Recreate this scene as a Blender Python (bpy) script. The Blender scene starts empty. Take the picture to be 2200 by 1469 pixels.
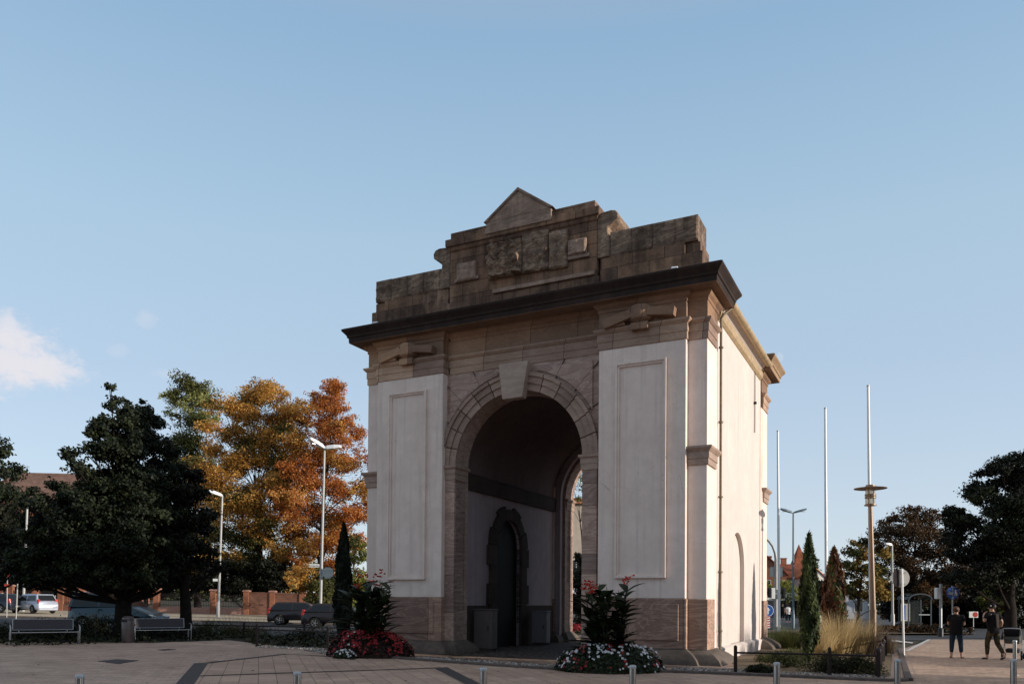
import bpy, bmesh, math, random
import numpy as np
from mathutils import Vector, Matrix, Euler, noise as mnoise

random.seed(7)
RNG = np.random.default_rng(11)
SC = bpy.context.scene
COL = SC.collection
PI = math.pi
def R(a): return math.radians(a)

# ------------------------------------------------------------------ camera
F_PX, PPX, PPY = 1720.68, 1100.0, 1262.09
PITCH, ROLL, CAM_Z = 0.0172, 0.0079, 1.77
_c, _s = math.cos(PITCH), math.sin(PITCH)
FWD = Vector((0, _c, _s)); _u = Vector((0, -_s, _c)); _r = Vector((1, 0, 0))
_c, _s = math.cos(ROLL), math.sin(ROLL)
RGT = _r * _c + _u * _s
UPV = _u * _c - _r * _s
CAMP = Vector((0, 0, CAM_Z))
cd = bpy.data.cameras.new('camera'); cam = bpy.data.objects.new('camera', cd); COL.objects.link(cam)
m = Matrix((RGT, UPV, -FWD)).transposed().to_4x4(); m.translation = CAMP
cam.matrix_world = m
cd.sensor_width = 36; cd.lens = F_PX / 2200 * 36; cd.shift_y = (PPY - 734.5) / 2200
cd.clip_start = 0.1; cd.clip_end = 6000
SC.camera = cam

# ------------------------------------------------------------------ terrain
def sp(t): return t if t > 8 else math.log(1 + math.exp(max(t, -30)))
def g(x, y=0.0):
    """height of the ground: the square is level, the left side climbs gently"""
    z = 0.0145 * sp(-x - 2)
    k = min(1, max(0, (-x - 4) / 8)); z += 0.005 * sp((y - 50) / 3) * 3 * k
    return z
def ray(px, py): return FWD + RGT * ((px - PPX) / F_PX) + UPV * ((PPY - py) / F_PX)
def at(px, py, Y):
    d = ray(px, py); return CAMP + d * (Y / d.y)
def xat(px, Y, py=1290): return at(px, py, Y).x
def zat(px, py, Y): return at(px, py, Y).z
def gat(px, Y):
    x = xat(px, Y); return Vector((x, Y, g(x, Y)))
def W(px, py):
    d = ray(px, py); t = 20.0
    for _ in range(60):
        q = CAMP + d * t
        t += ((g(q.x, q.y) - CAM_Z) / d.z - t) * 0.7
    return CAMP + d * t

# ------------------------------------------------------------------ objects
def thing(name, label, cat, loc=(0, 0, 0), rz=0.0, group=None):
    o = bpy.data.objects.new(name, None); COL.objects.link(o)
    o.empty_display_size = 0.1
    o.location = loc; o.rotation_euler = (0, 0, rz)
    return tag(o, label, cat, group)
def tag(o, label, cat, group=None, kind=None):
    if label: o['label'] = label
    if cat: o['category'] = cat
    if group: o['group'] = group
    if kind: o['kind'] = kind
    return o
def copy_tree(o, parent=None):
    c = o.copy(); COL.objects.link(c); c.parent = parent
    if parent is not None: c.matrix_parent_inverse = o.matrix_parent_inverse.copy()
    for ch in list(o.children): copy_tree(ch, c)
    return c

class MB:
    """collects shapes; build() links them as one mesh object"""
    def __init__(s, my=None):
        s.v = []; s.f = []; s.t = []; s.mi = []; s.cur = 0.5; s.m = 0; s.my = my
    def add(s, verts, faces, tint=None, mat=None):
        o = len(s.v); s.v += [tuple(q) for q in verts]
        for f in faces:
            s.f.append([i + o for i in f]); s.t.append(s.cur if tint is None else tint); s.mi.append(s.m if mat is None else mat)
    def box(s, x0, x1, y0, y1, z0, z1, **k):
        s.add([(x0, y0, z0), (x1, y0, z0), (x1, y1, z0), (x0, y1, z0), (x0, y0, z1), (x1, y0, z1), (x1, y1, z1), (x0, y1, z1)],
              [(0, 3, 2, 1), (4, 5, 6, 7), (0, 1, 5, 4), (1, 2, 6, 5), (2, 3, 7, 6), (3, 0, 4, 7)], **k)
    def obox(s, c, size, rot=None, **k):
        M = (rot.to_matrix() if isinstance(rot, Euler) else (rot or Matrix.Identity(3)))
        c = Vector(c); a, b, d = [q / 2 for q in size]
        vs = [c + M @ Vector((x, y, z)) for z in (-d, d) for x, y in ((-a, -b), (a, -b), (a, b), (-a, b))]
        s.add(vs, [(0, 3, 2, 1), (4, 5, 6, 7), (0, 1, 5, 4), (1, 2, 6, 5), (2, 3, 7, 6), (3, 0, 4, 7)], **k)
    def bar(s, p, q, w, h, **k):
        p, q = Vector(p), Vector(q); d = q - p; L = d.length
        s.obox((p + q) / 2, (L, w, h), d.to_track_quat('X', 'Z').to_matrix(), **k)
    def prism(s, poly, y0, y1, axis='y', **k):
        """outline in (x,z) extruded along y (axis 'y'), or (y,z) along x (axis 'x'), or (x,y) along z (axis 'z')"""
        n = len(poly)
        def P(a, b, t): return (a, t, b) if axis == 'y' else ((t, a, b) if axis == 'x' else (a, b, t))
        vs = [P(a, b, y0) for a, b in poly] + [P(a, b, y1) for a, b in poly]
        fs = [list(range(n)), list(range(2 * n - 1, n - 1, -1))] + [(i, i + n, (i + 1) % n + n, (i + 1) % n) for i in range(n)]
        s.add(vs, fs, **k)
    def mould(s, x0, x1, y0, y1, prof, **k):
        """stack of mitred rectangles; prof = [(outset, z), ...] from bottom to top"""
        vs = []; fs = []
        for o, z in prof:
            vs += [(x0 - o, y0 - o, z), (x1 + o, y0 - o, z), (x1 + o, y1 + o, z), (x0 - o, y1 + o, z)]
        n = len(prof)
        for i in range(n - 1):
            for j in range(4):
                fs.append((i * 4 + j, i * 4 + (j + 1) % 4, i * 4 + 4 + (j + 1) % 4, i * 4 + 4 + j))
        fs.append((3, 2, 1, 0)); b = (n - 1) * 4; fs.append((b, b + 1, b + 2, b + 3))
        s.add(vs, fs, **k)
    def tube(s, path, r, n=8, cap=True, **k):
        path = [Vector(p) for p in path]
        rs = r if isinstance(r, (list, tuple)) else [r] * len(path)
        vs = []; fs = []; prev = None
        for i, p in enumerate(path):
            d = (path[min(i + 1, len(path) - 1)] - path[max(i - 1, 0)]).normalized()
            if prev is None:
                a = d.orthogonal().normalized()
            else:
                a = (prev - d * prev.dot(d)).normalized()
            prev = a; b = d.cross(a)
            for j in range(n):
                t = 2 * PI * j / n; vs.append(p + (a * math.cos(t) + b * math.sin(t)) * rs[i])
        for i in range(len(path) - 1):
            for j in range(n):
                fs.append((i * n + j, i * n + (j + 1) % n, i * n + n + (j + 1) % n, i * n + n + j))
        if cap:
            fs.append(list(range(n - 1, -1, -1))); fs.append(list(range((len(path) - 1) * n, len(path) * n)))
        s.add(vs, fs, **k)
    def lathe(s, prof, c=(0, 0, 0), n=16, **k):
        """prof = [(r, z)] about the vertical axis"""
        vs = []; fs = []; cx, cy, cz = c
        for r, z in prof:
            for j in range(n):
                t = 2 * PI * j / n; vs.append((cx + r * math.cos(t), cy + r * math.sin(t), cz + z))
        for i in range(len(prof) - 1):
            for j in range(n):
                fs.append((i * n + j, i * n + (j + 1) % n, i * n + n + (j + 1) % n, i * n + n + j))
        fs.append(list(range(n - 1, -1, -1))); fs.append(list(range((len(prof) - 1) * n, len(prof) * n)))
        s.add(vs, fs, **k)
    def disc(s, c, normal, r, th=0.004, n=24, **k):
        c = Vector(c); nn = Vector(normal).normalized()
        s.tube([c - nn * th / 2, c + nn * th / 2], r, n, **k)
    def ball(s, c, r, n=10, sq=(1, 1, 1), **k):
        vs = []; fs = []
        for i in range(n + 1):
            p = PI * i / n
            for j in range(n * 2):
                t = PI * j / n
                vs.append((c[0] + r * sq[0] * math.sin(p) * math.cos(t), c[1] + r * sq[1] * math.sin(p) * math.sin(t), c[2] - r * sq[2] * math.cos(p)))
        w = n * 2
        for i in range(n):
            for j in range(w):
                fs.append((i * w + j, i * w + (j + 1) % w, i * w + w + (j + 1) % w, i * w + w + j))
        s.add(vs, fs, **k)
    def build(s, name, mats, parent=None, smooth=False, bevel=0.0, seg=1, fix=True, edge=40):
        me = bpy.data.meshes.new(name)
        vv = [(x, s.my - y, z) for x, y, z in s.v] if s.my is not None else s.v
        me.from_pydata(vv, [], s.f)
        a = me.attributes.new('tint', 'FLOAT', 'FACE'); a.data.foreach_set('value', s.t)
        for q in (mats if isinstance(mats, (list, tuple)) else [mats]): me.materials.append(q)
        me.polygons.foreach_set('material_index', s.mi)
        if fix or bevel:
            bm = bmesh.new(); bm.from_mesh(me)
            if bevel:
                bmesh.ops.remove_doubles(bm, verts=bm.verts, dist=1e-5)
            bmesh.ops.recalc_face_normals(bm, faces=bm.faces)
            if bevel:
                es = [e for e in bm.edges if len(e.link_faces) == 2 and e.calc_face_angle(0) > 0.5]
                bmesh.ops.bevel(bm, geom=es, offset=bevel, segments=seg, affect='EDGES', profile=0.6, clamp_overlap=True)
            big = [f for f in bm.faces if len(f.verts) > 4]
            if big: bmesh.ops.triangulate(bm, faces=big)
            bm.to_mesh(me); bm.free()
        if smooth:
            me.polygons.foreach_set('use_smooth', [True] * len(me.polygons))
            me.set_sharp_from_angle(angle=R(edge))
        o = bpy.data.objects.new(name, me); COL.objects.link(o)
        if parent: o.parent = parent
        return o

def arr_mesh(name, V, Fq, tint, mats, parent=None, mi=None, smooth=False):
    """numpy quads/tris -> object. V (n,3), Fq (m,k)"""
    me = bpy.data.meshes.new(name)
    V = np.asarray(V, np.float32); Fq = np.asarray(Fq, np.int32); k = Fq.shape[1]
    me.vertices.add(len(V)); me.vertices.foreach_set('co', V.ravel())
    me.loops.add(Fq.size); me.loops.foreach_set('vertex_index', Fq.ravel())
    me.polygons.add(len(Fq)); me.polygons.foreach_set('loop_start', np.arange(0, Fq.size, k, dtype=np.int32))
    a = me.attributes.new('tint', 'FLOAT', 'FACE'); a.data.foreach_set('value', np.asarray(tint, np.float32))
    for q in (mats if isinstance(mats, (list, tuple)) else [mats]): me.materials.append(q)
    if mi is not None: me.polygons.foreach_set('material_index', np.asarray(mi, np.int32))
    me.update(calc_edges=True); me.validate()
    if smooth: me.polygons.foreach_set('use_smooth', [True] * len(me.polygons))
    o = bpy.data.objects.new(name, me); COL.objects.link(o)
    if parent: o.parent = parent
    return o

# ------------------------------------------------------------------ materials
class N:
    def __init__(s, name):
        s.mat = bpy.data.materials.new(name); s.mat.use_nodes = True
        s.t = s.mat.node_tree; s.t.nodes.clear()
        s.out = s.t.nodes.new('ShaderNodeOutputMaterial')
    def n(s, typ, **kw):
        q = s.t.nodes.new('ShaderNode' + typ)
        for k, v in kw.items():
            if k in q.inputs: s.set(q.inputs[k], v)
            else: setattr(q, k, v)
        return q
    def set(s, sock, v):
        if isinstance(v, bpy.types.NodeSocket): s.t.links.new(v, sock)
        else:
            if isinstance(v, (tuple, list)) and len(v) == 3 and sock.type == 'RGBA': v = (*v, 1)
            sock.default_value = v
    def co(s): return s.n('TexCoord').outputs['Object']
    def map(s, v, scale=(1, 1, 1), rot=(0, 0, 0), loc=(0, 0, 0)):
        q = s.n('Mapping'); s.set(q.inputs['Vector'], v); q.inputs['Scale'].default_value = scale
        q.inputs['Rotation'].default_value = rot; q.inputs['Location'].default_value = loc
        return q.outputs[0]
    def noise(s, v, scale, detail=4, rough=0.55, dist=0.0):
        q = s.n('TexNoise'); s.set(q.inputs['Vector'], v); q.inputs['Scale'].default_value = scale
        q.inputs['Detail'].default_value = detail; q.inputs['Roughness'].default_value = rough; q.inputs['Distortion'].default_value = dist
        return q.outputs['Fac']
    def ramp(s, f, stops, interp='LINEAR'):
        q = s.n('ValToRGB'); s.set(q.inputs['Fac'], f); e = q.color_ramp.elements; q.color_ramp.interpolation = interp
        while len(e) > 1: e.remove(e[-1])
        e[0].position = stops[0][0]; e[0].color = col4(stops[0][1])
        for p, c in stops[1:]:
            k = e.new(p); k.color = col4(c)
        return q.outputs['Color']
    def mix(s, f, a, b, mode='MIX'):
        q = s.n('Mix'); q.data_type = 'RGBA'; q.blend_type = mode
        s.set(q.inputs[0], f); s.set(q.inputs[6], a if not isinstance(a, tuple) else col4(a)); s.set(q.inputs[7], b if not isinstance(b, tuple) else col4(b))
        return q.outputs[2]
    def math(s, op, a, b=0.0):
        q = s.n('Math'); q.operation = op; s.set(q.inputs[0], a); s.set(q.inputs[1], b); return q.outputs[0]
    def attr(s, name='tint'):
        q = s.n('Attribute'); q.attribute_name = name; return q.outputs['Fac']
    def bsdf(s, base, rough=0.8, metal=0.0, spec=0.3, bump=None, bs=0.3, bd=0.02, **kw):
        b = s.n('BsdfPrincipled'); s.set(b.inputs['Base Color'], col4(base) if isinstance(base, tuple) else base)
        s.set(b.inputs['Roughness'], rough); s.set(b.inputs['Metallic'], metal); b.inputs['Specular IOR Level'].default_value = spec
        if bump is not None:
            q = s.n('Bump'); q.inputs['Strength'].default_value = bs; q.inputs['Distance'].default_value = bd
            s.set(q.inputs['Height'], bump); s.t.links.new(q.outputs[0], b.inputs['Normal'])
        for k, v in kw.items(): s.set(b.inputs[k.replace('_', ' ')], v)
        s.t.links.new(b.outputs[0], s.out.inputs['Surface']); return b
def col4(c):
    if isinstance(c, (int, float)): return (c, c, c, 1)
    return (*c, 1) if len(c) == 3 else tuple(c)

def simple(name, c, rough=0.6, metal=0.0, spec=0.4, var=0.12, scale=6.0, bs=0.0, **kw):
    k = N(name); v = k.co(); n1 = k.noise(v, scale, 5)
    lo = tuple(q * (1 - var) for q in c); hi = tuple(min(1, q * (1 + var)) for q in c)
    base = k.ramp(n1, [(0.3, lo), (0.7, hi)])
    k.bsdf(base, rough, metal, spec, bump=(k.noise(v, scale * 8, 4) if bs else None), bs=bs, **kw)
    return k.mat
def leafmat(name, cols, trans=0.25, rough=0.6):
    """cols: dark .. light over the tint of a leaf"""
    k = N(name); t = k.attr()
    c = k.ramp(t, [(i / (len(cols) - 1), q) for i, q in enumerate(cols)])
    b = k.n('BsdfPrincipled'); k.set(b.inputs['Base Color'], c); b.inputs['Roughness'].default_value = rough; b.inputs['Specular IOR Level'].default_value = 0.2
    tr = k.n('BsdfTranslucent'); k.set(tr.inputs['Color'], c)
    mx = k.n('MixShader'); mx.inputs[0].default_value = trans
    k.t.links.new(b.outputs[0], mx.inputs[1]); k.t.links.new(tr.outputs[0], mx.inputs[2]); k.t.links.new(mx.outputs[0], k.out.inputs['Surface'])
    return k.mat
# ------------------------------------------------------------------ light
SUN_EL, SUN_AZ = R(12), R(111)            # azimuth clockwise from +Y (the way the camera looks)
sund = Vector((math.sin(SUN_AZ) * math.cos(SUN_EL), math.cos(SUN_AZ) * math.cos(SUN_EL), math.sin(SUN_EL)))
sl = bpy.data.lights.new('sun', 'SUN'); so = bpy.data.objects.new('sun', sl); COL.objects.link(so)
sl.energy = 3.3; sl.angle = R(0.5); sl.color = (1.0, 0.92, 0.82)
so.rotation_euler = (-sund).to_track_quat('-Z', 'Y').to_euler(); so.location = sund * 100

def build_world():
    wd = bpy.data.worlds.new('World'); SC.world = wd; wd.use_nodes = True
    k = N.__new__(N); k.t = wd.node_tree; k.t.nodes.clear()
    wo = k.t.nodes.new('ShaderNodeOutputWorld'); bg = k.t.nodes.new('ShaderNodeBackground')
    sky = k.t.nodes.new('ShaderNodeTexSky'); sky.sky_type = 'NISHITA'; sky.sun_disc = False
    sky.sun_elevation = SUN_EL; sky.sun_rotation = SUN_AZ; sky.altitude = 200; sky.air_density = 1.0; sky.dust_density = 0.4; sky.ozone_density = 2.5
    bg.inputs['Strength'].default_value = 0.13
    d = k.n('TexCoord').outputs['Generated']
    sep = k.n('SeparateXYZ'); k.set(sep.inputs[0], d)
    # hand-set colours over the clear-air sky, brightened unseen overhead to light the ground
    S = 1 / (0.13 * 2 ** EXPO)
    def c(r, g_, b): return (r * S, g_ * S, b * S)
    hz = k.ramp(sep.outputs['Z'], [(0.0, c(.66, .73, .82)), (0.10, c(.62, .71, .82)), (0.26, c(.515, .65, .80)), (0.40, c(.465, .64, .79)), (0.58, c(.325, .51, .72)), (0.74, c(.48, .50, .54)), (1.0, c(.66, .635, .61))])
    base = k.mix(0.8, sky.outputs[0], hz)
    # one small fair-weather cloud low on the left, and three wisps
    acc = base
    for (px, py, rx, ry, top, thr) in ((-35, 762, 160, 78, .95, .47), (95, 792, 90, 36, .85, .52), (15, 712, 60, 42, .65, .5), (315, 683, 26, 22, .22, .5), (253, 752, 26, 18, .14, .5), (372, 805, 50, 12, .16, .5)):
        q = ray(px, py).normalized()
        sub = k.n('VectorMath'); sub.operation = 'SUBTRACT'; k.set(sub.inputs[0], d); sub.inputs[1].default_value = q
        mp = k.map(sub.outputs[0], scale=(F_PX / rx, F_PX / rx, F_PX / ry))
        ln = k.n('VectorMath'); ln.operation = 'LENGTH'; k.set(ln.inputs[0], mp)
        nz = k.noise(k.map(d, scale=(46, 46, 74)), 1.0, 10, 0.66, .3)
        r = k.math('ADD', k.math('SUBTRACT', 1.0, ln.outputs['Value']), k.math('MULTIPLY', k.math('SUBTRACT', nz, 0.5), 1.5))
        mr = k.n('MapRange'); mr.interpolation_type = 'SMOOTHSTEP'; k.set(mr.inputs['Value'], r); mr.inputs['From Min'].default_value = 0.0; mr.inputs['From Max'].default_value = 0.75
        f = k.math('MULTIPLY', mr.outputs[0], top)
        acc = k.mix(f, acc, col4(c(.80, .785, .835)))
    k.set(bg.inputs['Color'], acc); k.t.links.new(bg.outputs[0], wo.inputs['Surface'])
EXPO = 0.6
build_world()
SC.view_settings.view_transform = 'Standard'; SC.view_settings.look = 'None'
SC.view_settings.exposure = EXPO; SC.view_settings.gamma = 1.0; SC.view_settings.use_curve_mapping = False
SC.cycles.use_denoising = True
SC.cycles.max_bounces = 7; SC.cycles.diffuse_bounces = 4; SC.cycles.transparent_max_bounces = 8
# ------------------------------------------------------------------ materials of the gate
def stone_mat(name, lo, hi, joints=None, vein=0.0, soot=0.0, tintvar=0.35, off=0.0, rough=0):
    k = N(name); v = k.co()
    sep = k.n('SeparateXYZ'); k.set(sep.inputs[0], v)
    cmb = k.n('CombineXYZ'); k.set(cmb.inputs[0], k.math('ADD', sep.outputs[0], sep.outputs[1])); k.set(cmb.inputs[1], sep.outputs[2])
    uv = cmb.outputs[0]
    n1 = k.noise(v, 0.9, 6, 0.6); n2 = k.noise(v, 14, 6, 0.65)
    f = k.math('ADD', k.math('MULTIPLY', n1, 0.7), k.math('MULTIPLY', n2, 0.3))
    c = k.ramp(f, [(0.32, lo), (0.66, hi)])
    if vein:
        w = k.n('TexNoise'); k.set(w.inputs['Vector'], k.map(v, rot=(0.35, 0.75, 0.3), scale=(.38, .38, 1.3))); w.inputs['Scale'].default_value = 1.0
        w.inputs['Detail'].default_value = 5; w.inputs['Distortion'].default_value = 2.6; w.inputs['Roughness'].default_value = .6
        vc = k.ramp(w.outputs['Fac'], [(0.3, tuple(q * 0.62 for q in lo)), (0.42, lo), (0.47, tuple(q * 1.15 for q in hi)), (0.50, tuple(q * 0.8 for q in lo)), (0.57, lo), (0.61, tuple(min(1, q * 1.25) for q in hi)), (0.66, lo), (0.75, hi)])
        c = k.mix(vein, c, vc)
    # each block its own shade
    t = k.attr(); c = k.mix(1.0, c, k.ramp(t, [(0.0, (1 - tintvar * 1.2, 1 - tintvar * 1.3, 1 - tintvar * 1.3)), (0.5, (1, 1, 1)), (1.0, (1 + tintvar * .8, 1 + tintvar * .7, 1 + tintvar * .55))]), 'MULTIPLY')
    bump = n2
    if joints:
        bw, bh = joints
        b = k.n('TexBrick'); k.set(b.inputs['Vector'], k.map(uv, loc=(off, 0.13, 0))); b.inputs['Scale'].default_value = 1.0
        b.inputs['Brick Width'].default_value = bw; b.inputs['Row Height'].default_value = bh; b.inputs['Mortar Size'].default_value = 0.011
        b.inputs['Mortar Smooth'].default_value = 0.2; b.inputs['Bias'].default_value = 0.0
        b.inputs['Color1'].default_value = (0.66, 0.62, 0.62, 1); b.inputs['Color2'].default_value = (1.34, 1.24, 1.08, 1); b.inputs['Mortar'].default_value = (0.3, 0.26, 0.25, 1)
        c = k.mix(1.0, c, b.outputs['Color'], 'MULTIPLY')
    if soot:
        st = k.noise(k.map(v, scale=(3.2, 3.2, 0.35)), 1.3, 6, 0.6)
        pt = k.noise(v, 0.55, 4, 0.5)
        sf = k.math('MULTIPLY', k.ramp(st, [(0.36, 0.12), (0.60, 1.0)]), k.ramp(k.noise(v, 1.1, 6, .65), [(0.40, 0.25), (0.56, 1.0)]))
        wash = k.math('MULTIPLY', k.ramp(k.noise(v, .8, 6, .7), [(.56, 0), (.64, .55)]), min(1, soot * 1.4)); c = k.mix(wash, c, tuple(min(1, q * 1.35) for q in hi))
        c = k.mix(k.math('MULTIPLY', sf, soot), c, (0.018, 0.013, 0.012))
    if rough: bump = k.math('ADD', k.math('MULTIPLY', k.noise(v, 9, 5, .7), 2.5), n2)
    k.bsdf(c, 0.88, spec=0.2, bump=bump, bs=0.5 + rough, bd=0.012 + rough * .02)
    return k.mat
def plaster_mat(name, c0, c1, grime=.6):
    k = N(name); v = k.co()
    n1 = k.noise(v, 0.7, 6, 0.65); n2 = k.noise(v, 55, 4, 0.7); st = k.noise(k.map(v, scale=(3.5, 3.5, 0.12)), 1.6, 6, .6); pt = k.noise(v, 2.4, 6, .7)
    c = k.ramp(k.math('ADD', k.math('MULTIPLY', n1, .55), k.math('MULTIPLY', pt, .45)), [(0.36, c0), (0.62, c1)])
    sm = k.math('MULTIPLY', k.ramp(st, [(.52, 0), (.72, 1)]), k.ramp(n1, [(.38, .15), (.62, 1)]))
    c = k.mix(k.math('MULTIPLY', sm, grime), c, tuple(q * .55 for q in c0))
    # hairline cracks
    vo = k.n('TexVoronoi'); vo.feature = 'DISTANCE_TO_EDGE'; k.set(vo.inputs['Vector'], k.map(v, scale=(.32, .32, .32))); 
    ds = k.math('ADD', vo.outputs['Distance'], k.math('MULTIPLY', k.math('SUBTRACT', k.noise(v, 5, 5, .7), .5), .05))
    cr = k.math('MULTIPLY', k.ramp(ds, [(.0, 1), (.006, 0)]), k.ramp(k.noise(v, .5, 2), [(.5, 0), (.6, .35)]))
    c = k.mix(cr, c, (.2, .16, .14))
    k.bsdf(c, 0.92, spec=0.15, bump=k.math('ADD', n2, k.math('MULTIPLY', pt, 1.2)), bs=0.4, bd=0.006); return k.mat

M = {}
M['sand'] = stone_mat('sandstone', (.26, .178, .14), (.43, .315, .25), None, 0.2)
M['sand_joint'] = stone_mat('coursed_sandstone', (.30, .208, .16), (.48, .355, .28), (1.45, 30), 0.2, off=.4)
M['frieze'] = stone_mat('brown_frieze_stone', (.225, .14, .095), (.37, .245, .17), (1.65, 30), 0.15, off=.2)
M['marbled'] = stone_mat('marbled_sandstone', (.265, .172, .14), (.46, .335, .27), (1.75, 30), 0.5, off=.7)
M['marbled_plain'] = stone_mat('plain_marbled_sandstone', (.265, .175, .145), (.46, .34, .28), None, 0.42)
M['attic'] = stone_mat('sooty_attic_stone', (.105, .066, .048), (.30, .195, .14), (1.0, 0.42), 0.15, 0.66)
M['attic_plain'] = stone_mat('weathered_attic_stone', (.13, .088, .064), (.42, .295, .21), None, 0.4, 0.6, rough=.5)
M['pale_attic'] = stone_mat('pale_carved_stone', (.20, .138, .105), (.36, .26, .205), None, 0.35, 0.42)
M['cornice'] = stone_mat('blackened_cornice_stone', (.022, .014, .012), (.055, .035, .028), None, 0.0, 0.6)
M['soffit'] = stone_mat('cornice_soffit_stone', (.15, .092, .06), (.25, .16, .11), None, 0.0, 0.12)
M['tan_cornice'] = stone_mat('tan_cornice_stone', (.24, .15, .085), (.38, .26, .16), None, 0.0, 0.1)
M['base'] = stone_mat('dark_base_stone', (.085, .068, .055), (.17, .135, .11), None, 0.1, 0.3)
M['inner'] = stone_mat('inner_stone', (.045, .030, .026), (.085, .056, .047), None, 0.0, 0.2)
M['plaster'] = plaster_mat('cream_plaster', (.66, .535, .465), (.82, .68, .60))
M['plaster_dimmed'] = plaster_mat('dimmed_cream_plaster', (.54, .47, .425), (.63, .55, .50), .5)  # side-wall copy of the plaster, darkened so direct sun stays below white
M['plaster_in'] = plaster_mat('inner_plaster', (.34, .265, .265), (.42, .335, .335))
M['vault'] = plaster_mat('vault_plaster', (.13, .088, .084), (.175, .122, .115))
M['brass'] = simple('patinated_copper', (.15, .11, .065), .6, .3, .5, .2, 8)
M['gutter'] = simple('copper_gutter', (.46, .33, .19), .5, .3, .4, .2, 5)
M['dark_wood'] = simple('dark_green_wood', (.010, .009, .008), .7, 0, .2)
M['rooftile'] = simple('brown_roof_tiles', (.14, .065, .045), .85, 0, .2, .3, 10)
M['white_plastic'] = simple('white_housing', (.75, .76, .78), .4, 0, .5, .05)
M['black_metal'] = simple('black_metal', (.012, .011, .011), .5, .4, .4)

GROT = -0.4673
gate = thing('city_gate', 'old sandstone and cream plaster city gate with a tall round arch and stepped attic', 'gate', (0.11, 25.70, 0), GROT)
DEP = 10.9
GC = -0.12; GR = 2.31; GS = 6.33       # the arch: centre, radius, height of its springing

def arc(r, a0, a1, n, cx=GC, cz=GS):
    return [(cx + r * math.cos(a0 + (a1 - a0) * i / n), cz + r * math.sin(a0 + (a1 - a0) * i / n)) for i in range(n + 1)]

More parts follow.
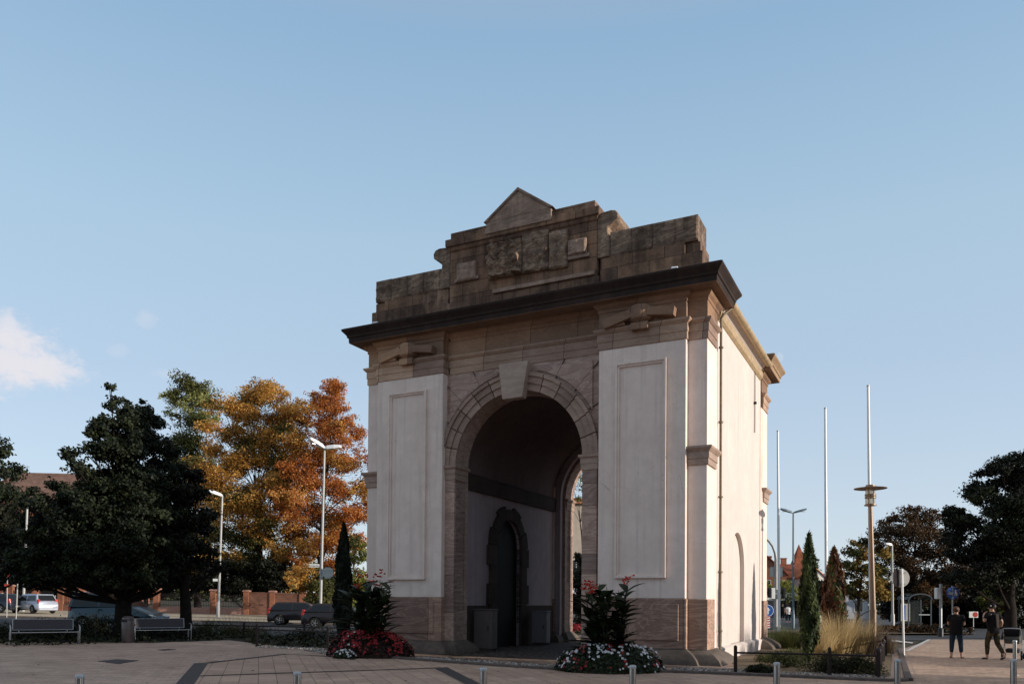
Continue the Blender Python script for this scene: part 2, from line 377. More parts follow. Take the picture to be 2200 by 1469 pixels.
def facade(my=None, carve=True):
    mk = lambda: MB(my)
    # --- plastered bays with their sunk panels, stone plinths and flared bases
    for s in (-1, 1):
        xs = lambda a, b: (min(s * a, s * b), max(s * a, s * b))
        x0, x1 = xs(2.80, 5.50)
        b = mk(); b.box(x0, x1, 0, 1.5, 1.9, 9.47); bay = b.build('plaster_bay', M['plaster'], gate, bevel=.012)
        p0, p1 = (-4.98, -3.42) if s < 0 else (3.36, 4.93)
        z0, z1 = 2.50, 8.98; w = .12
        b = mk()
        for (fw, y) in ((0.0, -.10), (.06, -.055)):
            a0, a1, c0, c1 = p0 + fw, p1 - fw, z0 + fw, z1 - fw; w2 = .06
            b.prism([(a0, c0), (a1, c0), (a1 - w2, c0 + w2), (a0 + w2, c0 + w2)], y, .03)
            b.prism([(a0, c1), (a0 + w2, c1 - w2), (a1 - w2, c1 - w2), (a1, c1)], y, .03)
            b.prism([(a0, c0), (a0 + w2, c0 + w2), (a0 + w2, c1 - w2), (a0, c1)], y, .03)
            b.prism([(a1, c0), (a1, c1), (a1 - w2, c1 - w2), (a1 - w2, c0 + w2)], y, .03)
        b.build('panel_frame', M['plaster'], bay)
        b = mk(); b.mould(x0, x1, 0, 1.5, [(.0, .40), (.035, .42), (.035, 1.87), (.0, 1.9)])
        pl = b.build('plinth', M['marbled'], gate)
        q0, q1 = xs(3.06, 5.33)
        b = mk(); b.box(q0, q1, -.075, .0, .66, 1.74); b.build('plinth_panel', M['marbled'], pl, bevel=.02)
        b = mk(); b.mould(x0 if s > 0 else x0, x1, 0, 1.5, [(.52, -.4), (.50, .0), (.42, .15), (.28, .28), (.15, .36), (.05, .42), (.05, .44)])
        b.build('flared_base', M['base'], gate, smooth=True)
        # --- corner piers
        x0, x1 = xs(5.45, 6.07)
        b = mk(); b.box(x0, x1, .22, 1.35, 1.88, 9.47, mat=0); b.box(x0, x1 - .02 if s > 0 else x1, 1.35, 1.62, .4, 9.47) if s > 0 else b.box(x0 + .02, x1, 1.35, 1.62, .4, 9.47)
        pier = b.build('corner_pier', M['plaster'], gate, bevel=.01)
        b = mk(); b.mould(x0, x1, .22, 1.1, [(.0, .38), (.03, .4), (.03, 1.86), (.0, 1.885)]); b.build('pier_plinth', M['marbled'], pier)
        b = mk(); b.mould(x0, x1, .22, 1.5, [(.56, -.4), (.54, .0), (.46, .14), (.3, .27), (.16, .35), (.05, .40), (.04, .42)])
        b.build('pier_base', M['base'], pier, smooth=True)
        b = mk(); b.mould(x0, x1, .22, 1.2, [(.0, 5.78), (.05, 5.8), (.05, 5.97), (.075, 5.98), (.075, 6.17), (.10, 6.19), (.17, 6.27), (.17, 6.33), (.0, 6.36)])
        b.build('impost', M['sand'], pier)
        # --- architrave over bay and pier
        A = [(.0, 9.47), (.03, 9.48), (.03, 9.69), (.05, 9.70), (.05, 9.93), (.08, 9.95), (.14, 10.02), (.14, 10.07), (.0, 10.09)]
        b = mk(); y0, y1 = xs(2.80, 5.50); b.mould(y0, y1, .0, 1.4, A)
        b.mould(x0, x1, .22, 1.3, A); b.build('architrave', M['sand_joint'], gate)
        b = mk(); b.box(y0, y1, .0, 1.4, 10.08, 10.60); b.box(x0, x1, .22, 1.5, 10.08, 10.6); b.build('frieze', M['frieze'], gate)
        K = [(.0, 10.58), (.03, 10.60), (.03, 10.68), (.10, 10.74), (.14, 10.80), (.14, 10.86)]
        b = mk(); b.mould(y0, y1, .0, 1.4, K); b.mould(x0, x1, .22, 1.6, K); b.build('bed_moulding', M['frieze'], gate)
        # --- the carved emblem over the bay: a hub with two slanting arms on a small block
        cx = s * 4.15
        b = mk()
        b.lathe([(.0, 10.08), (.22, 10.10), (.36, 10.20), (.40, 10.36), (.33, 10.60)], (cx, .0, 0), 14)
        b.bar((cx - .25, -.14, 10.38), (cx - 1.12, -.14, 10.16), .3, .26); b.bar((cx + .25, -.14, 10.38), (cx + 1.06, -.14, 10.26), .3, .24)
        b.prism([(cx - 1.0, 10.08), (cx - .45, 10.08), (cx - .5, 10.22), (cx - .78, 10.14)], -.2, .0)
        b.box(cx - .26, cx + .26, -.26, .0, 9.88, 10.08)
        b.build('carved_emblem', M['frieze'], gate, smooth=True, edge=30)
    # --- the middle wall with the arch cut out of it
    X0, X1 = -2.83, 2.83
    out = [(X0, .0), (X0, 9.47), (X1, 9.47), (X1, .0), (GC + GR, .0)] + arc(GR, 0, PI, 40) + [(GC - GR, .0)]
    b = mk(); b.prism(out, .30, 1.12); wall = b.build('arch_wall', M['marbled_plain'], gate)
    # archivolt of separate voussoirs
    b = mk(); nv = 13; gap = .006
    for i in range(nv):
        a0, a1 = PI * i / nv + gap, PI * (i + 1) / nv - gap; tt = random.uniform(.15, .9)
        for r0, r1, y in ((GR - .01, GR + .22, .22), (GR + .22, GR + .44, .17), (GR + .44, GR + .56, .11)):
            b.prism(arc(r0, a0, a1, 5) + arc(r1, a1, a0, 5), y, .32, tint=tt)
    b.build('archivolt', M['sand'], wall, bevel=.006)
    b = mk(); b.prism([(GC - .42, 8.34), (GC + .30, 8.34), (GC + .56, 9.455), (GC - .50, 9.455)], -.12, .30)
    v = b.v
    for i in range(4):                       # leans out towards its head
        x, y, z = v[i]; v[i] = (x, y + (.12 if z < 9 else 0), z)
    b.build('keystone', M['pale_key'] if 'pale_key' in M else M['sand'], wall, bevel=.012)
    for s in (-1, 1):
        xo = -2.66 if s < 0 else 2.50; r = GR + .66
        a_in = PI / 2 - s * math.asin(min(1, .72 / r)); 
        a_out = math.acos(max(-1, min(1, (xo - GC) / r)))
        poly = arc(r, a_in, a_out, 14) + [(xo, 9.30), (GC + s * .72, 9.30)]
        b = mk(); b.prism(poly, .245, .31, tint=.55); b.build('spandrel_panel', M['marbled_plain'], wall, bevel=.008)
        for dg in (14, 30, 46, 62):
            b = mk()
            a = R(dg) if s > 0 else PI - R(dg); ca_, sa_ = math.cos(a), math.sin(a); xm_ = 2.78 if s > 0 else -2.78
            r1 = min(abs((xm_ - GC) / ca_), (9.46 - GS) / sa_); r0 = GR + .58; nx, nz = -sa_ * .007, ca_ * .007
            b.prism([(GC + r0 * ca_ - nx, GS + r0 * sa_ - nz), (GC + r1 * ca_ - nx, GS + r1 * sa_ - nz), (GC + r1 * ca_ + nx, GS + r1 * sa_ + nz), (GC + r0 * ca_ + nx, GS + r0 * sa_ + nz)], .242, .302)
            b.build('masonry_joint', M['base'], wall)
        # jambs and imposts
        ja, jb = (GC - GR - .49, GC - GR) if s < 0 else (GC + GR, GC + GR + .49)
        b = mk(); z = .44
        for h in (.95, 1.25, .62, 1.5, .70, .42):
            b.box(ja, jb, .20, .9, z + .004, z + h - .004, tint=random.uniform(.1, .95)); z += h
        b.build('jamb', M['marbled_plain'], wall, bevel=.008)
        b = mk(); b.mould(ja, jb, .20, 1.0, [(.0, 5.87), (.03, 5.88), (.03, 6.06), (.045, 6.07), (.045, 6.22), (.10, 6.28), (.10, 6.35), (.0, 6.37)])
        b.build('arch_impost', M['sand'], wall)
        b = mk(); b.mould(ja, jb, .22, 1.05, [(.34, -.4), (.32, .0), (.26, .16), (.16, .30), (.05, .42), (.02, .45)]); b.build('jamb_base', M['base'], wall, smooth=True)
    A = [(.0, 9.47), (.03, 9.475), (.03, 9.69), (.05, 9.70), (.05, 9.93), (.08, 9.95), (.14, 10.02), (.14, 10.07), (.0, 10.09)]
    b = mk(); b.mould(-2.66, 2.66, .30, 1.3, A); b.build('architrave', M['sand_joint'], gate)
    b = mk(); b.box(-2.79, 2.79, .30, 1.4, 10.08, 10.60); b.build('frieze', M['frieze'], gate)
    b = mk(); b.mould(-2.66, 2.66, .30, 1.4, [(.0, 10.58), (.03, 10.60), (.03, 10.68), (.10, 10.74), (.14, 10.80), (.14, 10.86)]); b.build('bed_moulding', M['frieze'], gate)
    # --- main cornice
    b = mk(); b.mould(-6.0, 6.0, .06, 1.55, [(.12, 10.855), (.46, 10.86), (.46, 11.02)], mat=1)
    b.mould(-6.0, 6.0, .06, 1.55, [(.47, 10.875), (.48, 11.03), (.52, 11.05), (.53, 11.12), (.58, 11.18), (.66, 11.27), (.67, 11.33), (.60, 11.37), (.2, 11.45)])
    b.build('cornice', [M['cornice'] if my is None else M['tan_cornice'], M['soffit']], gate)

def rough_slab(b, x0, x1, z0, z1, y, dep, amp, nx, nz, seed, tint=.5):
    """a block whose front is worn and uneven"""
    vs = []; fs = []
    for j in range(nz + 1):
        for i in range(nx + 1):
            x = x0 + (x1 - x0) * i / nx; z = z0 + (z1 - z0) * j / nz
            e = min(i, nx - i, j, nz - j)
            h = mnoise.fractal(Vector((x * 2.3 + seed, z * 2.3, seed)), 1.0, 2.0, 5) * amp * (0 if e == 0 else 1)
            vs.append((x, y - abs(h) - (0 if e == 0 else .02), z))
    for j in range(nz):
        for i in range(nx):
            a = j * (nx + 1) + i; fs.append((a, a + 1, a + nx + 2, a + nx + 1))
    b.add(vs, fs, tint=tint)
    b.box(x0, x1, y, y + dep, z0, z1, tint=tint)

def attic():
    # base course of wings and middle
    for s in (-1, 1):
        xs = lambda a, b: (min(s * a, s * b), max(s * a, s * b))
        x0, x1 = xs(2.75, 5.93)
        b = MB(); b.box(x0, x1, .18, 1.45, 11.40, 12.06); y0, y1 = xs(2.75, 5.40); b.box(y0, y1, .22, 1.42, 12.06, 12.42)
        z0, z1 = xs(5.40, 5.84); b.box(z0, z1, .30, 1.38, 12.06, 12.40)
        wing = b.build('attic_wing', M['attic'], gate, bevel=.015)
        y0, y1 = xs(3.06, 5.78)
        b = MB(); n = 4
        for i in range(n):
            a = y0 + (y1 - y0) * i / n; c = y0 + (y1 - y0) * (i + 1) / n
            rough_slab(b, a + .004, c - .004, 12.41, 13.16 + random.uniform(-.01, .01), .22, 1.05, .05 if s > 0 else .10, 16, 12, i * 3.1 + s, random.uniform(.3, .8) if s < 0 else random.uniform(.1, .6))
        b.build('parapet_block', M['attic_plain'], wing)
        # scroll beside the middle block
        cx = s * 2.86
        b = MB()
        prof = [(2.66, 12.42), (3.06, 12.42), (3.06, 12.95), (2.99, 13.2), (3.0, 13.36), (3.14, 13.42), (3.32, 13.52), (3.34, 13.68), (3.26, 13.80), (3.1, 13.84), (2.86, 13.82), (2.66, 13.80)]
        b.prism([(s * a, c) for a, c in prof], .16, 1.25); b.build('scroll', M['attic_plain'], gate, bevel=.02, smooth=True)
    b = MB(); b.box(-2.74, 2.74, .12, 1.5, 11.38, 11.86); b.box(-2.66, 2.66, .14, 1.42, 11.86, 13.60); block = b.build('attic_block', M['attic'], gate, bevel=.015)
    # what is left of the carved coat of arms and its side reliefs
    b = MB(); rough_slab(b, -1.10, .12, 12.36, 13.50, .0, .16, .30, 40, 36, 4.2, .8); rough_slab(b, .125, 1.05, 12.34, 13.62, .04, .1, .16, 32, 36, 9.1, .45); rough_slab(b, 1.055, 1.70, 12.30, 13.50, .06, .1, .10, 18, 28, 2.2, .7)
    b.build('coat_of_arms', M['attic_plain'], block)
    b = MB(); rough_slab(b, -2.32, -1.60, 12.52, 13.10, .03, .12, .06, 14, 12, 5.5, .7); b.box(-2.42, -1.5, .06, .14, 12.5, 12.6); b.build('relief', M['pale_attic'], block)
    b = MB(); rough_slab(b, 1.74, 2.34, 12.62, 13.08, .0, .16, .08, 14, 12, 7.7, .9); b.box(1.72, 2.44, .05, .14, 12.5, 12.62); b.build('relief', M['pale_attic'], block)
    b = MB(); b.box(-.95, 2.6, .05, .15, 11.9, 12.02, tint=.9); b.build('ledge', M['pale_attic'], block)
    b = MB(); b.mould(-2.62, 2.62, .14, 1.42, [(.0, 13.58), (.05, 13.62), (.08, 13.70), (.14, 13.76), (.14, 13.98), (.04, 14.0)])
    b.box(-2.60, 2.60, .10, 1.4, 13.98, 14.22, tint=.35); cap = b.build('attic_cornice', M['attic'], gate)
    b = MB(); b.box(-1.20, 1.18, -.04, 1.2, 13.86, 14.06, tint=.75); b.box(-1.18, 1.16, -.02, 1.2, 14.06, 14.245, tint=.5)
    b.prism([(-1.20, 14.25), (1.20, 14.25), (.0, 15.10)], -.02, 1.2, tint=.8); 
    for s_ in (-1, 1): b.prism([(s_ * 1.26, 14.25), (s_ * 1.12, 14.25), (0, 15.045), (0, 15.15)], -.07, 1.22, tint=.3)
    b.build('pediment', M['pale_attic'], cap, bevel=.008)
    # small floodlights on the cornice
    for x in (-5.62, 5.15):
        b = MB(); b.obox((x, -.02, 11.56), (.2, .13, .14), Euler((.5, 0, .2))); b.box(x - .02, x + .02, .0, .04, 11.4, 11.52)
        b.build('floodlight', M['white_plastic'], gate, bevel=.02)

def sides():
    for s in (-1, 1):
        # long wall between the two fronts with a blind arched niche
        yc, hw, zs = 5.0, 1.15, 3.05
        Y0, Y1 = 1.5, DEP - 1.5
        out = [(Y0, -.4), (Y0, 10.98), (Y1, 10.98), (Y1, -.4), (yc + hw, -.4), (yc + hw, zs)] + arc(hw, 0, PI, 20, yc, zs)[1:] + [(yc - hw, -.4)]
        b = MB(); b.prism(out, s * 5.86, s * 6.02, 'x'); w = b.build('side_wall', M['plaster_dimmed'], gate)
        b = MB(); b.box(*sorted((s * 5.6, s * 5.875)), yc - hw - .1, yc + hw + .1, -.4, zs + hw + .1); b.build('niche', M['plaster_dimmed'], w)
        b = MB(); b.prism([(s * 5.9, -.4), (s * 6.13, -.4), (s * 6.13, .36), (s * 6.03, .42), (s * 5.9, .42)], 1.62, DEP - 1.62); b.build('wall_base', M['plaster_dimmed'], w)
        b = MB(); b.prism([(s * 5.9, 10.50), (s * 6.05, 10.50), (s * 6.12, 10.58), (s * 6.15, 10.70), (s * 6.15, 10.78), (s * 5.9, 10.78)], 1.70, DEP - 1.66); b.build('eaves_moulding', M['gutter'], w)
        b = MB(); b.prism([(s * 5.9, 10.79), (s * 6.12, 10.79), (s * 6.34, 10.98), (s * 5.9, 10.98)], 1.70, DEP - 1.66); b.build('eaves_board', M['plaster_dimmed'], w)
        b = MB(); gt = [(s * (6.40 + .13 * math.cos(a)), 11.02 + .13 * math.sin(a)) for a in [PI * (1 + i / 8) for i in range(9)]]
        b.prism(gt + [(s * 6.51, 11.05), (s * 6.29, 11.05)], 1.95, DEP - 1.8); b.build('gutter', M['gutter'], w, smooth=True)
        b = MB(); x = s * 6.13
        b.tube([(s * 6.4, 1.98, 11.0), (s * 6.4, 1.98, 10.86), (s * 6.2, 1.82, 10.66), (x, 1.75, 10.5), (x, 1.75, .05)], .04, 10)
        for z in (9.6, 7.3, 5.0, 2.7, .9): b.lathe([(.075, 0), (.075, .05)], (x, 1.75, z), 10)
        b.build('downpipe', M['brass'], w, smooth=True)
        b = MB(); b.tube([(s * 6.06, 7.95, 10.5), (s * 6.06, 7.95, 8.2)], .018, 6); b.box(*sorted((s * 6.02, s * 6.12)), 7.9, 8.0, 9.28, 9.36); b.build('lightning_rod', M['black_metal'], w)
    b = MB(); b.add([(-6.42, 1.4, 11.06), (6.42, 1.4, 11.06), (6.42, DEP - 1.4, 11.06), (-6.42, DEP - 1.4, 11.06), (-2.4, 1.4, 12.6), (2.4, 1.4, 12.6), (2.4, DEP - 1.4, 12.6), (-2.4, DEP - 1.4, 12.6)],
                    [(0, 1, 5, 4), (1, 2, 6, 5), (2, 3, 7, 6), (3, 0, 4, 7), (4, 5, 6, 7), (3, 2, 1, 0)]); b.build('roof', M['rooftile'], gate)

def passage():
    # chamber walls and vault behind the front arch
    Y0, Y1 = 1.12, DEP - 1.12; cw = 2.74
    for s in (-1, 1):
        x = GC + s * cw
        dy, dh, dz = 5.0, 1.06, 3.9
        if s < 0:
            o = [(Y0, -.2), (Y0, 6.5), (Y1, 6.5), (Y1, -.2), (dy + dh, -.2), (dy + dh, dz)] + arc(dh, 0, PI, 16, dy, dz)[1:] + [(dy - dh, -.2)]
        else:
            o = [(Y0, -.2), (Y0, 6.5), (Y1, 6.5), (Y1, -.2)]
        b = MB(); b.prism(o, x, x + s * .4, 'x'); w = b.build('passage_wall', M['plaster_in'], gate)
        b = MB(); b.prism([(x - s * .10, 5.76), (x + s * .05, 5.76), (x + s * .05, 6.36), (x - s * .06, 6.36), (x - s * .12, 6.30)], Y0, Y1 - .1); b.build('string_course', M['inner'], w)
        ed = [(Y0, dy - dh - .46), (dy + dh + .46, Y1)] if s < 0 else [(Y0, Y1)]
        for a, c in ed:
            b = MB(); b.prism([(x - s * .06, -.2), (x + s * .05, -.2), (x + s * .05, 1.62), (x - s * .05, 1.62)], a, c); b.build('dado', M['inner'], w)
        if s < 0:
            # block surround of the side door, toothed like the masonry
            b = MB(); z = 0
            for i, h in enumerate((.9, .75, .8, .7, .75)):
                wd = .48 if i % 2 else .66
                for e in (-1, 1):
                    a, c = sorted((dy + e * dh, dy + e * (dh + wd))); b.box(x - .1, x + .12, a, c, z + .006, z + h - .006, tint=random.uniform(.2, .8))
                z += h
            for i in range(7):
                a0, a1 = PI * i / 7 + .01, PI * (i + 1) / 7 - .01; rr = dh + (.42 if i % 2 else .55)
                pts = arc(dh, a0, a1, 4, dy, dz) + arc(rr, a1, a0, 4, dy, dz)
                b.prism(pts, x - .1, x + .12, 'x', tint=random.uniform(.2, .8))
            b.build('door_surround', M['inner'], w)
            b = MB(); b.prism([(dy - dh, .0), (dy + dh, .0), (dy + dh, dz)] + arc(dh, 0, PI, 16, dy, dz)[1:], x - .17, x - .11, 'x'); dr = b.build('door', M['dark_wood'], w)
            b = MB(); b.box(x - .11, x - .06, dy + .7, dy + .74, 1.0, 1.2); b.build('handle', M['black_metal'], dr)
    v = arc(cw, 0, PI, 36, GC, 6.3) + arc(cw + .25, PI, 0, 36, GC, 6.3)
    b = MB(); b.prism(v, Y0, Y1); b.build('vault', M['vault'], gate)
    b = MB(); v = arc(GR + .12, 0, PI, 30) + arc(cw + .02, PI, 0, 30); b.prism(v, Y1 - .28, Y1 + .02)
    for s in (-1, 1):
        a, c = sorted((GC + s * (GR + .12), GC + s * (cw + .02))); b.box(a, c, Y1 - .28, Y1 + .02, -.2, GS)
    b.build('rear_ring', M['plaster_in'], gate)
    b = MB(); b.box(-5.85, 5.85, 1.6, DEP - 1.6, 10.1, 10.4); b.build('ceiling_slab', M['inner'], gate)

M['pale_key'] = stone_mat('keystone_stone', (.33, .24, .195), (.47, .365, .305), None, 0.25, .05)
facade(); facade(DEP); attic(); sides(); passage()
# ------------------------------------------------------------------ the ground and what is laid on it
def sheet(name, poly, dz, mat, step=2.0, kind='structure', y_cuts=True):
    bm = bmesh.new(); vs = [bm.verts.new((x, y, 0)) for x, y in poly]; bm.faces.new(vs)
    xs = [p[0] for p in poly]; ys = [p[1] for p in poly]
    bmesh.ops.triangulate(bm, faces=bm.faces[:])
    x = math.floor(min(xs) / step) * step
    cuts = []
    while x < min(max(xs), 6):
        cuts.append(((x, 0, 0), (1, 0, 0))); x += step if x > -20 else step * 6
    y = 44.0
    while y < min(max(ys), 130):
        cuts.append(((0, y, 0), (0, 1, 0))); y += 6
    for co, no in cuts:
        bmesh.ops.bisect_plane(bm, geom=bm.verts[:] + bm.edges[:] + bm.faces[:], plane_co=co, plane_no=no)
    for v in bm.verts: v.co.z = g(v.co.x, v.co.y) + dz
    bmesh.ops.recalc_face_normals(bm, faces=bm.faces)
    for f in bm.faces:
        if f.normal.z < 0: f.normal_flip()
    me = bpy.data.meshes.new(name); bm.to_mesh(me); bm.free(); me.materials.append(mat)
    o = bpy.data.objects.new(name, me); COL.objects.link(o)
    if kind: o['kind'] = kind
    return o

def paving_mat(name, ang, bw, bh, c0, c1, joint, joint_w=.012, varb=.18, off=.5, big=0.5):
    k = N(name); v = k.co(); uv = k.map(v, rot=(0, 0, ang))
    b = k.n('TexBrick'); b.offset = off; k.set(b.inputs['Vector'], uv); b.inputs['Scale'].default_value = 1.0
    b.inputs['Brick Width'].default_value = bw; b.inputs['Row Height'].default_value = bh; b.inputs['Mortar Size'].default_value = joint_w
    b.inputs['Mortar Smooth'].default_value = .3
    b.inputs['Color1'].default_value = (1 - varb, 1 - varb, 1 - varb, 1); b.inputs['Color2'].default_value = (1 + varb, 1 + varb, 1 + varb * .9, 1); b.inputs['Mortar'].default_value = (joint, joint, joint, 1)
    n1 = k.noise(v, big, 6, .65); n2 = k.noise(v, 30, 4, .6)
    c = k.ramp(k.math('ADD', k.math('MULTIPLY', n1, .75), k.math('MULTIPLY', n2, .25)), [(.34, c0), (.62, c1)])
    c = k.mix(1.0, c, b.outputs['Color'], 'MULTIPLY')
    sp_ = k.ramp(k.noise(v, 7, 2, .5), [(.66, (1, 1, 1)), (.74, (.55, .52, .5))]); c = k.mix(1.0, c, sp_, 'MULTIPLY')
    n3 = k.noise(v, .22, 5, .7); n4 = k.noise(v, 1.7, 6, .72)
    c = k.mix(1.0, c, k.ramp(n3, [(.3, (.78, .76, .75)), (.55, (1, 1, 1))]), 'MULTIPLY'); c = k.mix(1.0, c, k.ramp(n4, [(.30, (.62, .58, .56)), (.42, (1, 1, 1)), (.66, (1.08, 1.08, 1.08))]), 'MULTIPLY')
    k.bsdf(c, .85, spec=.25, bump=k.math('ADD', n2, k.math('MULTIPLY', b.outputs['Fac'], -1.2)), bs=.4, bd=.006)
    return k.mat
def soil_mat(name, c0, c1, scale=3.0, bs=.6):
    k = N(name); v = k.co(); n1 = k.noise(v, scale * .2, 6, .7); n2 = k.noise(v, scale * 8, 5, .7)
    c = k.ramp(k.math('ADD', k.math('MULTIPLY', n1, .5), k.math('MULTIPLY', n2, .5)), [(.36, c0), (.62, c1)])
    k.bsdf(c, .95, spec=.1, bump=n2, bs=bs, bd=.03); return k.mat
def gravel_mat(name, c0, c1, scale=22):
    k = N(name); v = k.co(); q = k.n('TexVoronoi'); k.set(q.inputs['Vector'], v); q.inputs['Scale'].default_value = scale
    c = k.ramp(q.outputs['Color'], [(.1, c0), (.9, c1)]); d = k.ramp(q.outputs['Distance'], [(.25, (1, 1, 1)), (.6, (.25, .22, .2))])
    c = k.mix(1.0, c, d, 'MULTIPLY'); k.bsdf(c, .9, spec=.2, bump=q.outputs['Distance'], bs=.8, bd=-.03); return k.mat

M['slab'] = paving_mat('paving_slabs', R(72.5), .60, .385, (.37, .255, .190), (.46, .325, .25), .42, .010, .10)
M['paver'] = paving_mat('small_pavers', R(-17.5), .30, .16, (.36, .255, .20), (.44, .32, .258), .62, .007, .16)
M['paver_warm'] = paving_mat('brown_pavers', R(-17.5), .24, .12, (.37, .25, .18), (.46, .32, .235), .6, .006, .2)
M['band'] = simple('dark_basalt_setts', (.058, .048, .047), .75, 0, .3, .25, 14, .5)
M['kerb'] = simple('kerb_stone', (.115, .09, .08), .85, 0, .2, .25, 5, .4)
M['asphalt'] = simple('asphalt', (.055, .055, .058), .85, 0, .25, .25, 3, .3)
M['street'] = simple('pale_street_surface', (.42, .34, .24), .85, 0, .25, .18, 1.2, .3)
M['soil'] = soil_mat('dry_soil', (.10, .075, .05), (.22, .17, .115))
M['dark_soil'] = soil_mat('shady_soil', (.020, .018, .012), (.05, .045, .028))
M['gravel'] = gravel_mat('pebble_gravel', (.14, .115, .10), (.42, .37, .33))
M['cobble'] = gravel_mat('worn_cobbles', (.09, .072, .062), (.15, .12, .105), 9)
M['ground'] = soil_mat('waste_ground', (.05, .045, .03), (.10, .085, .06), .5)
M['white_paint'] = simple('road_paint', (.55, .52, .48), .7, 0, .3, .2, 8)

sheet('ground', [(-900, -60), (900, -60), (900, 2500), (-900, 2500)], -.05, M['ground'])
KERB = [(-9.2, 27.9), (-6.3, 27.25), (-5.2, 25.4), (-3.4, 24.15), (1.2, 20.95), (3.9, 20.45), (6.3, 19.55), (8.5, 18.55), (9.25, 18.75), (9.75, 19.75), (14.5, 29.9), (15.3, 31.6)]
plz = [(-60, -14), (70, -14), (70, 41.5), (21.8, 41.5)] + KERB[::-1] + [(-11.3, 32.2), (-13.1, 29.4), (-15.9, 24.9), (-24, 17.5), (-60, 14)]
sheet('plaza_paving', plz, 0, M['slab'])
# small pavers left of the wide dark band, brown pavers on the way past the gate at the right
pA = [tuple(W(*q)[:2]) for q in ((377, 1469), (417, 1424.3), (614, 1405), (712, 1409))]
dA = (Vector(pA[0]) - Vector(pA[1])).normalized(); e0 = tuple(Vector(pA[0]) + dA * 14)
sheet('small_paving', [e0, pA[0], pA[1], pA[2], (-5.75, 25.9), (-6.55, 27.2), (-9.2, 27.85), (-11.3, 32.1), (-13.1, 29.3), (-15.95, 24.8), (-24, 17.4), (-40, 2)], .004, M['paver'])
sheet('footway', [(9.85, 19.5), (40, 19.0), (60, 40), (21.7, 41.2), (15.5, 31.5), (14.7, 29.8)], .004, M['paver_warm'])
sheet('footway_front', [(5.2, 18.5), (8.45, 18.2), (9.6, 17.7), (40, 15), (40, 18.95), (9.8, 19.3), (9.4, 18.55), (8.5, 18.35), (6.3, 19.35), (5.6, 19.6)], .004, M['paver_warm'])

def strip_px(name, pts, dz, mat):
    return sheet(name, [tuple(W(*q)[:2]) for q in pts], dz, mat, kind='structure')
wl = [W(377, 1469), W(417, 1424.3), W(447, 1423.4), W(417, 1469)]
ext = lambda a, b, k: tuple((Vector(a[:2]) + (Vector(a[:2]) - Vector(b[:2])) * k))
sheet('paving_band', [ext(wl[0], wl[1], 1.5), wl[1][:2], wl[2][:2], ext(wl[3], wl[2], 1.5)], .008, M['band'])
wr = [W(934, 1435.4), W(960, 1432.3), W(1033, 1469), W(1001, 1469)]
sheet('paving_band', [wr[0][:2], wr[1][:2], ext(wr[2], wr[1], 2), ext(wr[3], wr[0], 2)], .008, M['band'])
def line_band(pts, w, name='paving_line'):
    P = [Vector(W(*q)[:2]) for q in pts]; a = []; b = []
    for i, p in enumerate(P):
        d = (P[min(i + 1, len(P) - 1)] - P[max(i - 1, 0)]).normalized(); n = Vector((-d.y, d.x))
        a.append(tuple(p + n * w / 2)); b.append(tuple(p - n * w / 2))
    sheet(name, a + b[::-1], .012, M['band'])
line_band([(446, 1423.6), (614, 1404.5), (700, 1409), (760, 1416.5)], .16)
line_band([(430, 1451.5), (600, 1445.6), (800, 1439.2), (950, 1433.8)], .13)
# white lines on the footway
strip_px('white_line', [(1943, 1398), (1953, 1397.6), (2001, 1373), (1993, 1373)], .012, M['white_paint'])
strip_px('white_line', [(1918, 1374), (1915, 1377), (1960, 1381.5), (1962, 1379.5)], .012, M['white_paint'])
# beds and the passage floor
sheet('pebble_bed', KERB[1:] + [(15.4, 40), (3, 44), (-7.5, 36)], -.004, M['gravel'])
sheet('planting_bed', [(5.9, 21.0), (8.55, 19.1), (9.4, 19.9), (14.2, 29.9), (15.0, 31.8), (15.2, 39.5), (12, 39.5), (9.5, 30.5), (6.9, 25)], .012, M['soil'])
ca, sa = math.cos(GROT), math.sin(GROT)
def gl(x, y): return (0.11 + x * ca - y * sa, 25.70 + x * sa + y * ca)
sheet('passage_floor', [gl(-2.75, -.55), gl(2.5, -.55), gl(2.6, 12.2), gl(-2.9, 12.2)], .012, M['cobble'])
# left: planted strip, car park and street;  right: the road
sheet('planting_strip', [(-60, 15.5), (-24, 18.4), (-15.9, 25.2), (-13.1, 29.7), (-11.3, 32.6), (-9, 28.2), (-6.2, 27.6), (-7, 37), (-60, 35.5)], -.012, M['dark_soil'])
sheet('car_park', [(-80, 35.6), (-7, 37.2), (-4, 47), (-4, 53), (-80, 53)], -.012, M['asphalt'])
sheet('street', [(-120, 53.2), (-4, 53.2), (-3, 72), (-120, 75)], -.008, M['street'])
sheet('road', [(5, 44.5), (15.5, 40.3), (70, 41.8), (140, 60), (160, 130), (10, 130), (4, 70)], -.02, M['asphalt'])
sheet('traffic_island', [(13.5, 46), (26, 47.2), (29, 50), (14, 52)], .09, M['soil'])

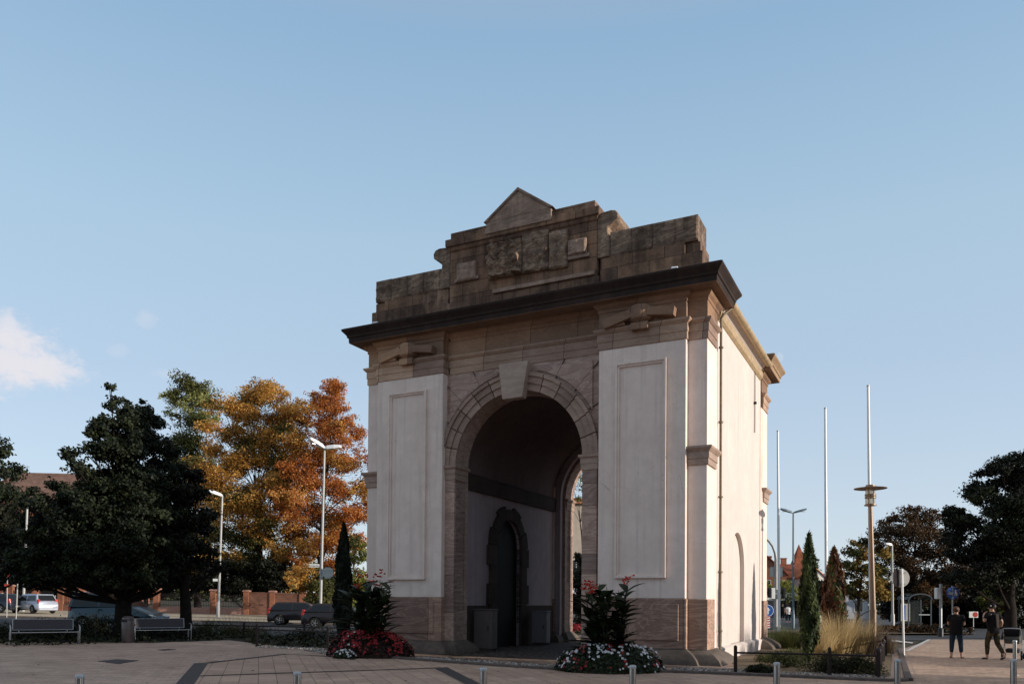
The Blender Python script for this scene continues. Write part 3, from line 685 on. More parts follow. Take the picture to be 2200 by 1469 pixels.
# kerb of the gate bed
def sweep_kerb(name, P, w, h):
    b = MB(); n = len(P); a = []
    for i, p in enumerate(P):
        p = Vector(p); d = (Vector(P[min(i + 1, n - 1)]) - Vector(P[max(i - 1, 0)])).normalized(); q = Vector((-d.y, d.x)) * w / 2
        z = g(p.x, p.y)
        a.append([(p.x - q.x, p.y - q.y, z - .1), (p.x - q.x, p.y - q.y, z + h), (p.x + q.x, p.y + q.y, z + h), (p.x + q.x, p.y + q.y, z - .1)])
    for i in range(n - 1):
        A, B = a[i], a[i + 1]
        b.add(A + B, [(0, 1, 5, 4), (1, 2, 6, 5), (2, 3, 7, 6)] + ([(0, 3, 2, 1)] if i == 0 else []) + ([(4, 5, 6, 7)] if i == n - 2 else []))
    o = b.build(name, M['kerb'], bevel=.015); o['kind'] = 'structure'; return o
def smooth_line(P, n=5):
    out = []
    for i in range(len(P) - 1):
        p0, p1, p2, p3 = [Vector(P[max(0, min(len(P) - 1, i + j))]) for j in (-1, 0, 1, 2)]
        for k in range(n):
            t = k / n; out.append(tuple(0.5 * ((2 * p1) + (p2 - p0) * t + (2 * p0 - 5 * p1 + 4 * p2 - p3) * t * t + (3 * p1 - p0 - 3 * p2 + p3) * t ** 3)))
    return out + [tuple(P[-1])]
sweep_kerb('kerb', smooth_line(KERB[1:], 4), .16, .07)
sweep_kerb('kerb', [(-80, 53.1), (-40, 53.1), (-4, 53.1)], .2, .1)
# loose pebbles, scattered close to the kerb and about the bases
def pebbles(name, spots, n, mat, seed=3):
    r = np.random.default_rng(seed)
    base = np.array([(0, 0, 1), (1, 0, 0), (0, 1, 0), (-1, 0, 0), (0, -1, 0), (0, 0, -1)], float)
    fc = np.array([(0, 1, 2), (0, 2, 3), (0, 3, 4), (0, 4, 1), (5, 2, 1), (5, 3, 2), (5, 4, 3), (5, 1, 4)])
    V = []; Fs = []; T = []
    for i in range(n):
        a, b, w = spots[r.integers(len(spots))]; t = r.random(); d = np.array(b) - np.array(a); nn = np.array([-d[1], d[0]]) / (np.hypot(*d) + 1e-9)
        p = np.array(a) + d * t + nn * w * r.random(); s = r.uniform(.018, .05); an = r.uniform(0, 6.3)
        q = base * np.array([s, s * r.uniform(.6, 1), s * r.uniform(.4, .7)]); q = q + r.normal(0, s * .12, q.shape)
        c, sn = math.cos(an), math.sin(an); q = np.stack([q[:, 0] * c - q[:, 1] * sn, q[:, 0] * sn + q[:, 1] * c, q[:, 2]], 1)
        V.append(q + np.array([p[0], p[1], g(p[0], p[1]) + s * .35])); Fs.append(fc + 6 * i); T += [r.random()] * 8
    o = arr_mesh(name, np.concatenate(V), np.concatenate(Fs), T, mat); o['kind'] = 'stuff'
    o['label'] = 'pale rounded pebbles strewn along the kerb at the foot of the gate'
    return o
M['pebble'] = leafmat('pale_pebbles', [(.10, .085, .075), (.26, .225, .2), (.52, .48, .44)], 0, .8)
pebbles('pebbles', [((-3.2, 24.4), (1.1, 21.3), 1.0), ((-3.2, 24.4), (1.1, 21.3), .5), ((1.1, 21.2), (4, 20.7), .9), ((4, 20.65), (6.3, 19.8), 1.5), ((-6.2, 27.6), (-5, 25.8), -1.0), ((-6.3, 27.4), (-9, 28.1), -.7), ((6.3, 19.8), (9, 19.2), 1.0)], 5200, M['pebble'])
def litter(n, seed=9):
    r = np.random.default_rng(seed); V = []; Fq = []; T = []
    for i in range(n):
        x, y = r.uniform(-14, 16), r.uniform(9, 26)
        if y > np.interp(x, [-14, -6.5, -3.4, 1.2, 4, 8.5, 9.3, 16], [27, 26, 24, 20.7, 20.2, 18.3, 18.6, 27]): continue
        a = r.uniform(0, 6.3); s_ = r.uniform(.02, .05); c, q = math.cos(a), math.sin(a); z = g(x, y) + .018; o = len(V); k = r.uniform(.0, .02)
        V += [(x - c * s_, y - q * s_, z), (x - q * s_ * .5, y + c * s_ * .5, z + k), (x + c * s_, y + q * s_, z + k * .4), (x + q * s_ * .5, y - c * s_ * .5, z + .002)]; Fq.append((o, o + 1, o + 2, o + 3)); T.append(r.random())
    o = arr_mesh('fallen_leaves', V, Fq, T, M['litter']); o['kind'] = 'stuff'; o['label'] = 'small dry leaves scattered over the paving'
M['litter'] = leafmat('dry_leaf_litter', [(.06, .03, .015), (.14, .075, .03), (.25, .15, .06)], .1, .8)
litter(420)
# slabs let into the paving
b = MB(); q = [W(210, 1420), W(250, 1416.3), W(298, 1418.6), W(255, 1426)]
b.add([(p.x, p.y, p.z + .016) for p in q] + [(p.x, p.y, p.z - .05) for p in q], [(0, 1, 2, 3), (0, 4, 5, 1), (1, 5, 6, 2), (2, 6, 7, 3), (3, 7, 4, 0)]); o = b.build('drain_cover', M['band'])
tag(o, 'dark diamond shaped drain cover set in the small pavers in front of the benches', 'drain cover')
b = MB(); q = [W(338, 1395.6), W(362, 1393.6), W(378, 1395), W(352, 1397)]
b.add([(p.x, p.y, p.z + .016) for p in q] + [(p.x, p.y, p.z - .05) for p in q], [(0, 1, 2, 3), (0, 4, 5, 1), (1, 5, 6, 2), (2, 6, 7, 3), (3, 7, 4, 0)]); o = b.build('drain_cover', M['band'])
tag(o, 'small flat drain cover in the pavers in front of the bench beside the litter bin', 'drain cover')
# ------------------------------------------------------------------ foliage
def leaf_quads(P, nrm, size, rng, aspect=.55):
    """one pointed leaf per point"""
    n = len(P)
    up = rng.normal(size=(n, 3)); t = up - nrm * (up * nrm).sum(1, keepdims=True); t /= np.linalg.norm(t, axis=1, keepdims=True) + 1e-9
    b = np.cross(nrm, t); s = (size * rng.uniform(.65, 1.35, n))[:, None]
    fold = nrm * s * rng.uniform(-.18, .18, (n, 1))
    V = np.stack([P - t * s * .5, P + b * s * aspect * .5 + fold, P + t * s * .5, P - b * s * aspect * .5 + fold], 1).reshape(-1, 3)
    Fq = np.arange(4 * n).reshape(n, 4)
    return V, Fq
def crown_points(clumps, per, rng, sub=7, subr=.5, flat=.8):
    """points in small tufts that sit on and in each clump; clumps = [(x, y, z, r)]"""
    P = []; Nn = []; T = []
    for (x, y, z, r) in clumps:
        c = np.array([x, y, z]); base = rng.normal(0, .13)
        for j in range(sub):
            d = rng.normal(size=3); d /= np.linalg.norm(d); q = c + d * r * rng.uniform(.25, .85) * np.array([1, 1, flat]); sr = r * subr * rng.uniform(.6, 1.25)
            n = max(3, int(per * (r ** 2) * rng.uniform(.7, 1.3) / sub)); sr *= (1.5 if j % 3 == 0 else 1)
            e = rng.normal(size=(n, 3)); e /= np.linalg.norm(e, axis=1, keepdims=True)
            rad = rng.random((n, 1)) ** .45
            p = q + e * rad * sr * np.array([1.1, 1.1, flat * .85])
            nn = e * .8 + np.array([0, 0, .15]) + rng.normal(size=(n, 3)) * .5; nn /= np.linalg.norm(nn, axis=1, keepdims=True)
            P.append(p); Nn.append(nn); T.append(np.clip(.5 + base + rng.normal(0, .16) + rng.normal(0, .15, n), 0, 1))
    return np.concatenate(P), np.concatenate(Nn), np.concatenate(T)
def limbs(b, base, clumps, r0, rng, top=None, frac=.75, rmin=.03):
    base = Vector(base); cx = sum(c[0] * c[3] for c in clumps) / sum(c[3] for c in clumps); cy = sum(c[1] * c[3] for c in clumps) / sum(c[3] for c in clumps)
    zt = max(c[2] for c in clumps); lo = min(c[2] - c[3] * .5 for c in clumps)
    topz = base.z + (zt - base.z) * frac
    path = []; rad = []
    n = 9; wob = rng.normal(0, .12, (n + 1, 2))
    for i in range(n + 1):
        t = i / n
        path.append(Vector((base.x + (cx - base.x) * t ** 1.4 + wob[i][0] * t * r0 * 2, base.y + (cy - base.y) * t ** 1.4 + wob[i][1] * t * r0 * 2, base.z - .2 + (topz - base.z + .2) * t)))
        rad.append(r0 * (1.35 if i == 0 else 1) * (1 - .82 * t) + rmin)
    b.tube(path, rad, 10)
    for (x, y, z, r) in clumps:
        k = min(n - 1, max(2, int(n * max(.12, (z - base.z - 1.2 * math.hypot(x - cx, y - cy) * .55) / max(.1, topz - base.z)))))
        p0 = path[k]; q = Vector((x, y, z)); mid = p0.lerp(q, .5) + Vector((0, 0, -.08 * (q - p0).length + .12 * r))
        rr = max(rmin, rad[k] * .36)
        b.tube([p0, p0.lerp(mid, .5), mid, mid.lerp(q, .55), q], [rr, rr * .8, rr * .6, rr * .42, rr * .2], 6)
        for j in range(3):
            d = Vector(rng.normal(size=3)).normalized(); e = q + d * r * .7
            b.tube([mid.lerp(q, .4), mid.lerp(e, .7), e], [rr * .4, rr * .28, rr * .1], 5)
DENS = 4.5
M['bark'] = simple('bark', (.045, .033, .026), .95, 0, .1, .35, 5, .8)
M['bark_dark'] = simple('dark_bark', (.022, .017, .014), .95, 0, .1, .35, 5, .8)
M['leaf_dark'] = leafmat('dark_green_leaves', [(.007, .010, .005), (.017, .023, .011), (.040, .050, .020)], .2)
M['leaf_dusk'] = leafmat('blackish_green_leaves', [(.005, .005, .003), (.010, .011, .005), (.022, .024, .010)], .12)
M['leaf_green'] = leafmat('fresh_green_leaves', [(.08, .09, .025), (.20, .21, .065), (.36, .35, .13)], .4)
M['leaf_amber'] = leafmat('amber_chestnut_leaves', [(.18, .09, .020), (.54, .275, .058), (.78, .49, .16)], .45)
M['leaf_russet'] = leafmat('russet_chestnut_leaves', [(.17, .058, .015), (.47, .155, .036), (.66, .29, .09)], .45)
M['leaf_brown'] = leafmat('brown_autumn_leaves', [(.022, .014, .008), (.065, .036, .016), (.14, .07, .025)], .25)
M['leaf_olive'] = leafmat('olive_leaves', [(.02, .022, .006), (.06, .062, .018), (.13, .12, .035)], .25)
M['leaf_amber2'] = leafmat('dull_amber_leaves', [(.08, .055, .014), (.25, .15, .035), (.44, .29, .07)], .4)
M['leaf_yellow'] = leafmat('yellow_green_leaves', [(.07, .08, .015), (.17, .18, .03), (.30, .29, .06)], .3)

def tree(name, label, Y, px_clumps, trunk_px, trunk_r, leaf, size=.28, per=90, group=None, bark='bark', depth=.7, seed=1, frac=.75, extra=None, sub=8, subr=.5, aspect=.55, trunk_py=None, cat='tree', leaf2=None, grow=1.0, mixat=.05, fill=None):
    rng = np.random.default_rng(seed); k = Y / F_PX
    if fill:      # more tufts inside the outline of the crown
        px_clumps = list(px_clumps); ys = [q[1] for q in fill]; xs_ = [q[0] for q in fill]; m_ = 0
        while m_ < 70:
            x, y = rng.uniform(min(xs_), max(xs_)), rng.uniform(min(ys), max(ys)); ins = False
            for i in range(len(fill)):
                (x1, y1), (x2, y2) = fill[i], fill[i - 1]
                if (y1 > y) != (y2 > y) and x < (x2 - x1) * (y - y1) / (y2 - y1) + x1: ins = not ins
            if ins: px_clumps.append((x, y, 13 + 10 * rng.random())); m_ += 1
    base = gat(trunk_px, Y)
    root = thing(name, label, cat, base, 0, group)
    xs = [c[0] for c in px_clumps]; half = (max(xs) - min(xs)) / 2 * k + .5; cx = (max(xs) + min(xs)) / 2
    cl = []
    for (px, py, r) in px_clumps:
        r = r * grow
        off = (px - cx) * k; room = math.sqrt(max(.1, 1 - min(.98, (off / (half + 1)) ** 2))) * half * depth
        dy = rng.uniform(-room, room); q = at(px, py, Y)
        cl.append((q.x - base.x, dy, q.z - base.z, r * k))
    full = []
    for (x, y, z, r) in cl:
        full.append((x, y, z, r * 1.12)); full.append((x + rng.normal(0, r * .3), rng.uniform(-1, 1) * half * depth * .8, z + rng.normal(0, r * .25), r * 1.0))
        if half > 2.5: full.append((x + rng.normal(0, r * .3), rng.uniform(-1, 1) * half * depth * .9, z + rng.normal(0, r * .25), r * .95))
    P, Nn, T = crown_points(full, per * DENS * .55, rng, sub + 4, subr)
    V, Fq = leaf_quads(P, Nn, size, rng, aspect)
    mi = None; mats = [M[leaf]]
    if leaf2:
        mats.append(M[leaf2]); w = np.array([mnoise.noise(Vector(p) * .35) for p in P]); mi = (w + rng.normal(0, .12, len(P)) > mixat).astype(np.int32)
    arr_mesh('crown', V, Fq, T, mats, root, mi)
    b = MB(); limbs(b, (0, 0, 0), cl, trunk_r, rng, frac=frac, rmin=.02); b.build('trunk', M[bark], root, smooth=True, fix=False)
    return root

# --- trees at the left
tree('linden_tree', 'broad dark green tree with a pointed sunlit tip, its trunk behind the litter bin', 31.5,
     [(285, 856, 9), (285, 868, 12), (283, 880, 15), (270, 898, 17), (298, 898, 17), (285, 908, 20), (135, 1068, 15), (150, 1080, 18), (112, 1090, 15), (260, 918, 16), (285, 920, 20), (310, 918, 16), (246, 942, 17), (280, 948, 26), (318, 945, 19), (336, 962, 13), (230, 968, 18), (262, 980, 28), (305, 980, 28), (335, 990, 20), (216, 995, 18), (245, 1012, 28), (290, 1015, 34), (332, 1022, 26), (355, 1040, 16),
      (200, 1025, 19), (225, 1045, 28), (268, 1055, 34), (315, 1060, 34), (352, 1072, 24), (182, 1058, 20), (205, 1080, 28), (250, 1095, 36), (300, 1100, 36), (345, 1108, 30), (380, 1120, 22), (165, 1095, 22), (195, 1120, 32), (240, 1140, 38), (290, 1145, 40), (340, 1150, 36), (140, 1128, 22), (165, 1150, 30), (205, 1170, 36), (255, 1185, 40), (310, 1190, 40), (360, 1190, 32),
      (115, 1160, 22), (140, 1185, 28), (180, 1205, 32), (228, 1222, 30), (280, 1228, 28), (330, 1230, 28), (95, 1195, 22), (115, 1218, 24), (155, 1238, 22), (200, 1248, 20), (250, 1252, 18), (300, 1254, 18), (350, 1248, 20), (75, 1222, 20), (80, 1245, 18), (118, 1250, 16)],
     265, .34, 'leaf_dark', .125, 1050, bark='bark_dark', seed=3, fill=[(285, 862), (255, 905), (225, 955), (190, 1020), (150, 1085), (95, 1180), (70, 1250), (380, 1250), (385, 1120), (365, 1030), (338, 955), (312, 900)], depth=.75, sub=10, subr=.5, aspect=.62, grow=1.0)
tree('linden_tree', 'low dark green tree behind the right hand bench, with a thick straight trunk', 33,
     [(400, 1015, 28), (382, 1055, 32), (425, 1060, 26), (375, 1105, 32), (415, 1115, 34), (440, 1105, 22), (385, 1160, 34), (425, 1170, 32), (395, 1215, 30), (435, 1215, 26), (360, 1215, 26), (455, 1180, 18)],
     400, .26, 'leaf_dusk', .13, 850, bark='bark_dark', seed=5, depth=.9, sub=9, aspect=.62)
tree('roadside_tree', 'dark tree at the left edge of the picture with yellowing leaf tips', 47,
     [(-40, 960, 40), (-5, 1000, 26), (12, 1020, 18), (-30, 1040, 46), (18, 1065, 28), (-20, 1110, 46), (25, 1115, 28), (10, 1160, 34), (50, 1150, 24), (30, 1205, 30), (75, 1195, 26), (-15, 1220, 40), (85, 1225, 20)],
     -30, .3, 'leaf_dusk', .24, 190, bark='bark_dark', seed=8, leaf2='leaf_dark')
tree('poplar_tree', 'tall loose green tree rising between the dark tree and the amber chestnut', 84,
     [(395, 825, 24), (425, 832, 24), (380, 858, 20), (415, 868, 28), (448, 868, 18), (368, 890, 12), (402, 905, 24), (437, 908, 24), (455, 890, 12), (385, 950, 26), (420, 955, 30), (395, 1000, 30), (430, 1000, 28), (372, 985, 18), (410, 1050, 34), (440, 1060, 30)],
     425, .3, 'leaf_green', .24, 120, seed=12, sub=9, subr=.48, grow=1.1, leaf2='leaf_olive')
tree('chestnut_tree', 'big amber horse chestnut in autumn leaf behind the brick wall', 76,
     [(560, 838, 28), (528, 852, 26), (590, 850, 26), (500, 880, 28), (540, 890, 34), (585, 890, 34), (622, 882, 24), (470, 925, 28), (510, 935, 34), (560, 940, 34), (610, 940, 30), (452, 965, 22), (490, 985, 34), (540, 995, 32), (595, 990, 28), (640, 930, 18),
      (440, 1010, 26), (475, 1035, 34), (520, 1050, 34), (455, 1070, 30), (500, 1095, 36), (445, 1110, 22), (545, 1090, 28), (470, 1140, 32), (520, 1150, 34), (440, 1160, 22), (560, 1140, 26), (480, 1195, 30), (540, 1200, 30), (445, 1215, 24), (585, 1195, 24), (590, 1130, 26), (600, 1175, 26), (570, 1165, 24), (600, 1215, 24), (600, 1020, 28), (585, 1055, 28), (560, 1075, 26), (605, 1075, 26), (575, 1105, 26), (618, 1040, 22), (622, 985, 24), (645, 900, 16), (640, 965, 20)],
     565, .42, 'leaf_amber', .21, 145, seed=21, grow=1.22, mixat=.18, leaf2='leaf_olive', frac=.62, group='autumn chestnuts behind the brick wall', sub=14, subr=.40)
tree('chestnut_tree', 'russet horse chestnut in autumn leaf half hidden by the left side of the gate', 74,
     [(705, 832, 20), (735, 850, 18), (680, 855, 22), (715, 875, 26), (690, 905, 30), (740, 895, 20), (665, 890, 18), (730, 935, 28), (690, 950, 30), (652, 955, 22), (765, 925, 14), (760, 960, 18), (715, 990, 30), (670, 1000, 28), (755, 1000, 24),
      (635, 1020, 26), (680, 1045, 34), (730, 1045, 32), (640, 1075, 30), (775, 1050, 26), (600, 1050, 20), (610, 1100, 30), (660, 1105, 36), (715, 1105, 36), (765, 1105, 30), (620, 1150, 30), (670, 1165, 34), (720, 1165, 34), (770, 1165, 26), (640, 1205, 28), (700, 1215, 28), (800, 1080, 24), (810, 1000, 22)],
     685, .38, 'leaf_russet', .20, 135, seed=31, grow=1.22, mixat=.22, leaf2='leaf_amber', frac=.66, group='autumn chestnuts behind the brick wall', sub=14, subr=.38)
tree('garden_tree', 'olive green bush tree with yellow leaves beside the left edge of the gate', 57,
     [(765, 1165, 24), (780, 1195, 22), (750, 1200, 20), (770, 1235, 26), (745, 1250, 20), (785, 1260, 20), (760, 1285, 22), (735, 1290, 16), (715, 1275, 14)], 770, .12, 'leaf_yellow', .2, 150, seed=33, leaf2='leaf_olive', cat='bush')
def bush_row(name, label, Y, clumps, leaf, size, per, seed, leaf2=None, cat='bush'):
    px = sum(c[0] for c in clumps) / len(clumps)
    clumps = clumps + [(a + 9, b_ + 10, r) for a, b_, r in clumps]
    return tree(name, label, Y, clumps, px, .06, leaf, size, per * 2.2, seed=seed, bark='bark_dark', leaf2=leaf2, cat=cat, frac=.5)
bush_row('laurel_bush', 'dark bush behind the brick wall at the foot of the amber chestnut', 75, [(430, 1240, 24), (455, 1248, 24), (480, 1248, 24), (505, 1250, 24), (530, 1250, 24), (555, 1248, 24), (580, 1246, 26), (460, 1215, 24), (500, 1215, 24), (545, 1215, 24), (585, 1215, 24), (610, 1245, 24), (635, 1240, 20)], 'leaf_dusk', .24, 110, 41)
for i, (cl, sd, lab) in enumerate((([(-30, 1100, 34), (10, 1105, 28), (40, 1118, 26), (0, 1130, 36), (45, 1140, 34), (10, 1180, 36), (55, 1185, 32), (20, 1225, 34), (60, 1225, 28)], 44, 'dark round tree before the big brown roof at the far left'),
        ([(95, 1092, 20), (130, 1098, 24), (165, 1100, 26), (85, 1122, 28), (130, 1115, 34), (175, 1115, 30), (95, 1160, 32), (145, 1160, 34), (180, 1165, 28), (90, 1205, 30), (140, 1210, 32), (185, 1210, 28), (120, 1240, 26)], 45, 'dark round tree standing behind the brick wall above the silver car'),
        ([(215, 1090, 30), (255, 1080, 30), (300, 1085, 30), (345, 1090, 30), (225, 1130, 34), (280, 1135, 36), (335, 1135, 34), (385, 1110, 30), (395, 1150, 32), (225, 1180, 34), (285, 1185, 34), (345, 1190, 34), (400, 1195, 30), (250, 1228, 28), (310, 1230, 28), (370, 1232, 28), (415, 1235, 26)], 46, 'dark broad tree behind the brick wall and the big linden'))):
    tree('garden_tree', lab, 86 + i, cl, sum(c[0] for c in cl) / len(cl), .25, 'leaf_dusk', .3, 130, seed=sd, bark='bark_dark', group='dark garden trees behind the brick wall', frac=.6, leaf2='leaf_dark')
bush_row('laurel_bush', 'glossy green bush beside the free end of the brick wall', 66, [(630, 1245, 18), (655, 1250, 18), (680, 1252, 18), (640, 1225, 14), (672, 1228, 16), (705, 1255, 18), (695, 1290, 18), (670, 1285, 14)], 'leaf_olive', .2, 130, 42, 'leaf_amber')
bush_row('laurel_bush', 'dark thicket over the brick wall behind the teal van', 80, [(80, 1245, 26), (130, 1250, 26), (180, 1245, 26), (230, 1245, 26), (290, 1245, 26), (340, 1248, 26), (390, 1245, 26), (60, 1215, 24), (320, 1215, 26), (20, 1250, 26), (405, 1225, 24)], 'leaf_dusk', .28, 80, 43)

# --- trees at the right
tree('chestnut_tree', 'dark brown leaved chestnut with sky showing through it, behind the round sign', 62,
     [(1925, 1118, 20), (1955, 1108, 20), (1990, 1118, 22), (1900, 1145, 20), (1940, 1145, 28), (1985, 1150, 28), (2020, 1135, 20), (2045, 1165, 20), (1890, 1180, 18), (1920, 1190, 28), (1965, 1190, 30), (2010, 1185, 28), (2050, 1205, 24),
      (1895, 1225, 22), (1935, 1235, 26), (1985, 1230, 28), (2030, 1235, 28), (1905, 1265, 20), (1950, 1270, 22), (2005, 1272, 24), (2055, 1260, 26)], 1955, .3, 'leaf_brown', .18, 230, seed=51, bark='bark_dark', sub=9, subr=.46, grow=1.12)
tree('plane_tree', 'very dark tall tree filling the right edge of the picture', 43,
     [(2195, 985, 26), (2165, 1000, 24), (2135, 1005, 20), (2110, 1022, 14), (2180, 1035, 40), (2130, 1045, 30), (2090, 1072, 20), (2150, 1085, 44), (2200, 1085, 44), (2075, 1095, 20), (2105, 1115, 36), (2060, 1115, 14), (2160, 1140, 46), (2210, 1150, 44), (2080, 1150, 28), (2120, 1175, 42), (2075, 1195, 26), (2170, 1200, 46), (2215, 1215, 40), (2095, 1225, 34), (2140, 1245, 30), (2190, 1255, 30), (2060, 1240, 22), (2240, 1010, 40), (2250, 1090, 46), (2250, 1170, 46)],
     2170, .33, 'leaf_dusk', .155, 620, seed=52, grow=.98, bark='bark_dark', sub=9, subr=.45, leaf2='leaf_dark')
tree('street_tree', 'small orange and green street tree behind the bronze lamp post', 57,
     [(1842, 1165, 14), (1865, 1170, 14), (1830, 1185, 16), (1858, 1192, 20), (1885, 1190, 14), (1820, 1208, 14), (1845, 1218, 22), (1875, 1222, 20), (1825, 1240, 16), (1855, 1248, 22), (1885, 1252, 18), (1815, 1262, 14), (1840, 1275, 16), (1868, 1278, 16), (1895, 1280, 14), (1900, 1225, 14)],
     1842, .13, 'leaf_amber2', .22, 260, seed=53, leaf2='leaf_olive', sub=10)
tree('street_tree', 'young yellow green tree with round crown before the red roofed houses', 92,
     [(1672, 1255, 12), (1690, 1252, 12), (1660, 1268, 12), (1682, 1270, 14), (1702, 1268, 12), (1694, 1284, 12), (1672, 1284, 10), (1706, 1284, 9)], 1690, .12, 'leaf_yellow', .26, 80, seed=54)
tree('street_tree', 'small yellow green tree beside the back edge of the gate wall', 96,
     [(1648, 1254, 10), (1640, 1262, 12), (1655, 1262, 9), (1632, 1255, 10), (1645, 1272, 8)], 1644, .1, 'leaf_yellow', .26, 80, seed=55)
tree('fir_tree', 'dark conifer on the slope between the two cypresses', 125, [(1750, 1205, 7), (1750, 1215, 9), (1749, 1228, 11), (1750, 1245, 14), (1762, 1240, 12)], 1750, .15, 'leaf_dark', .4, 40, seed=56)
tree('fir_tree', 'small dark conifer standing clear above the orange roofs', 140, [(1741, 1190, 4), (1740, 1200, 6), (1741, 1212, 7), (1740, 1225, 8)], 1741, .12, 'leaf_dark', .4, 45, seed=57)
bush_row('yew_bush', 'dark rounded bush above the low white wall between the cypresses', 74, [(1752, 1262, 14), (1772, 1255, 14), (1760, 1285, 16), (1778, 1285, 16), (1745, 1290, 12), (1765, 1302, 12), (1785, 1305, 10), (1780, 1240, 12)], 'leaf_dusk', .2, 120, 58)
bush_row('laurel_bush', 'dark bush mass behind the bus shelter', 66, [(1985, 1275, 30), (2020, 1275, 30), (1955, 1282, 26), (1925, 1280, 26), (2060, 1275, 30), (2015, 1315, 26), (1900, 1300, 22), (1970, 1320, 24), (2050, 1315, 26), (1935, 1320, 22), (1990, 1245, 26), (2040, 1245, 26)], 'leaf_dusk', .24, 110, 59)
bush_row('laurel_bush', 'lit yellow green shrub behind the man in black', 58, [(2130, 1275, 13), (2145, 1268, 13), (2158, 1280, 12), (2138, 1293, 13), (2120, 1290, 10), (2150, 1300, 10)], 'leaf_olive', .18, 150, 60, 'leaf_yellow')
bush_row('laurel_bush', 'dark hedge behind the man in black at the right edge', 64, [(2090, 1295, 28), (2180, 1287, 28), (2210, 1280, 28), (2140, 1265, 28), (2190, 1250, 28), (2060, 1290, 26), (2120, 1300, 26), (2070, 1325, 24), (2110, 1335, 24), (2150, 1330, 22), (2190, 1335, 22), (2100, 1275, 22), (2170, 1270, 20)], 'leaf_dusk', .22, 110, 61)
bush_row('cotoneaster_bush', 'low dark planting on the traffic island before the bus shelter', 49.5, [(1890, 1352, 9), (1910, 1350, 11), (1935, 1351, 11), (1960, 1350, 12), (1985, 1350, 12), (2008, 1351, 11), (2030, 1352, 10), (2055, 1353, 9)], 'leaf_brown', .12, 420, 62, 'leaf_dusk')
bush_row('yew_bush', 'dark bush seen through the arch beside the cream building', 52, [(1245, 1195, 14), (1252, 1225, 18), (1240, 1250, 18), (1256, 1275, 20), (1242, 1300, 18), (1258, 1320, 18), (1246, 1335, 14), (1275, 1240, 20), (1225, 1290, 18), (1215, 1240, 18)], 'leaf_dusk', .18, 160, 63)
tree('birch_tree', 'pale loose tree crown seen through the top of the arch opening', 70, [(1245, 1020, 14), (1232, 1040, 12), (1252, 1050, 14), (1240, 1070, 10), (1262, 1030, 16), (1225, 1015, 14), (1275, 1060, 18), (1210, 1045, 18), (1255, 1085, 8)], 1262, .12, 'leaf_yellow', .22, 55, seed=64, leaf2='leaf_olive')

# --- columnar cypresses
def cypress(label, Y, px, top, wpx, leaf, seed, bottom=1400, twisted=.0, size=.10, n=7000, fluff=.0, stem=.35, leaf2=None):
    rng = np.random.default_rng(seed); base = gat(px, Y); k = Y / F_PX; H = zat(px, top, Y) - base.z
    root = thing('cypress', label, 'cypress', base, 0, 'cypresses round the gate'); w = wpx * k / 2
    t = rng.random(n) ** .8; a = rng.uniform(0, 2 * PI, n); z = stem + (H - stem) * t
    prof = np.interp(t, [0, .04, .12, .35, .6, .8, .93, 1], [.25, .62, .93, 1.0, .84, .58, .30, .03])
    lump = 1 + .16 * np.sin(a * 3 + z * 3.1) + .12 * np.sin(a * 5 - z * 5.3 + 1)
    rad = w * prof * lump * rng.uniform(.72, 1.08 + fluff, n)
    P = np.stack([rad * np.cos(a), rad * np.sin(a), z + rng.normal(0, .05, n)], 1)
    nn = np.stack([np.cos(a), np.sin(a), rng.normal(.1, .4, n)], 1) + rng.normal(0, .35, (n, 3)); nn /= np.linalg.norm(nn, axis=1, keepdims=True)
    # sprays point upwards
    up = np.stack([np.cos(a) * .35, np.sin(a) * .35, np.ones(n)], 1) + rng.normal(0, .25, (n, 3)); tt = up - nn * (up * nn).sum(1, keepdims=True); tt /= np.linalg.norm(tt, axis=1, keepdims=True)
    bb = np.cross(nn, tt); s = (size * rng.uniform(.7, 1.7, n))[:, None]
    V = np.stack([P - tt * s * .5, P + bb * s * .22, P + tt * s * .8, P - bb * s * .22], 1).reshape(-1, 3)
    T = np.clip(.5 + .25 * np.sin(a * 3 + z * 3.1) + rng.normal(0, .2, n), 0, 1)
    mats = [M[leaf]]; mi = None
    if leaf2: mats.append(M[leaf2]); mi = (np.sin(a * 2 + z * 2.2) + rng.normal(0, .5, n) > .75).astype(np.int32)
    arr_mesh('crown', V, np.arange(4 * n).reshape(n, 4), T, mats, root, mi)
    b = MB(); core = [(w * .12, .0), (w * .2, stem * .9)] + [(w * .78 * q, stem + (H - stem) * tq) for tq, q in ((.03, .45), (.12, .93), (.35, 1), (.6, .84), (.8, .56), (.92, .28), (.985, .03))]
    b.lathe(core, n=14); b.build('trunk', M['cyp_core'], root, smooth=True)
    return root
M['cyp_core'] = simple('cypress_inner_twigs', (.012, .014, .006), .95, 0, .05, .4, 12)
M['cyp_green'] = leafmat('cypress_sprays', [(.010, .016, .005), (.030, .042, .012), (.085, .105, .028)], .12)
M['cyp_dark'] = leafmat('dark_cypress_sprays', [(.004, .006, .003), (.009, .013, .006), (.018, .024, .010)], .1)
M['cyp_red'] = leafmat('reddish_cypress_sprays', [(.025, .014, .008), (.09, .038, .018), (.20, .085, .04)], .15)
cypress('slim green cypress in the gravel bed behind the iron rail', 24.0, 1738, 1152, 37, 'cyp_green', 71, stem=.32, n=9000)
cypress('reddish brown cypress with a ragged top behind the tall yellow grasses', 29.2, 1792, 1184, 38, 'cyp_red', 72, n=9000, fluff=.2, leaf2='cyp_green', size=.14)
cypress('black green cypress at the left flank of the gate behind the red flowers', 30.5, 737, 1130, 36, 'cyp_dark', 73, n=7000, size=.12)

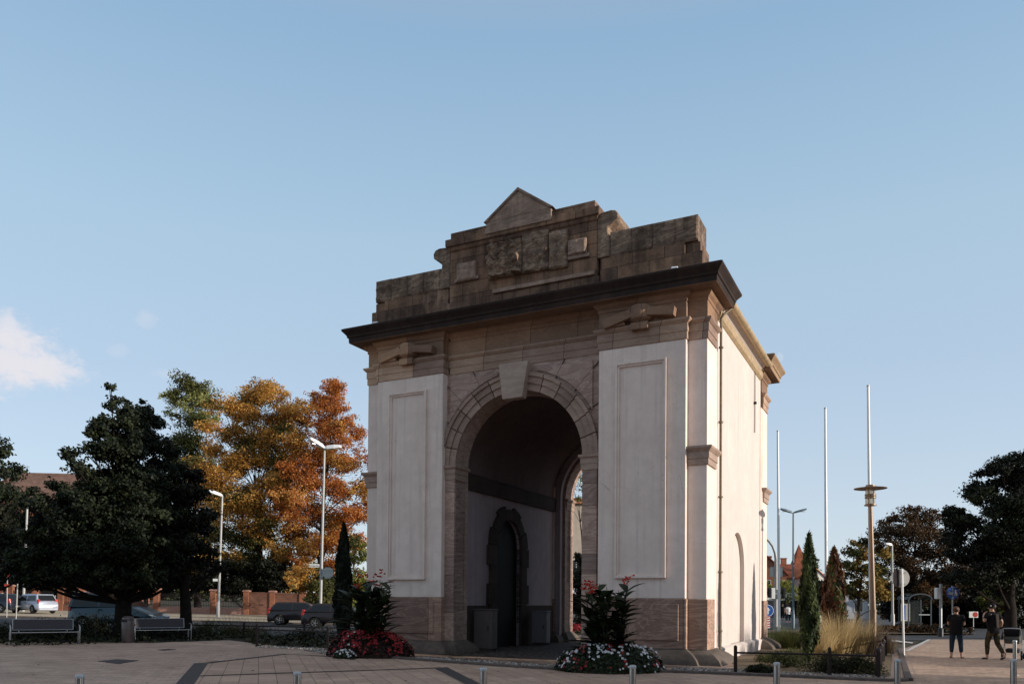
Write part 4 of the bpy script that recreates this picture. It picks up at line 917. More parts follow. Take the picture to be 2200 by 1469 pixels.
# --- grasses and low shrubs in the gravel bed
M['grass_gold'] = leafmat('golden_grass', [(.26, .17, .07), (.54, .40, .19), (.76, .63, .38)], .35, .7)
M['grass_green'] = leafmat('green_grass', [(.035, .05, .014), (.10, .115, .035), (.20, .19, .07)], .3, .7)
M['grass_purple'] = leafmat('dry_purplish_grass', [(.06, .045, .03), (.16, .115, .075), (.30, .21, .13)], .3, .7)
M['shrub'] = leafmat('grey_green_shrub', [(.020, .026, .010), (.055, .060, .022), (.11, .11, .045)], .2, .7)
M['shrub_dark'] = leafmat('dark_shrub', [(.008, .010, .005), (.022, .026, .012), (.05, .052, .022)], .15, .7)
def grass_clump(label, x, y, h, w, n, mat, seed, group='ornamental grasses in the gravel bed', lean=.35, bw=.012, arch=.35):
    rng = np.random.default_rng(seed); root = thing('ornamental_grass', label, 'grass', (x, y, g(x, y)), 0, group)
    V = []; Fq = []; T = []; seg = 4
    for i in range(n):
        a = rng.uniform(0, 2 * PI); r0 = w * .28 * math.sqrt(rng.random()); L = h * rng.uniform(.55, 1.1); ln = rng.uniform(.05, 1) * lean + .08
        p = np.array([r0 * math.cos(a), r0 * math.sin(a), 0.]); a2 = a + rng.normal(0, .5); d = np.array([math.cos(a2), math.sin(a2)]); sd = np.array([-d[1], d[0], 0]); bwd = bw * rng.uniform(.6, 1.4)
        t0 = np.clip(rng.normal(.5, .2), 0, 1); o = len(V)
        for j in range(seg + 1):
            t = j / seg; q = p + np.array([d[0] * L * (ln * t + arch * ln * t * t * 1.6), d[1] * L * (ln * t + arch * ln * t * t * 1.6), L * (t - arch * ln * t ** 3)])
            wd = bwd * (1 - t * .85); V += [q - sd * wd / 2, q + sd * wd / 2]
        for j in range(seg): Fq.append((o + 2 * j, o + 2 * j + 1, o + 2 * j + 3, o + 2 * j + 2)); T.append(np.clip(t0 + .25 * (j / seg - .5), 0, 1))
    arr_mesh('blades', V, Fq, T, M[mat], root); return root
for i, (px, Y, h, w, n, mat, lab) in enumerate([
        (1800, 27.9, 1.55, 1.5, 900, 'grass_gold', 'tall golden ornamental grass right beside the reddish cypress'),
        (1835, 28.5, 1.25, 1.5, 900, 'grass_gold', 'golden ornamental grass in the middle of the gravel bed'),
        (1868, 28.4, 1.2, 1.3, 650, 'grass_purple', 'dry purplish grass in front of the lamp post foot'),
        (1765, 26.8, 1.0, 1.1, 600, 'grass_gold', 'golden grass right behind the slim green cypress'),
        (1842, 30.8, 1.5, 1.5, 600, 'grass_purple', 'brownish tall grass behind the golden clumps'),
        (1905, 29.2, .75, .9, 400, 'grass_purple', 'low dry grass at the far post of the iron rail'),
        (1700, 31.5, 1.0, 1.3, 700, 'grass_green', 'green grass tuft beside the back corner of the gate'),
        (1672, 33.0, .7, 1.2, 500, 'grass_green', 'low green grass tuft close to the back corner of the gate')]):
    p = gat(px, Y); grass_clump(lab, p.x, p.y, h, w, n, mat, 80 + i)
def low_shrub(label, px, Y, w, h, leaf, seed, n=2600, size=.05, name='low_shrub', group='low shrubs in the gravel bed', sx=1.0):
    rng = np.random.default_rng(seed); p = gat(px, Y); root = thing(name, label, 'shrub', p, 0, group)
    P = []; 
    for j in range(26):
        a = rng.uniform(0, 2 * PI); r = math.sqrt(rng.random()); c = np.array([math.cos(a) * r * w / 2 * sx, math.sin(a) * r * w / 2 * .8, h * .55 * (1 - r * r * .75)]); m = n // 26
        e = rng.normal(size=(m, 3)); e /= np.linalg.norm(e, axis=1, keepdims=True); P.append(c + e * (rng.random((m, 1)) ** .5) * np.array([w * .2, w * .18, h * .45]))
    P = np.concatenate(P); P = P[P[:, 2] > -.02]; m = len(P); nn = rng.normal(size=(m, 3)) + np.array([0, 0, .5]); nn /= np.linalg.norm(nn, axis=1, keepdims=True)
    V, Fq = leaf_quads(P, nn, size, rng, .5); arr_mesh('foliage', V, Fq, np.clip(rng.normal(.5, .22, m), 0, 1), M[leaf], root)
    b = MB()
    for j in range(9):
        a = rng.uniform(0, 6.28); b.tube([(0, 0, -.02), (math.cos(a) * w * .15, math.sin(a) * w * .15, h * .4), (math.cos(a) * w * .33, math.sin(a) * w * .3, h * .7)], [.012, .009, .004], 5)
    b.build('stems', M['bark'], root, fix=False); return root
for i, a in enumerate([('dark green rounded shrub beneath the slim cypress, left of the middle rail post', 1772, 20.9, 1.1, .62, 'shrub', 101), ('wide dark shrub behind the middle post of the iron rail', 1815, 20.6, 1.3, .66, 'shrub_dark', 102),
        ('dark shrub beside the corner post of the iron rail', 1856, 20.4, 1.0, .58, 'shrub', 103), ('light green shrub left of the cypress stem', 1690, 22.3, 1.1, .55, 'shrub', 104), ('small sunlit shrub beside the gate wall', 1662, 24.2, .9, .4, 'grass_green', 105),
        ('tiny dark shrub close to the kerb behind a bollard', 1632, 20.4, .7, .26, 'shrub_dark', 106), ('round green shrub further back in the bed behind the cypress', 1712, 24.8, 1.0, .5, 'grass_green', 107),
        ('dark low shrub at the back corner of the gate', 1660, 37.0, 1.6, .6, 'shrub_dark', 108), ('dark low shrub between the gate and the flagpoles', 1690, 38.5, 1.6, .55, 'shrub_dark', 109)]): low_shrub(*a, n=3000 if i < 7 else 1800)

# --- the planted strip behind the benches: individual low shrubs
labs = ['dark shrub behind the left end of the left bench', 'dark shrub behind the middle of the left bench', 'dark shrub behind the right end of the left bench', 'dark shrub between the left bench and the litter bin', 'dark shrub right behind the litter bin',
        'dark shrub behind the left half of the right bench', 'dark shrub behind the right half of the right bench', 'scrubby plant between the thick trunk and the street lamp', 'scrubby plant with seed heads before the nearer dark car', 'scrubby plant under the tall double street lamp', 'dark scrub at the far left edge before the silver car']
for i, (px, Y, w, h, lf) in enumerate([(45, 29.5, 2.0, .75, 'shrub_dark'), (105, 30.4, 2.2, .9, 'shrub_dark'), (165, 31.3, 2.2, 1.0, 'shrub_dark'), (218, 31.5, 2.4, 1.15, 'shrub_dark'), (268, 32.2, 2.0, 1.1, 'shrub_dark'),
        (325, 33.4, 2.2, 1.0, 'shrub_dark'), (385, 34.0, 1.8, .6, 'shrub_dark'), (455, 35.0, 2.2, .72, 'shrub'), (530, 35.2, 2.6, .55, 'shrub'), (672, 34.5, 2.4, .55, 'shrub_dark'), (-5, 28.6, 2.2, .7, 'shrub_dark')]):
    low_shrub(labs[i], px, Y, w, h, lf, 120 + i, n=1500, size=.085, group='shrubs in the strip behind the benches', sx=1.25)
for i, (px, Y) in enumerate([(440, 35.8), (500, 35.6), (545, 35.5)]):
    p = gat(px, Y); grass_clump(['dry weed tuft beside the thick trunk', 'dry weed tuft in the middle of the scrubby strip', 'dry weed tuft before the nearer dark car'][i], p.x, p.y, 1.0, 1.6, 160, 'grass_purple', 140 + i, 'weeds in the strip behind the benches')
# creeping ground cover: nobody could count it
rng = np.random.default_rng(5); n = 9000
Q = np.stack([rng.uniform(-26, -6.5, n), rng.uniform(24, 36.5, n)], 1)
def inside(x, y):
    if y > 35.3: return False
    lim = np.interp(x, [-26, -24, -15.9, -13.1, -11.3, -9.2, -6.3], [17, 18.4, 25.3, 29.8, 32.7, 28.2, 27.8]); return y > lim + .45
Q = np.array([q for q in Q if inside(*q)]); P = np.array([(x, y, g(x, y) + rng.uniform(0, .16)) for x, y in Q]); nn = rng.normal(size=(len(P), 3)) * .6 + np.array([0, 0, 1]); nn /= np.linalg.norm(nn, axis=1, keepdims=True)
V, Fq = leaf_quads(P, nn, .16, rng, .6); o = arr_mesh('ground_cover', V, Fq, rng.random(len(P)), M['shrub_dark']); o['kind'] = 'stuff'; o['label'] = 'dark creeping ground cover in the strip behind the benches'

# --- the two round flower beds with canna lilies
M['canna'] = leafmat('canna_leaves', [(.008, .013, .006), (.018, .028, .013), (.035, .050, .022)], .2, .45)
M['canna_fl'] = leafmat('canna_flowers', [(.30, .012, .010), (.50, .025, .015), (.62, .07, .02)], .3)
M['beg_leaf'] = leafmat('begonia_leaves', [(.007, .011, .005), (.018, .026, .011), (.04, .05, .018)], .15, .5)
M['beg_leaf_red'] = leafmat('bronze_begonia_leaves', [(.012, .006, .005), (.035, .012, .010), (.06, .022, .014)], .15, .5)
M['red_petal'] = leafmat('red_petals', [(.16, .010, .014), (.34, .022, .028), (.50, .06, .06)], .25)
M['white_petal'] = leafmat('white_petals', [(.62, .60, .60), (.78, .77, .77), (.88, .87, .86)], .25)
def canna(label, x, y, H, spread, seed, nst=7, per=11):
    rng = np.random.default_rng(seed); root = thing('canna_plant', label, 'plant', (x, y, g(x, y)), 0, 'canna lilies in the round flower beds')
    V = []; Fq = []; T = []; b = MB(); heads = []
    for s in range(nst):
        a = rng.uniform(0, 6.28); r = spread * .22 * math.sqrt(rng.random()); h = H * rng.uniform(.72, 1.0); bx, by = r * math.cos(a), r * math.sin(a); tx, ty = bx * 1.9, by * 1.9
        b.tube([(bx, by, 0), ((bx + tx) / 2, (by + ty) / 2, h * .55), (tx, ty, h * .93)], [.018, .014, .007], 6); heads.append((tx, ty, h * .95))
        for i in range(per):
            t = .16 + .74 * i / per; c = np.array([bx + (tx - bx) * t, by + (ty - by) * t, h * t]); az = rng.uniform(0, 6.28); d = np.array([math.cos(az), math.sin(az)]); sd = np.array([-d[1], d[0], 0]); L = H * rng.uniform(.24, .38) * (1 - .3 * t); el = rng.uniform(.5, 1.15)
            o = len(V); seg = 6; t0 = rng.random()
            for j in range(seg + 1):
                u = j / seg; out = L * (u * math.cos(el) + .25 * u * u); up = L * (u * math.sin(el) - .42 * u * u); wd = L * .17 * math.sin(PI * min(1, u * .92 + .07)) * (1.15 - .45 * u)
                q = c + np.array([d[0] * out, d[1] * out, up]); V += [q - sd * wd, q + np.array([0, 0, -wd * .35]), q + sd * wd]
            for j in range(seg):
                k = o + 3 * j; Fq += [(k, k + 1, k + 4, k + 3), (k + 1, k + 2, k + 5, k + 4)]; T += [t0, t0]
    arr_mesh('leaves', V, Fq, T, M['canna'], root, smooth=True)
    b.build('stems', M['canna_stem'], root, fix=False)
    V = []; T = []
    for (hx, hy, hz) in heads[:5]:
        for q in range(9):
            c = np.array([hx, hy, hz]) + rng.normal(0, .05, 3) + np.array([0, 0, rng.uniform(-.02, .2)])
            for e in range(3):
                a = rng.uniform(0, 6.28); u = np.array([math.cos(a), math.sin(a), rng.uniform(.2, 1.0)]); u /= np.linalg.norm(u); sd = np.cross(u, rng.normal(size=3)); sd /= np.linalg.norm(sd); L = rng.uniform(.07, .11)
                V += [c, c + u * L * .6 + sd * L * .28, c + u * L, c + u * L * .6 - sd * L * .28]; T.append(rng.random())
    arr_mesh('blossoms', V, np.arange(len(V)).reshape(-1, 4), T, M['canna_fl'], root)
    return root
M['canna_stem'] = simple('canna_stems', (.02, .03, .012), .6)
def flower_mound(label, x, y, a, c, h, seed, leaf, nleaf, sets, name='flower_bed', group='round flower beds in front of the gate'):
    """sets = [(count, petal material, selector or None)]"""
    rng = np.random.default_rng(seed); root = thing(name, label, 'flower bed', (x, y, g(x, y)), 0, group)
    def surf(m, lift=1.0):
        an = rng.uniform(0, 2 * PI, m); r = np.sqrt(rng.random(m)); X = np.cos(an) * r * a * (1 + .06 * np.sin(an * 5)); Yy = np.sin(an) * r * c * (1 + .06 * np.cos(an * 4)); Z = h * (np.clip(1 - r ** 3.2, 0, 1) ** .6) * (1 + .16 * np.sin(X * 5 + seed) * np.cos(Yy * 6)) * lift
        return np.stack([X, Yy, Z], 1), an, r
    P, an, r = surf(nleaf); P[:, 2] *= rng.uniform(.35, 1.05, nleaf); nn = np.stack([np.cos(an) * r, np.sin(an) * r, .7 * np.ones(nleaf)], 1) + rng.normal(0, .5, (nleaf, 3)); nn /= np.linalg.norm(nn, axis=1, keepdims=True)
    V, Fq = leaf_quads(P, nn, .085, rng, .8); arr_mesh('foliage', V, Fq, np.clip(rng.normal(.5, .22, nleaf), 0, 1), M[leaf], root)
    b = MB(); b.ball((0, 0, 0), 1, 12, (a * .93, c * .93, h * .82)); b.build('earth', M['dark_soil'], root, smooth=True)
    for cnt, pm, sel, sz in sets:
        P, an, r = surf(cnt * 8, 1.04)
        if sel is not None:
            k = np.array([sel(*p) for p in P]); P, an, r = P[k], an[k], r[k]
        else:
            k = np.array([mnoise.noise(Vector((p[0] * 2.6 + seed, p[1] * 2.6, seed))) > -.16 for p in P]); P, an, r = P[k], an[k], r[k]
        P, an, r = P[:cnt], an[:cnt], r[:cnt]; m = len(P); P = P + np.array([0, 0, .03])
        nn = np.stack([np.cos(an) * r ** 2, np.sin(an) * r ** 2 - .25, .6 * np.ones(m)], 1) + rng.normal(0, .3, (m, 3)); nn /= np.linalg.norm(nn, axis=1, keepdims=True)
        up = rng.normal(size=(m, 3)); t = up - nn * (up * nn).sum(1, keepdims=True); t /= np.linalg.norm(t, axis=1, keepdims=True); bb = np.cross(nn, t); s = (sz * rng.uniform(.7, 1.3, m))[:, None]
        V = []; T = []
        for q in range(4):
            A = q * PI / 2; u = t * math.cos(A) + bb * math.sin(A); w = -t * math.sin(A) + bb * math.cos(A)
            V.append(np.stack([P, P + u * s * .6 + w * s * .45 + nn * s * .12, P + u * s + nn * s * .05, P + u * s * .6 - w * s * .45 + nn * s * .12], 1)); T.append(rng.random(m))
        V = np.concatenate(V).reshape(-1, 3); arr_mesh('blossoms', V, np.arange(len(V)).reshape(-1, 4), np.concatenate(T), M[pm], root)
    return root
pL = gat(795, 24.9); pR = gat(1312, 20.75)
flower_mound('round bed of deep red begonias at the left side of the arch', pL.x, pL.y, 1.34, .95, .72, 201, 'beg_leaf_red', 5200, [(620, 'red_petal', None, .042), (16, 'white_petal', lambda x, y, z: x < -.2 or x > .8, .04)])
flower_mound('clump of white begonias edging the red flower bed on the paving side', pL.x - .55, pL.y - 1.05, .36, .2, .2, 202, 'beg_leaf', 380, [(60, 'white_petal', None, .036)], group='small clumps in the flower beds')
flower_mound('round bed of white begonias with red ones among them, right of the arch', pR.x, pR.y, 1.40, .95, .66, 203, 'beg_leaf', 5200, [(300, 'white_petal', None, .038), (46, 'red_petal', lambda x, y, z: (abs(x + .95) < .3 or abs(x - .05) < .22) and y < -.2, .04), (14, 'red_petal', lambda x, y, z: x > 1.0, .04)])
canna('canna lily with long dark leaves above the red flower bed', pL.x + .0, pL.y + .15, 2.75, 1.9, 211, 15, 15)
canna('canna lily with long dark leaves and scarlet blooms above the white flower bed', pR.x - .1, pR.y + .12, 2.45, 1.6, 212, 14, 15)
q = gat(1243, 45); flower_mound('bed of red flowers seen through the arch on the far side of the gate', q.x, q.y, 1.3, .8, .45, 205, 'beg_leaf', 1400, [(420, 'red_petal', None, .07)])

# the far-off wood that closes the view on all sides
rng = np.random.default_rng(91); n = 30000; X = rng.uniform(-170, 190, n); Yy = 175 + 10 * np.sin(X * .03) + rng.normal(0, 4, n)
top = 6.2 + 1.6 * np.sin(X * .11 + 1) + 1.2 * np.sin(X * .31) + .8 * np.sin(X * .83 + 2)
P = np.stack([X, Yy, top * np.sqrt(rng.random(n))], 1); nn = rng.normal(size=(n, 3)); nn /= np.linalg.norm(nn, axis=1, keepdims=True)
V, Fq = leaf_quads(P, nn, .95, rng, .7); o = arr_mesh('far_wood', V, Fq, np.clip(.5 + .25 * np.sin(X * .4) + rng.normal(0, .18, n), 0, 1), M['leaf_olive']); o['kind'] = 'stuff'; o['label'] = 'far dark green wood closing the view behind the houses'
# ------------------------------------------------------------------ street furniture
M['steel'] = simple('brushed_steel', (.33, .32, .32), .22, .95, .5, .08, 20)
M['galv'] = simple('galvanised_steel', (.40, .41, .42), .45, .7, .5, .15, 12)
M['mesh'] = simple('grey_perforated_steel', (.055, .045, .048), .6, .2, .4, .1, 30)
M['white_pole'] = simple('white_lacquer', (.78, .77, .75), .4, 0, .5, .04)
M['grey_pole'] = simple('pale_grey_pole', (.36, .35, .33), .5, .1, .5, .12, 3)
M['blue_grey'] = simple('blue_grey_pole', (.12, .16, .18), .5, .2, .5, .1)
M['bronze'] = simple('bronze_lacquer', (.20, .135, .09), .42, .35, .5, .12, 4)
M['sign_back'] = simple('grey_sign_back', (.42, .40, .37), .55, .1, .4, .12, 5)
M['sign_white'] = simple('sign_white', (.78, .77, .74), .4, 0, .5, .03)
M['sign_blue'] = simple('sign_blue', (.012, .085, .34), .4, 0, .5, .05)
M['sign_red'] = simple('sign_red', (.45, .04, .025), .4, 0, .5, .05)
M['sign_dark'] = simple('sign_black', (.015, .015, .016), .5, 0, .4)
M['iron'] = simple('dark_iron_rail', (.022, .014, .013), .55, .3, .4, .25, 10)
M['tin'] = simple('litter_bin_metal', (.15, .12, .115), .4, .5, .5, .15, 6)
def glassmat(name, c, tr=.75):
    k = N(name); p = k.n('BsdfPrincipled'); k.set(p.inputs['Base Color'], col4(c)); p.inputs['Roughness'].default_value = .06; p.inputs['Specular IOR Level'].default_value = .6
    t = k.n('BsdfTransparent'); k.set(t.inputs['Color'], (.85, .88, .87, 1)); mx = k.n('MixShader'); mx.inputs[0].default_value = tr
    k.t.links.new(p.outputs[0], mx.inputs[1]); k.t.links.new(t.outputs[0], mx.inputs[2]); k.t.links.new(mx.outputs[0], k.out.inputs['Surface']); return k.mat
M['lamp_glass'] = glassmat('lamp_glass', (.62, .55, .42), .45)
M['pane'] = glassmat('clear_pane', (.05, .06, .06), .6)
M['window'] = simple('dark_window_glass', (.02, .024, .028), .08, 0, .6, .1)
M['text'] = M['sign_dark']
def text_mesh(txt, size, mat, parent, loc, rot, name='lettering', ext=.002):
    c = bpy.data.curves.new(name, 'FONT'); c.body = txt; c.size = size; c.align_x = 'CENTER'; c.align_y = 'CENTER'; c.extrude = ext
    o = bpy.data.objects.new(name, c); COL.objects.link(o); dg = bpy.context.evaluated_depsgraph_get(); me = bpy.data.meshes.new_from_object(o.evaluated_get(dg))
    bpy.data.objects.remove(o); me.materials.clear(); me.materials.append(mat); o = bpy.data.objects.new(name, me); COL.objects.link(o); o.parent = parent; o.location = loc; o.rotation_euler = rot; return o

# --- bollards across the square
BOL = [(174, 1447, 9.3, 'steel bollard farthest left, in front of the left bench'), (641, 1441, 10.0, 'steel bollard on the slabs below the tall double street lamp'), (1040, 1432, 10.7, 'steel bollard in front of the arch opening'),
       (1360, 1427, 11.3, 'steel bollard before the white flower bed'), (1669, 1421, 12.0, 'steel bollard before the iron rail of the gravel bed'), (1928, 1414, 12.9, 'steel bollard beside the kerb corner right of the iron rail'), (2177, 1414, 12.95, 'nearer steel bollard of the pair at the right edge'), (2180, 1374, 20.4, 'farther steel bollard of the pair at the right edge')]
proto = None
for px, py, Y, lab in BOL:
    p = gat(px, Y); h = zat(px, py, Y) - p.z
    if proto is None or abs(h - .88) > .12 and False:
        proto = thing('bollard', lab, 'bollard', p, 0, 'steel bollards along the edge of the square')
        b = MB(); b.lathe([(.048, -.1), (.048, .84), (.044, .865)], n=24); b.build('post', M['steel'], proto, smooth=True)
        b = MB(); b.lathe([(.050, .845), (.051, .872), (.046, .886), (.03, .894), (.0, .897)], n=24); b.build('cap', M['galv'], proto, smooth=True, edge=60)
        b = MB(); b.lathe([(.085, -.02), (.085, .012), (.055, .018)], n=24); b.build('base_ring', M['galv'], proto, smooth=True)
        o = proto
    else:
        o = copy_tree(proto); o.location = p; o['label'] = lab
    o.scale = (1, 1, h / .897)

# --- benches and the litter bin
def bench(label, x, y, rz, L=1.95):
    root = thing('park_bench', label, 'bench', (x, y, g(x, y)), rz, 'steel benches at the edge of the square')
    for s in (-1, 1):
        b = MB(); X = s * L / 2
        pth = [(X, -.30, -.02), (X, -.30, .42), (X, -.285, .52), (X, -.24, .60), (X, -.16, .645), (X, -.06, .65), (X, .06, .60), (X, .16, .52), (X, .2, .43)]
        b.tube(pth, .024, 10); b.build('armrest', M['steel'], root, smooth=True)
        b = MB(); b.tube([(X, .2, -.02), (X, .2, .43)], .024, 10); b.build('leg', M['galv'], root, smooth=True)
    b = MB(); b.box(-L / 2, L / 2, -.27, .16, .405, .417); seat = b.build('seat', M['mesh'], root)
    b = MB(); b.tube([(-L / 2, -.28, .41), (L / 2, -.28, .41)], .02, 10); b.build('front_rail', M['steel'], root, smooth=True)
    b = MB(); L2 = L * .88; M3 = Matrix.Rotation(R(-14), 3, 'X')
    back = thing2 = None
    b.obox((-.04, .24, .66), (L2, .012, .36), M3); bk = b.build('backrest', M['mesh'], root)
    b = MB(); c = [Vector((-.04 + sx * L2 / 2, .24, .66)) + M3 @ Vector((0, 0, sz * .18)) for sx, sz in ((-1, -1), (-1, 1), (1, 1), (1, -1))]
    for i in range(4): b.tube([c[i], c[(i + 1) % 4]], .016, 8)
    for sx in (-.8, .8): b.tube([(-.04 + sx * L2 / 2, .2, .42), (-.04 + sx * L2 / 2, .235, .5)], .016, 8)
    b.build('frame', M['steel'], bk, smooth=True)
    return root
p1 = at(97, 1380, 27.2); bench('steel bench at the far left, before the dark shrubs', p1.x, 27.2, R(34), 2.02)
p2 = at(348, 1376, 30.9); bench('steel bench right beside the litter bin', p2.x, 30.9, R(34), 2.0)
p = gat(276, 29.2); t = thing('litter_bin', 'grey brown cylindrical litter bin left of the right hand bench', 'litter bin', p)
b = MB(); b.lathe([(.20, -.02), (.215, .02), (.215, .72), (.20, .80), (.20, .80)], n=24); b.build('body', M['tin'], t, smooth=True)
b = MB(); b.lathe([(.20, .80), (.21, .82), (.20, .90), (.13, .955), (.0, .97)], n=24); b.build('lid', M['tin'], t, smooth=True)
b = MB(); b.obox((-.05, -.2, .79), (.22, .06, .09)); b.build('opening', M['sign_dark'], t, bevel=.02)
p = gat(207, 30.0); t = thing('marker_post', 'thin brown post between the left bench and the litter bin', 'post', p); b = MB(); b.tube([(0, 0, -.1), (0, 0, .95)], .022, 8); b.lathe([(.03, .93), (.03, .97), (.0, .99)], n=8); b.build('post', M['iron'], t, smooth=True)

# --- low iron rails round the beds
def rail(label, pts, h=.66, group='low iron rails round the beds', every=None):
    P = [Vector((x, y, g(x, y))) for x, y in pts]; o = P[0]; root = thing('low_rail', label, 'railing', o, 0, group)
    for p in P:
        q = p - o; b = MB(); b.box(q.x - .036, q.x + .036, q.y - .036, q.y + .036, q.z - .1, q.z + h - .03); b.lathe([(.042, h - .03), (.048, h), (.038, h + .035), (.022, h + .05), (.0, h + .06)], (q.x, q.y, q.z), 12); b.build('post', M['iron'], root, smooth=True, edge=35)
    for i in range(len(P) - 1):
        b = MB(); a, c = P[i] - o, P[i + 1] - o; up = Vector((0, 0, h * .80)); b.bar(a + up, c + up, .042, .05); b.build('rail', M['iron'], root, bevel=.01)
    return root
A, B_ = (W(1580, 1446).x, W(1580, 1446).y), (W(1885, 1455).x, W(1885, 1455).y)
mid = W(1782, 1451)
far = gat(1906, 30.4)
rail('dark iron rail with three posts along the front of the gravel bed', [A, (mid.x, mid.y), B_])
rail('dark iron rail running back from the corner of the gravel bed', [(B_[0] + .12, B_[1] + .22)] + [(B_[0] + (far.x - B_[0]) * t, B_[1] + (far.y - B_[1]) * t) for t in (.25, .5, .75, 1)])
a, c = gat(553, 28.2), gat(705, 27.4); rail('dark iron rail on the pebbles left of the red flower bed', [(a.x, a.y), (c.x, c.y)], .78)
a, m_, c = gat(412, 34.4), gat(525, 34.6), gat(655, 34.8); rail('thin dark rail before the scrubby strip, right of the thick trunk', [(a.x, a.y), (m_.x, m_.y), (c.x, c.y)], .62)

# --- lamps
def pole(b, p0, h, r0, r1, n=12, lean=(0, 0)):
    b.tube([(p0[0], p0[1], p0[2] - .2), (p0[0] + lean[0] * .5, p0[1] + lean[1] * .5, p0[2] + h * .5), (p0[0] + lean[0], p0[1] + lean[1], p0[2] + h)], [r0, (r0 + r1) / 2, r1], n)
def head(b, p, d, L, w=.28, h=.13, up=.2):
    """a street lamp head: a flat tapered box held out along d"""
    d = Vector((d[0], d[1], 0)).normalized(); s = Vector((-d.y, d.x, 0)); u = Vector((0, 0, 1)); q = Vector(p); vs = []
    for t, ww, hh in ((0, .35, .5), (.18, .8, .9), (.6, 1, 1), (.95, .8, .7), (1, .55, .4)):
        c = q + d * L * t + u * up * L * t
        vs += [c - s * ww * w / 2 - u * hh * h * .45, c + s * ww * w / 2 - u * hh * h * .45, c + s * ww * w * .38 + u * hh * h * .55, c - s * ww * w * .38 + u * hh * h * .55]
    fs = [(3, 2, 1, 0), (16, 17, 18, 19)]
    for i in range(4):
        for j in range(4): fs.append((i * 4 + j, i * 4 + (j + 1) % 4, i * 4 + 4 + (j + 1) % 4, i * 4 + 4 + j))
    b.add(vs, fs)
def street_lamp(label, px, py_top, Y, heads, pole_m='grey_pole', r=(.10, .06), hl=.95, lean=0.0, hw=.30, hh=.15, group='street lamps', signs=None):
    p = gat(px, Y); H = zat(px, py_top, Y) - p.z; t = thing('street_lamp', label, 'street lamp', p, 0, group)
    b = MB(); pole(b, (0, 0, 0), H, r[0], r[1], lean=(lean, 0)); b.build('pole', M[pole_m], t, smooth=True)
    b = MB(); b.lathe([(r[0] * 1.35, -.1), (r[0] * 1.35, 1.1), (r[0] * 1.0, 1.2)], n=12); b.build('pole_foot', M[pole_m], t, smooth=True)
    for d, up in heads:
        b = MB(); head(b, (lean, 0, H), d, hl, hw, hh, up); hd = b.build('lamp_head', M['white_pole'] if pole_m != 'blue_grey' else M[pole_m], t, bevel=.01)
        b = MB(); dd = Vector((d[0], d[1], 0)).normalized(); c = Vector((lean, 0, H)) + dd * hl * .6 + Vector((0, 0, up * hl * .6 - hh * .5)); b.obox(c, (hl * .5, hw * .6, .03), Matrix.Rotation(math.atan2(d[1], d[0]), 3, 'Z')); b.build('lens', M['lamp_glass'], hd)
    return t
l1 = street_lamp('tall pale street lamp with two heads in front of the russet chestnut', 688, 962, 47.5, [((-.75, -.66), .42), ((1, -.05), .08)], lean=.15, r=(.095, .06), hl=1.0, hw=.42, hh=.24)
l2 = street_lamp('pale street lamp with a single head in front of the amber chestnut', 469, 1064, 63, [((-1, -.45), .30)], lean=.2, r=(.10, .07), hl=1.0, hw=.42, hh=.26)
l3 = street_lamp('street lamp in dappled light at the far left, behind the silver car', 50, 1082, 67, [((-1, -.2), .25)], lean=.2, r=(.11, .08), hl=.85, hw=.32, hh=.16)
l4 = street_lamp('slim single headed street lamp in front of the brown leaved chestnut', 1918, 1170, 51, [((-1, -.2), .12)], lean=-.05, r=(.085, .06), hl=.52, hw=.3, hh=.16, pole_m='grey_pole')
l5 = street_lamp('blue grey street lamp with two raised heads between the first two flagpoles', 1704, 1101, 58, [((-1, -.1), .28), ((1, -.1), .28)], pole_m='blue_grey', r=(.085, .055), hl=.95, hw=.34, hh=.16)
# bronze post top lamp with a disc roof
p = gat(1876, 30.2); H = zat(1870, 1087, 30.2) - p.z
t = thing('post_lamp', 'bronze post top lamp with a wide flat disc roof beside the grasses', 'lamp post', p)
b = MB(); lean = xat(1870, 30.2) - p.x; b.tube([(0, 0, -.2), (0, 0, 1.55)], .115, 14); b.tube([(0, 0, 1.5), (lean, 0, H)], [.10, .075], 14); b.lathe([(.125, 1.5), (.125, 1.58)], n=14); b.build('pole', M['bronze'], t, smooth=True)
b = MB(); b.lathe([(.10, 0), (.22, .02), (.22, .06), (.17, .07), (.17, .09)], (lean, 0, H), 20); b.build('collar', M['bronze'], t, smooth=True, edge=30)
b = MB(); b.lathe([(.155, .08), (.155, .66)], (lean, 0, H), 20); b.build('lantern_glass', M['lamp_glass'], t, smooth=True)
b = MB()
for z in (.30, .36, .42): b.lathe([(.17, 0), (.205, .005), (.205, .03), (.17, .035)], (lean, 0, H + z), 20)
for i in range(5): a = i * 2 * PI / 5; b.tube([(lean + .165 * math.cos(a), .165 * math.sin(a), H + .06), (lean + .165 * math.cos(a), .165 * math.sin(a), H + .68)], .012, 6)
b.build('cage', M['bronze'], t, smooth=True)
b = MB(); b.lathe([(.0, .62), (.18, .63), (.585, .66), (.59, .675), (.30, .72), (.17, .75), (.17, .80), (.0, .81)], (lean, 0, H), 36); b.build('disc_roof', M['bronze'], t, smooth=True, edge=35)

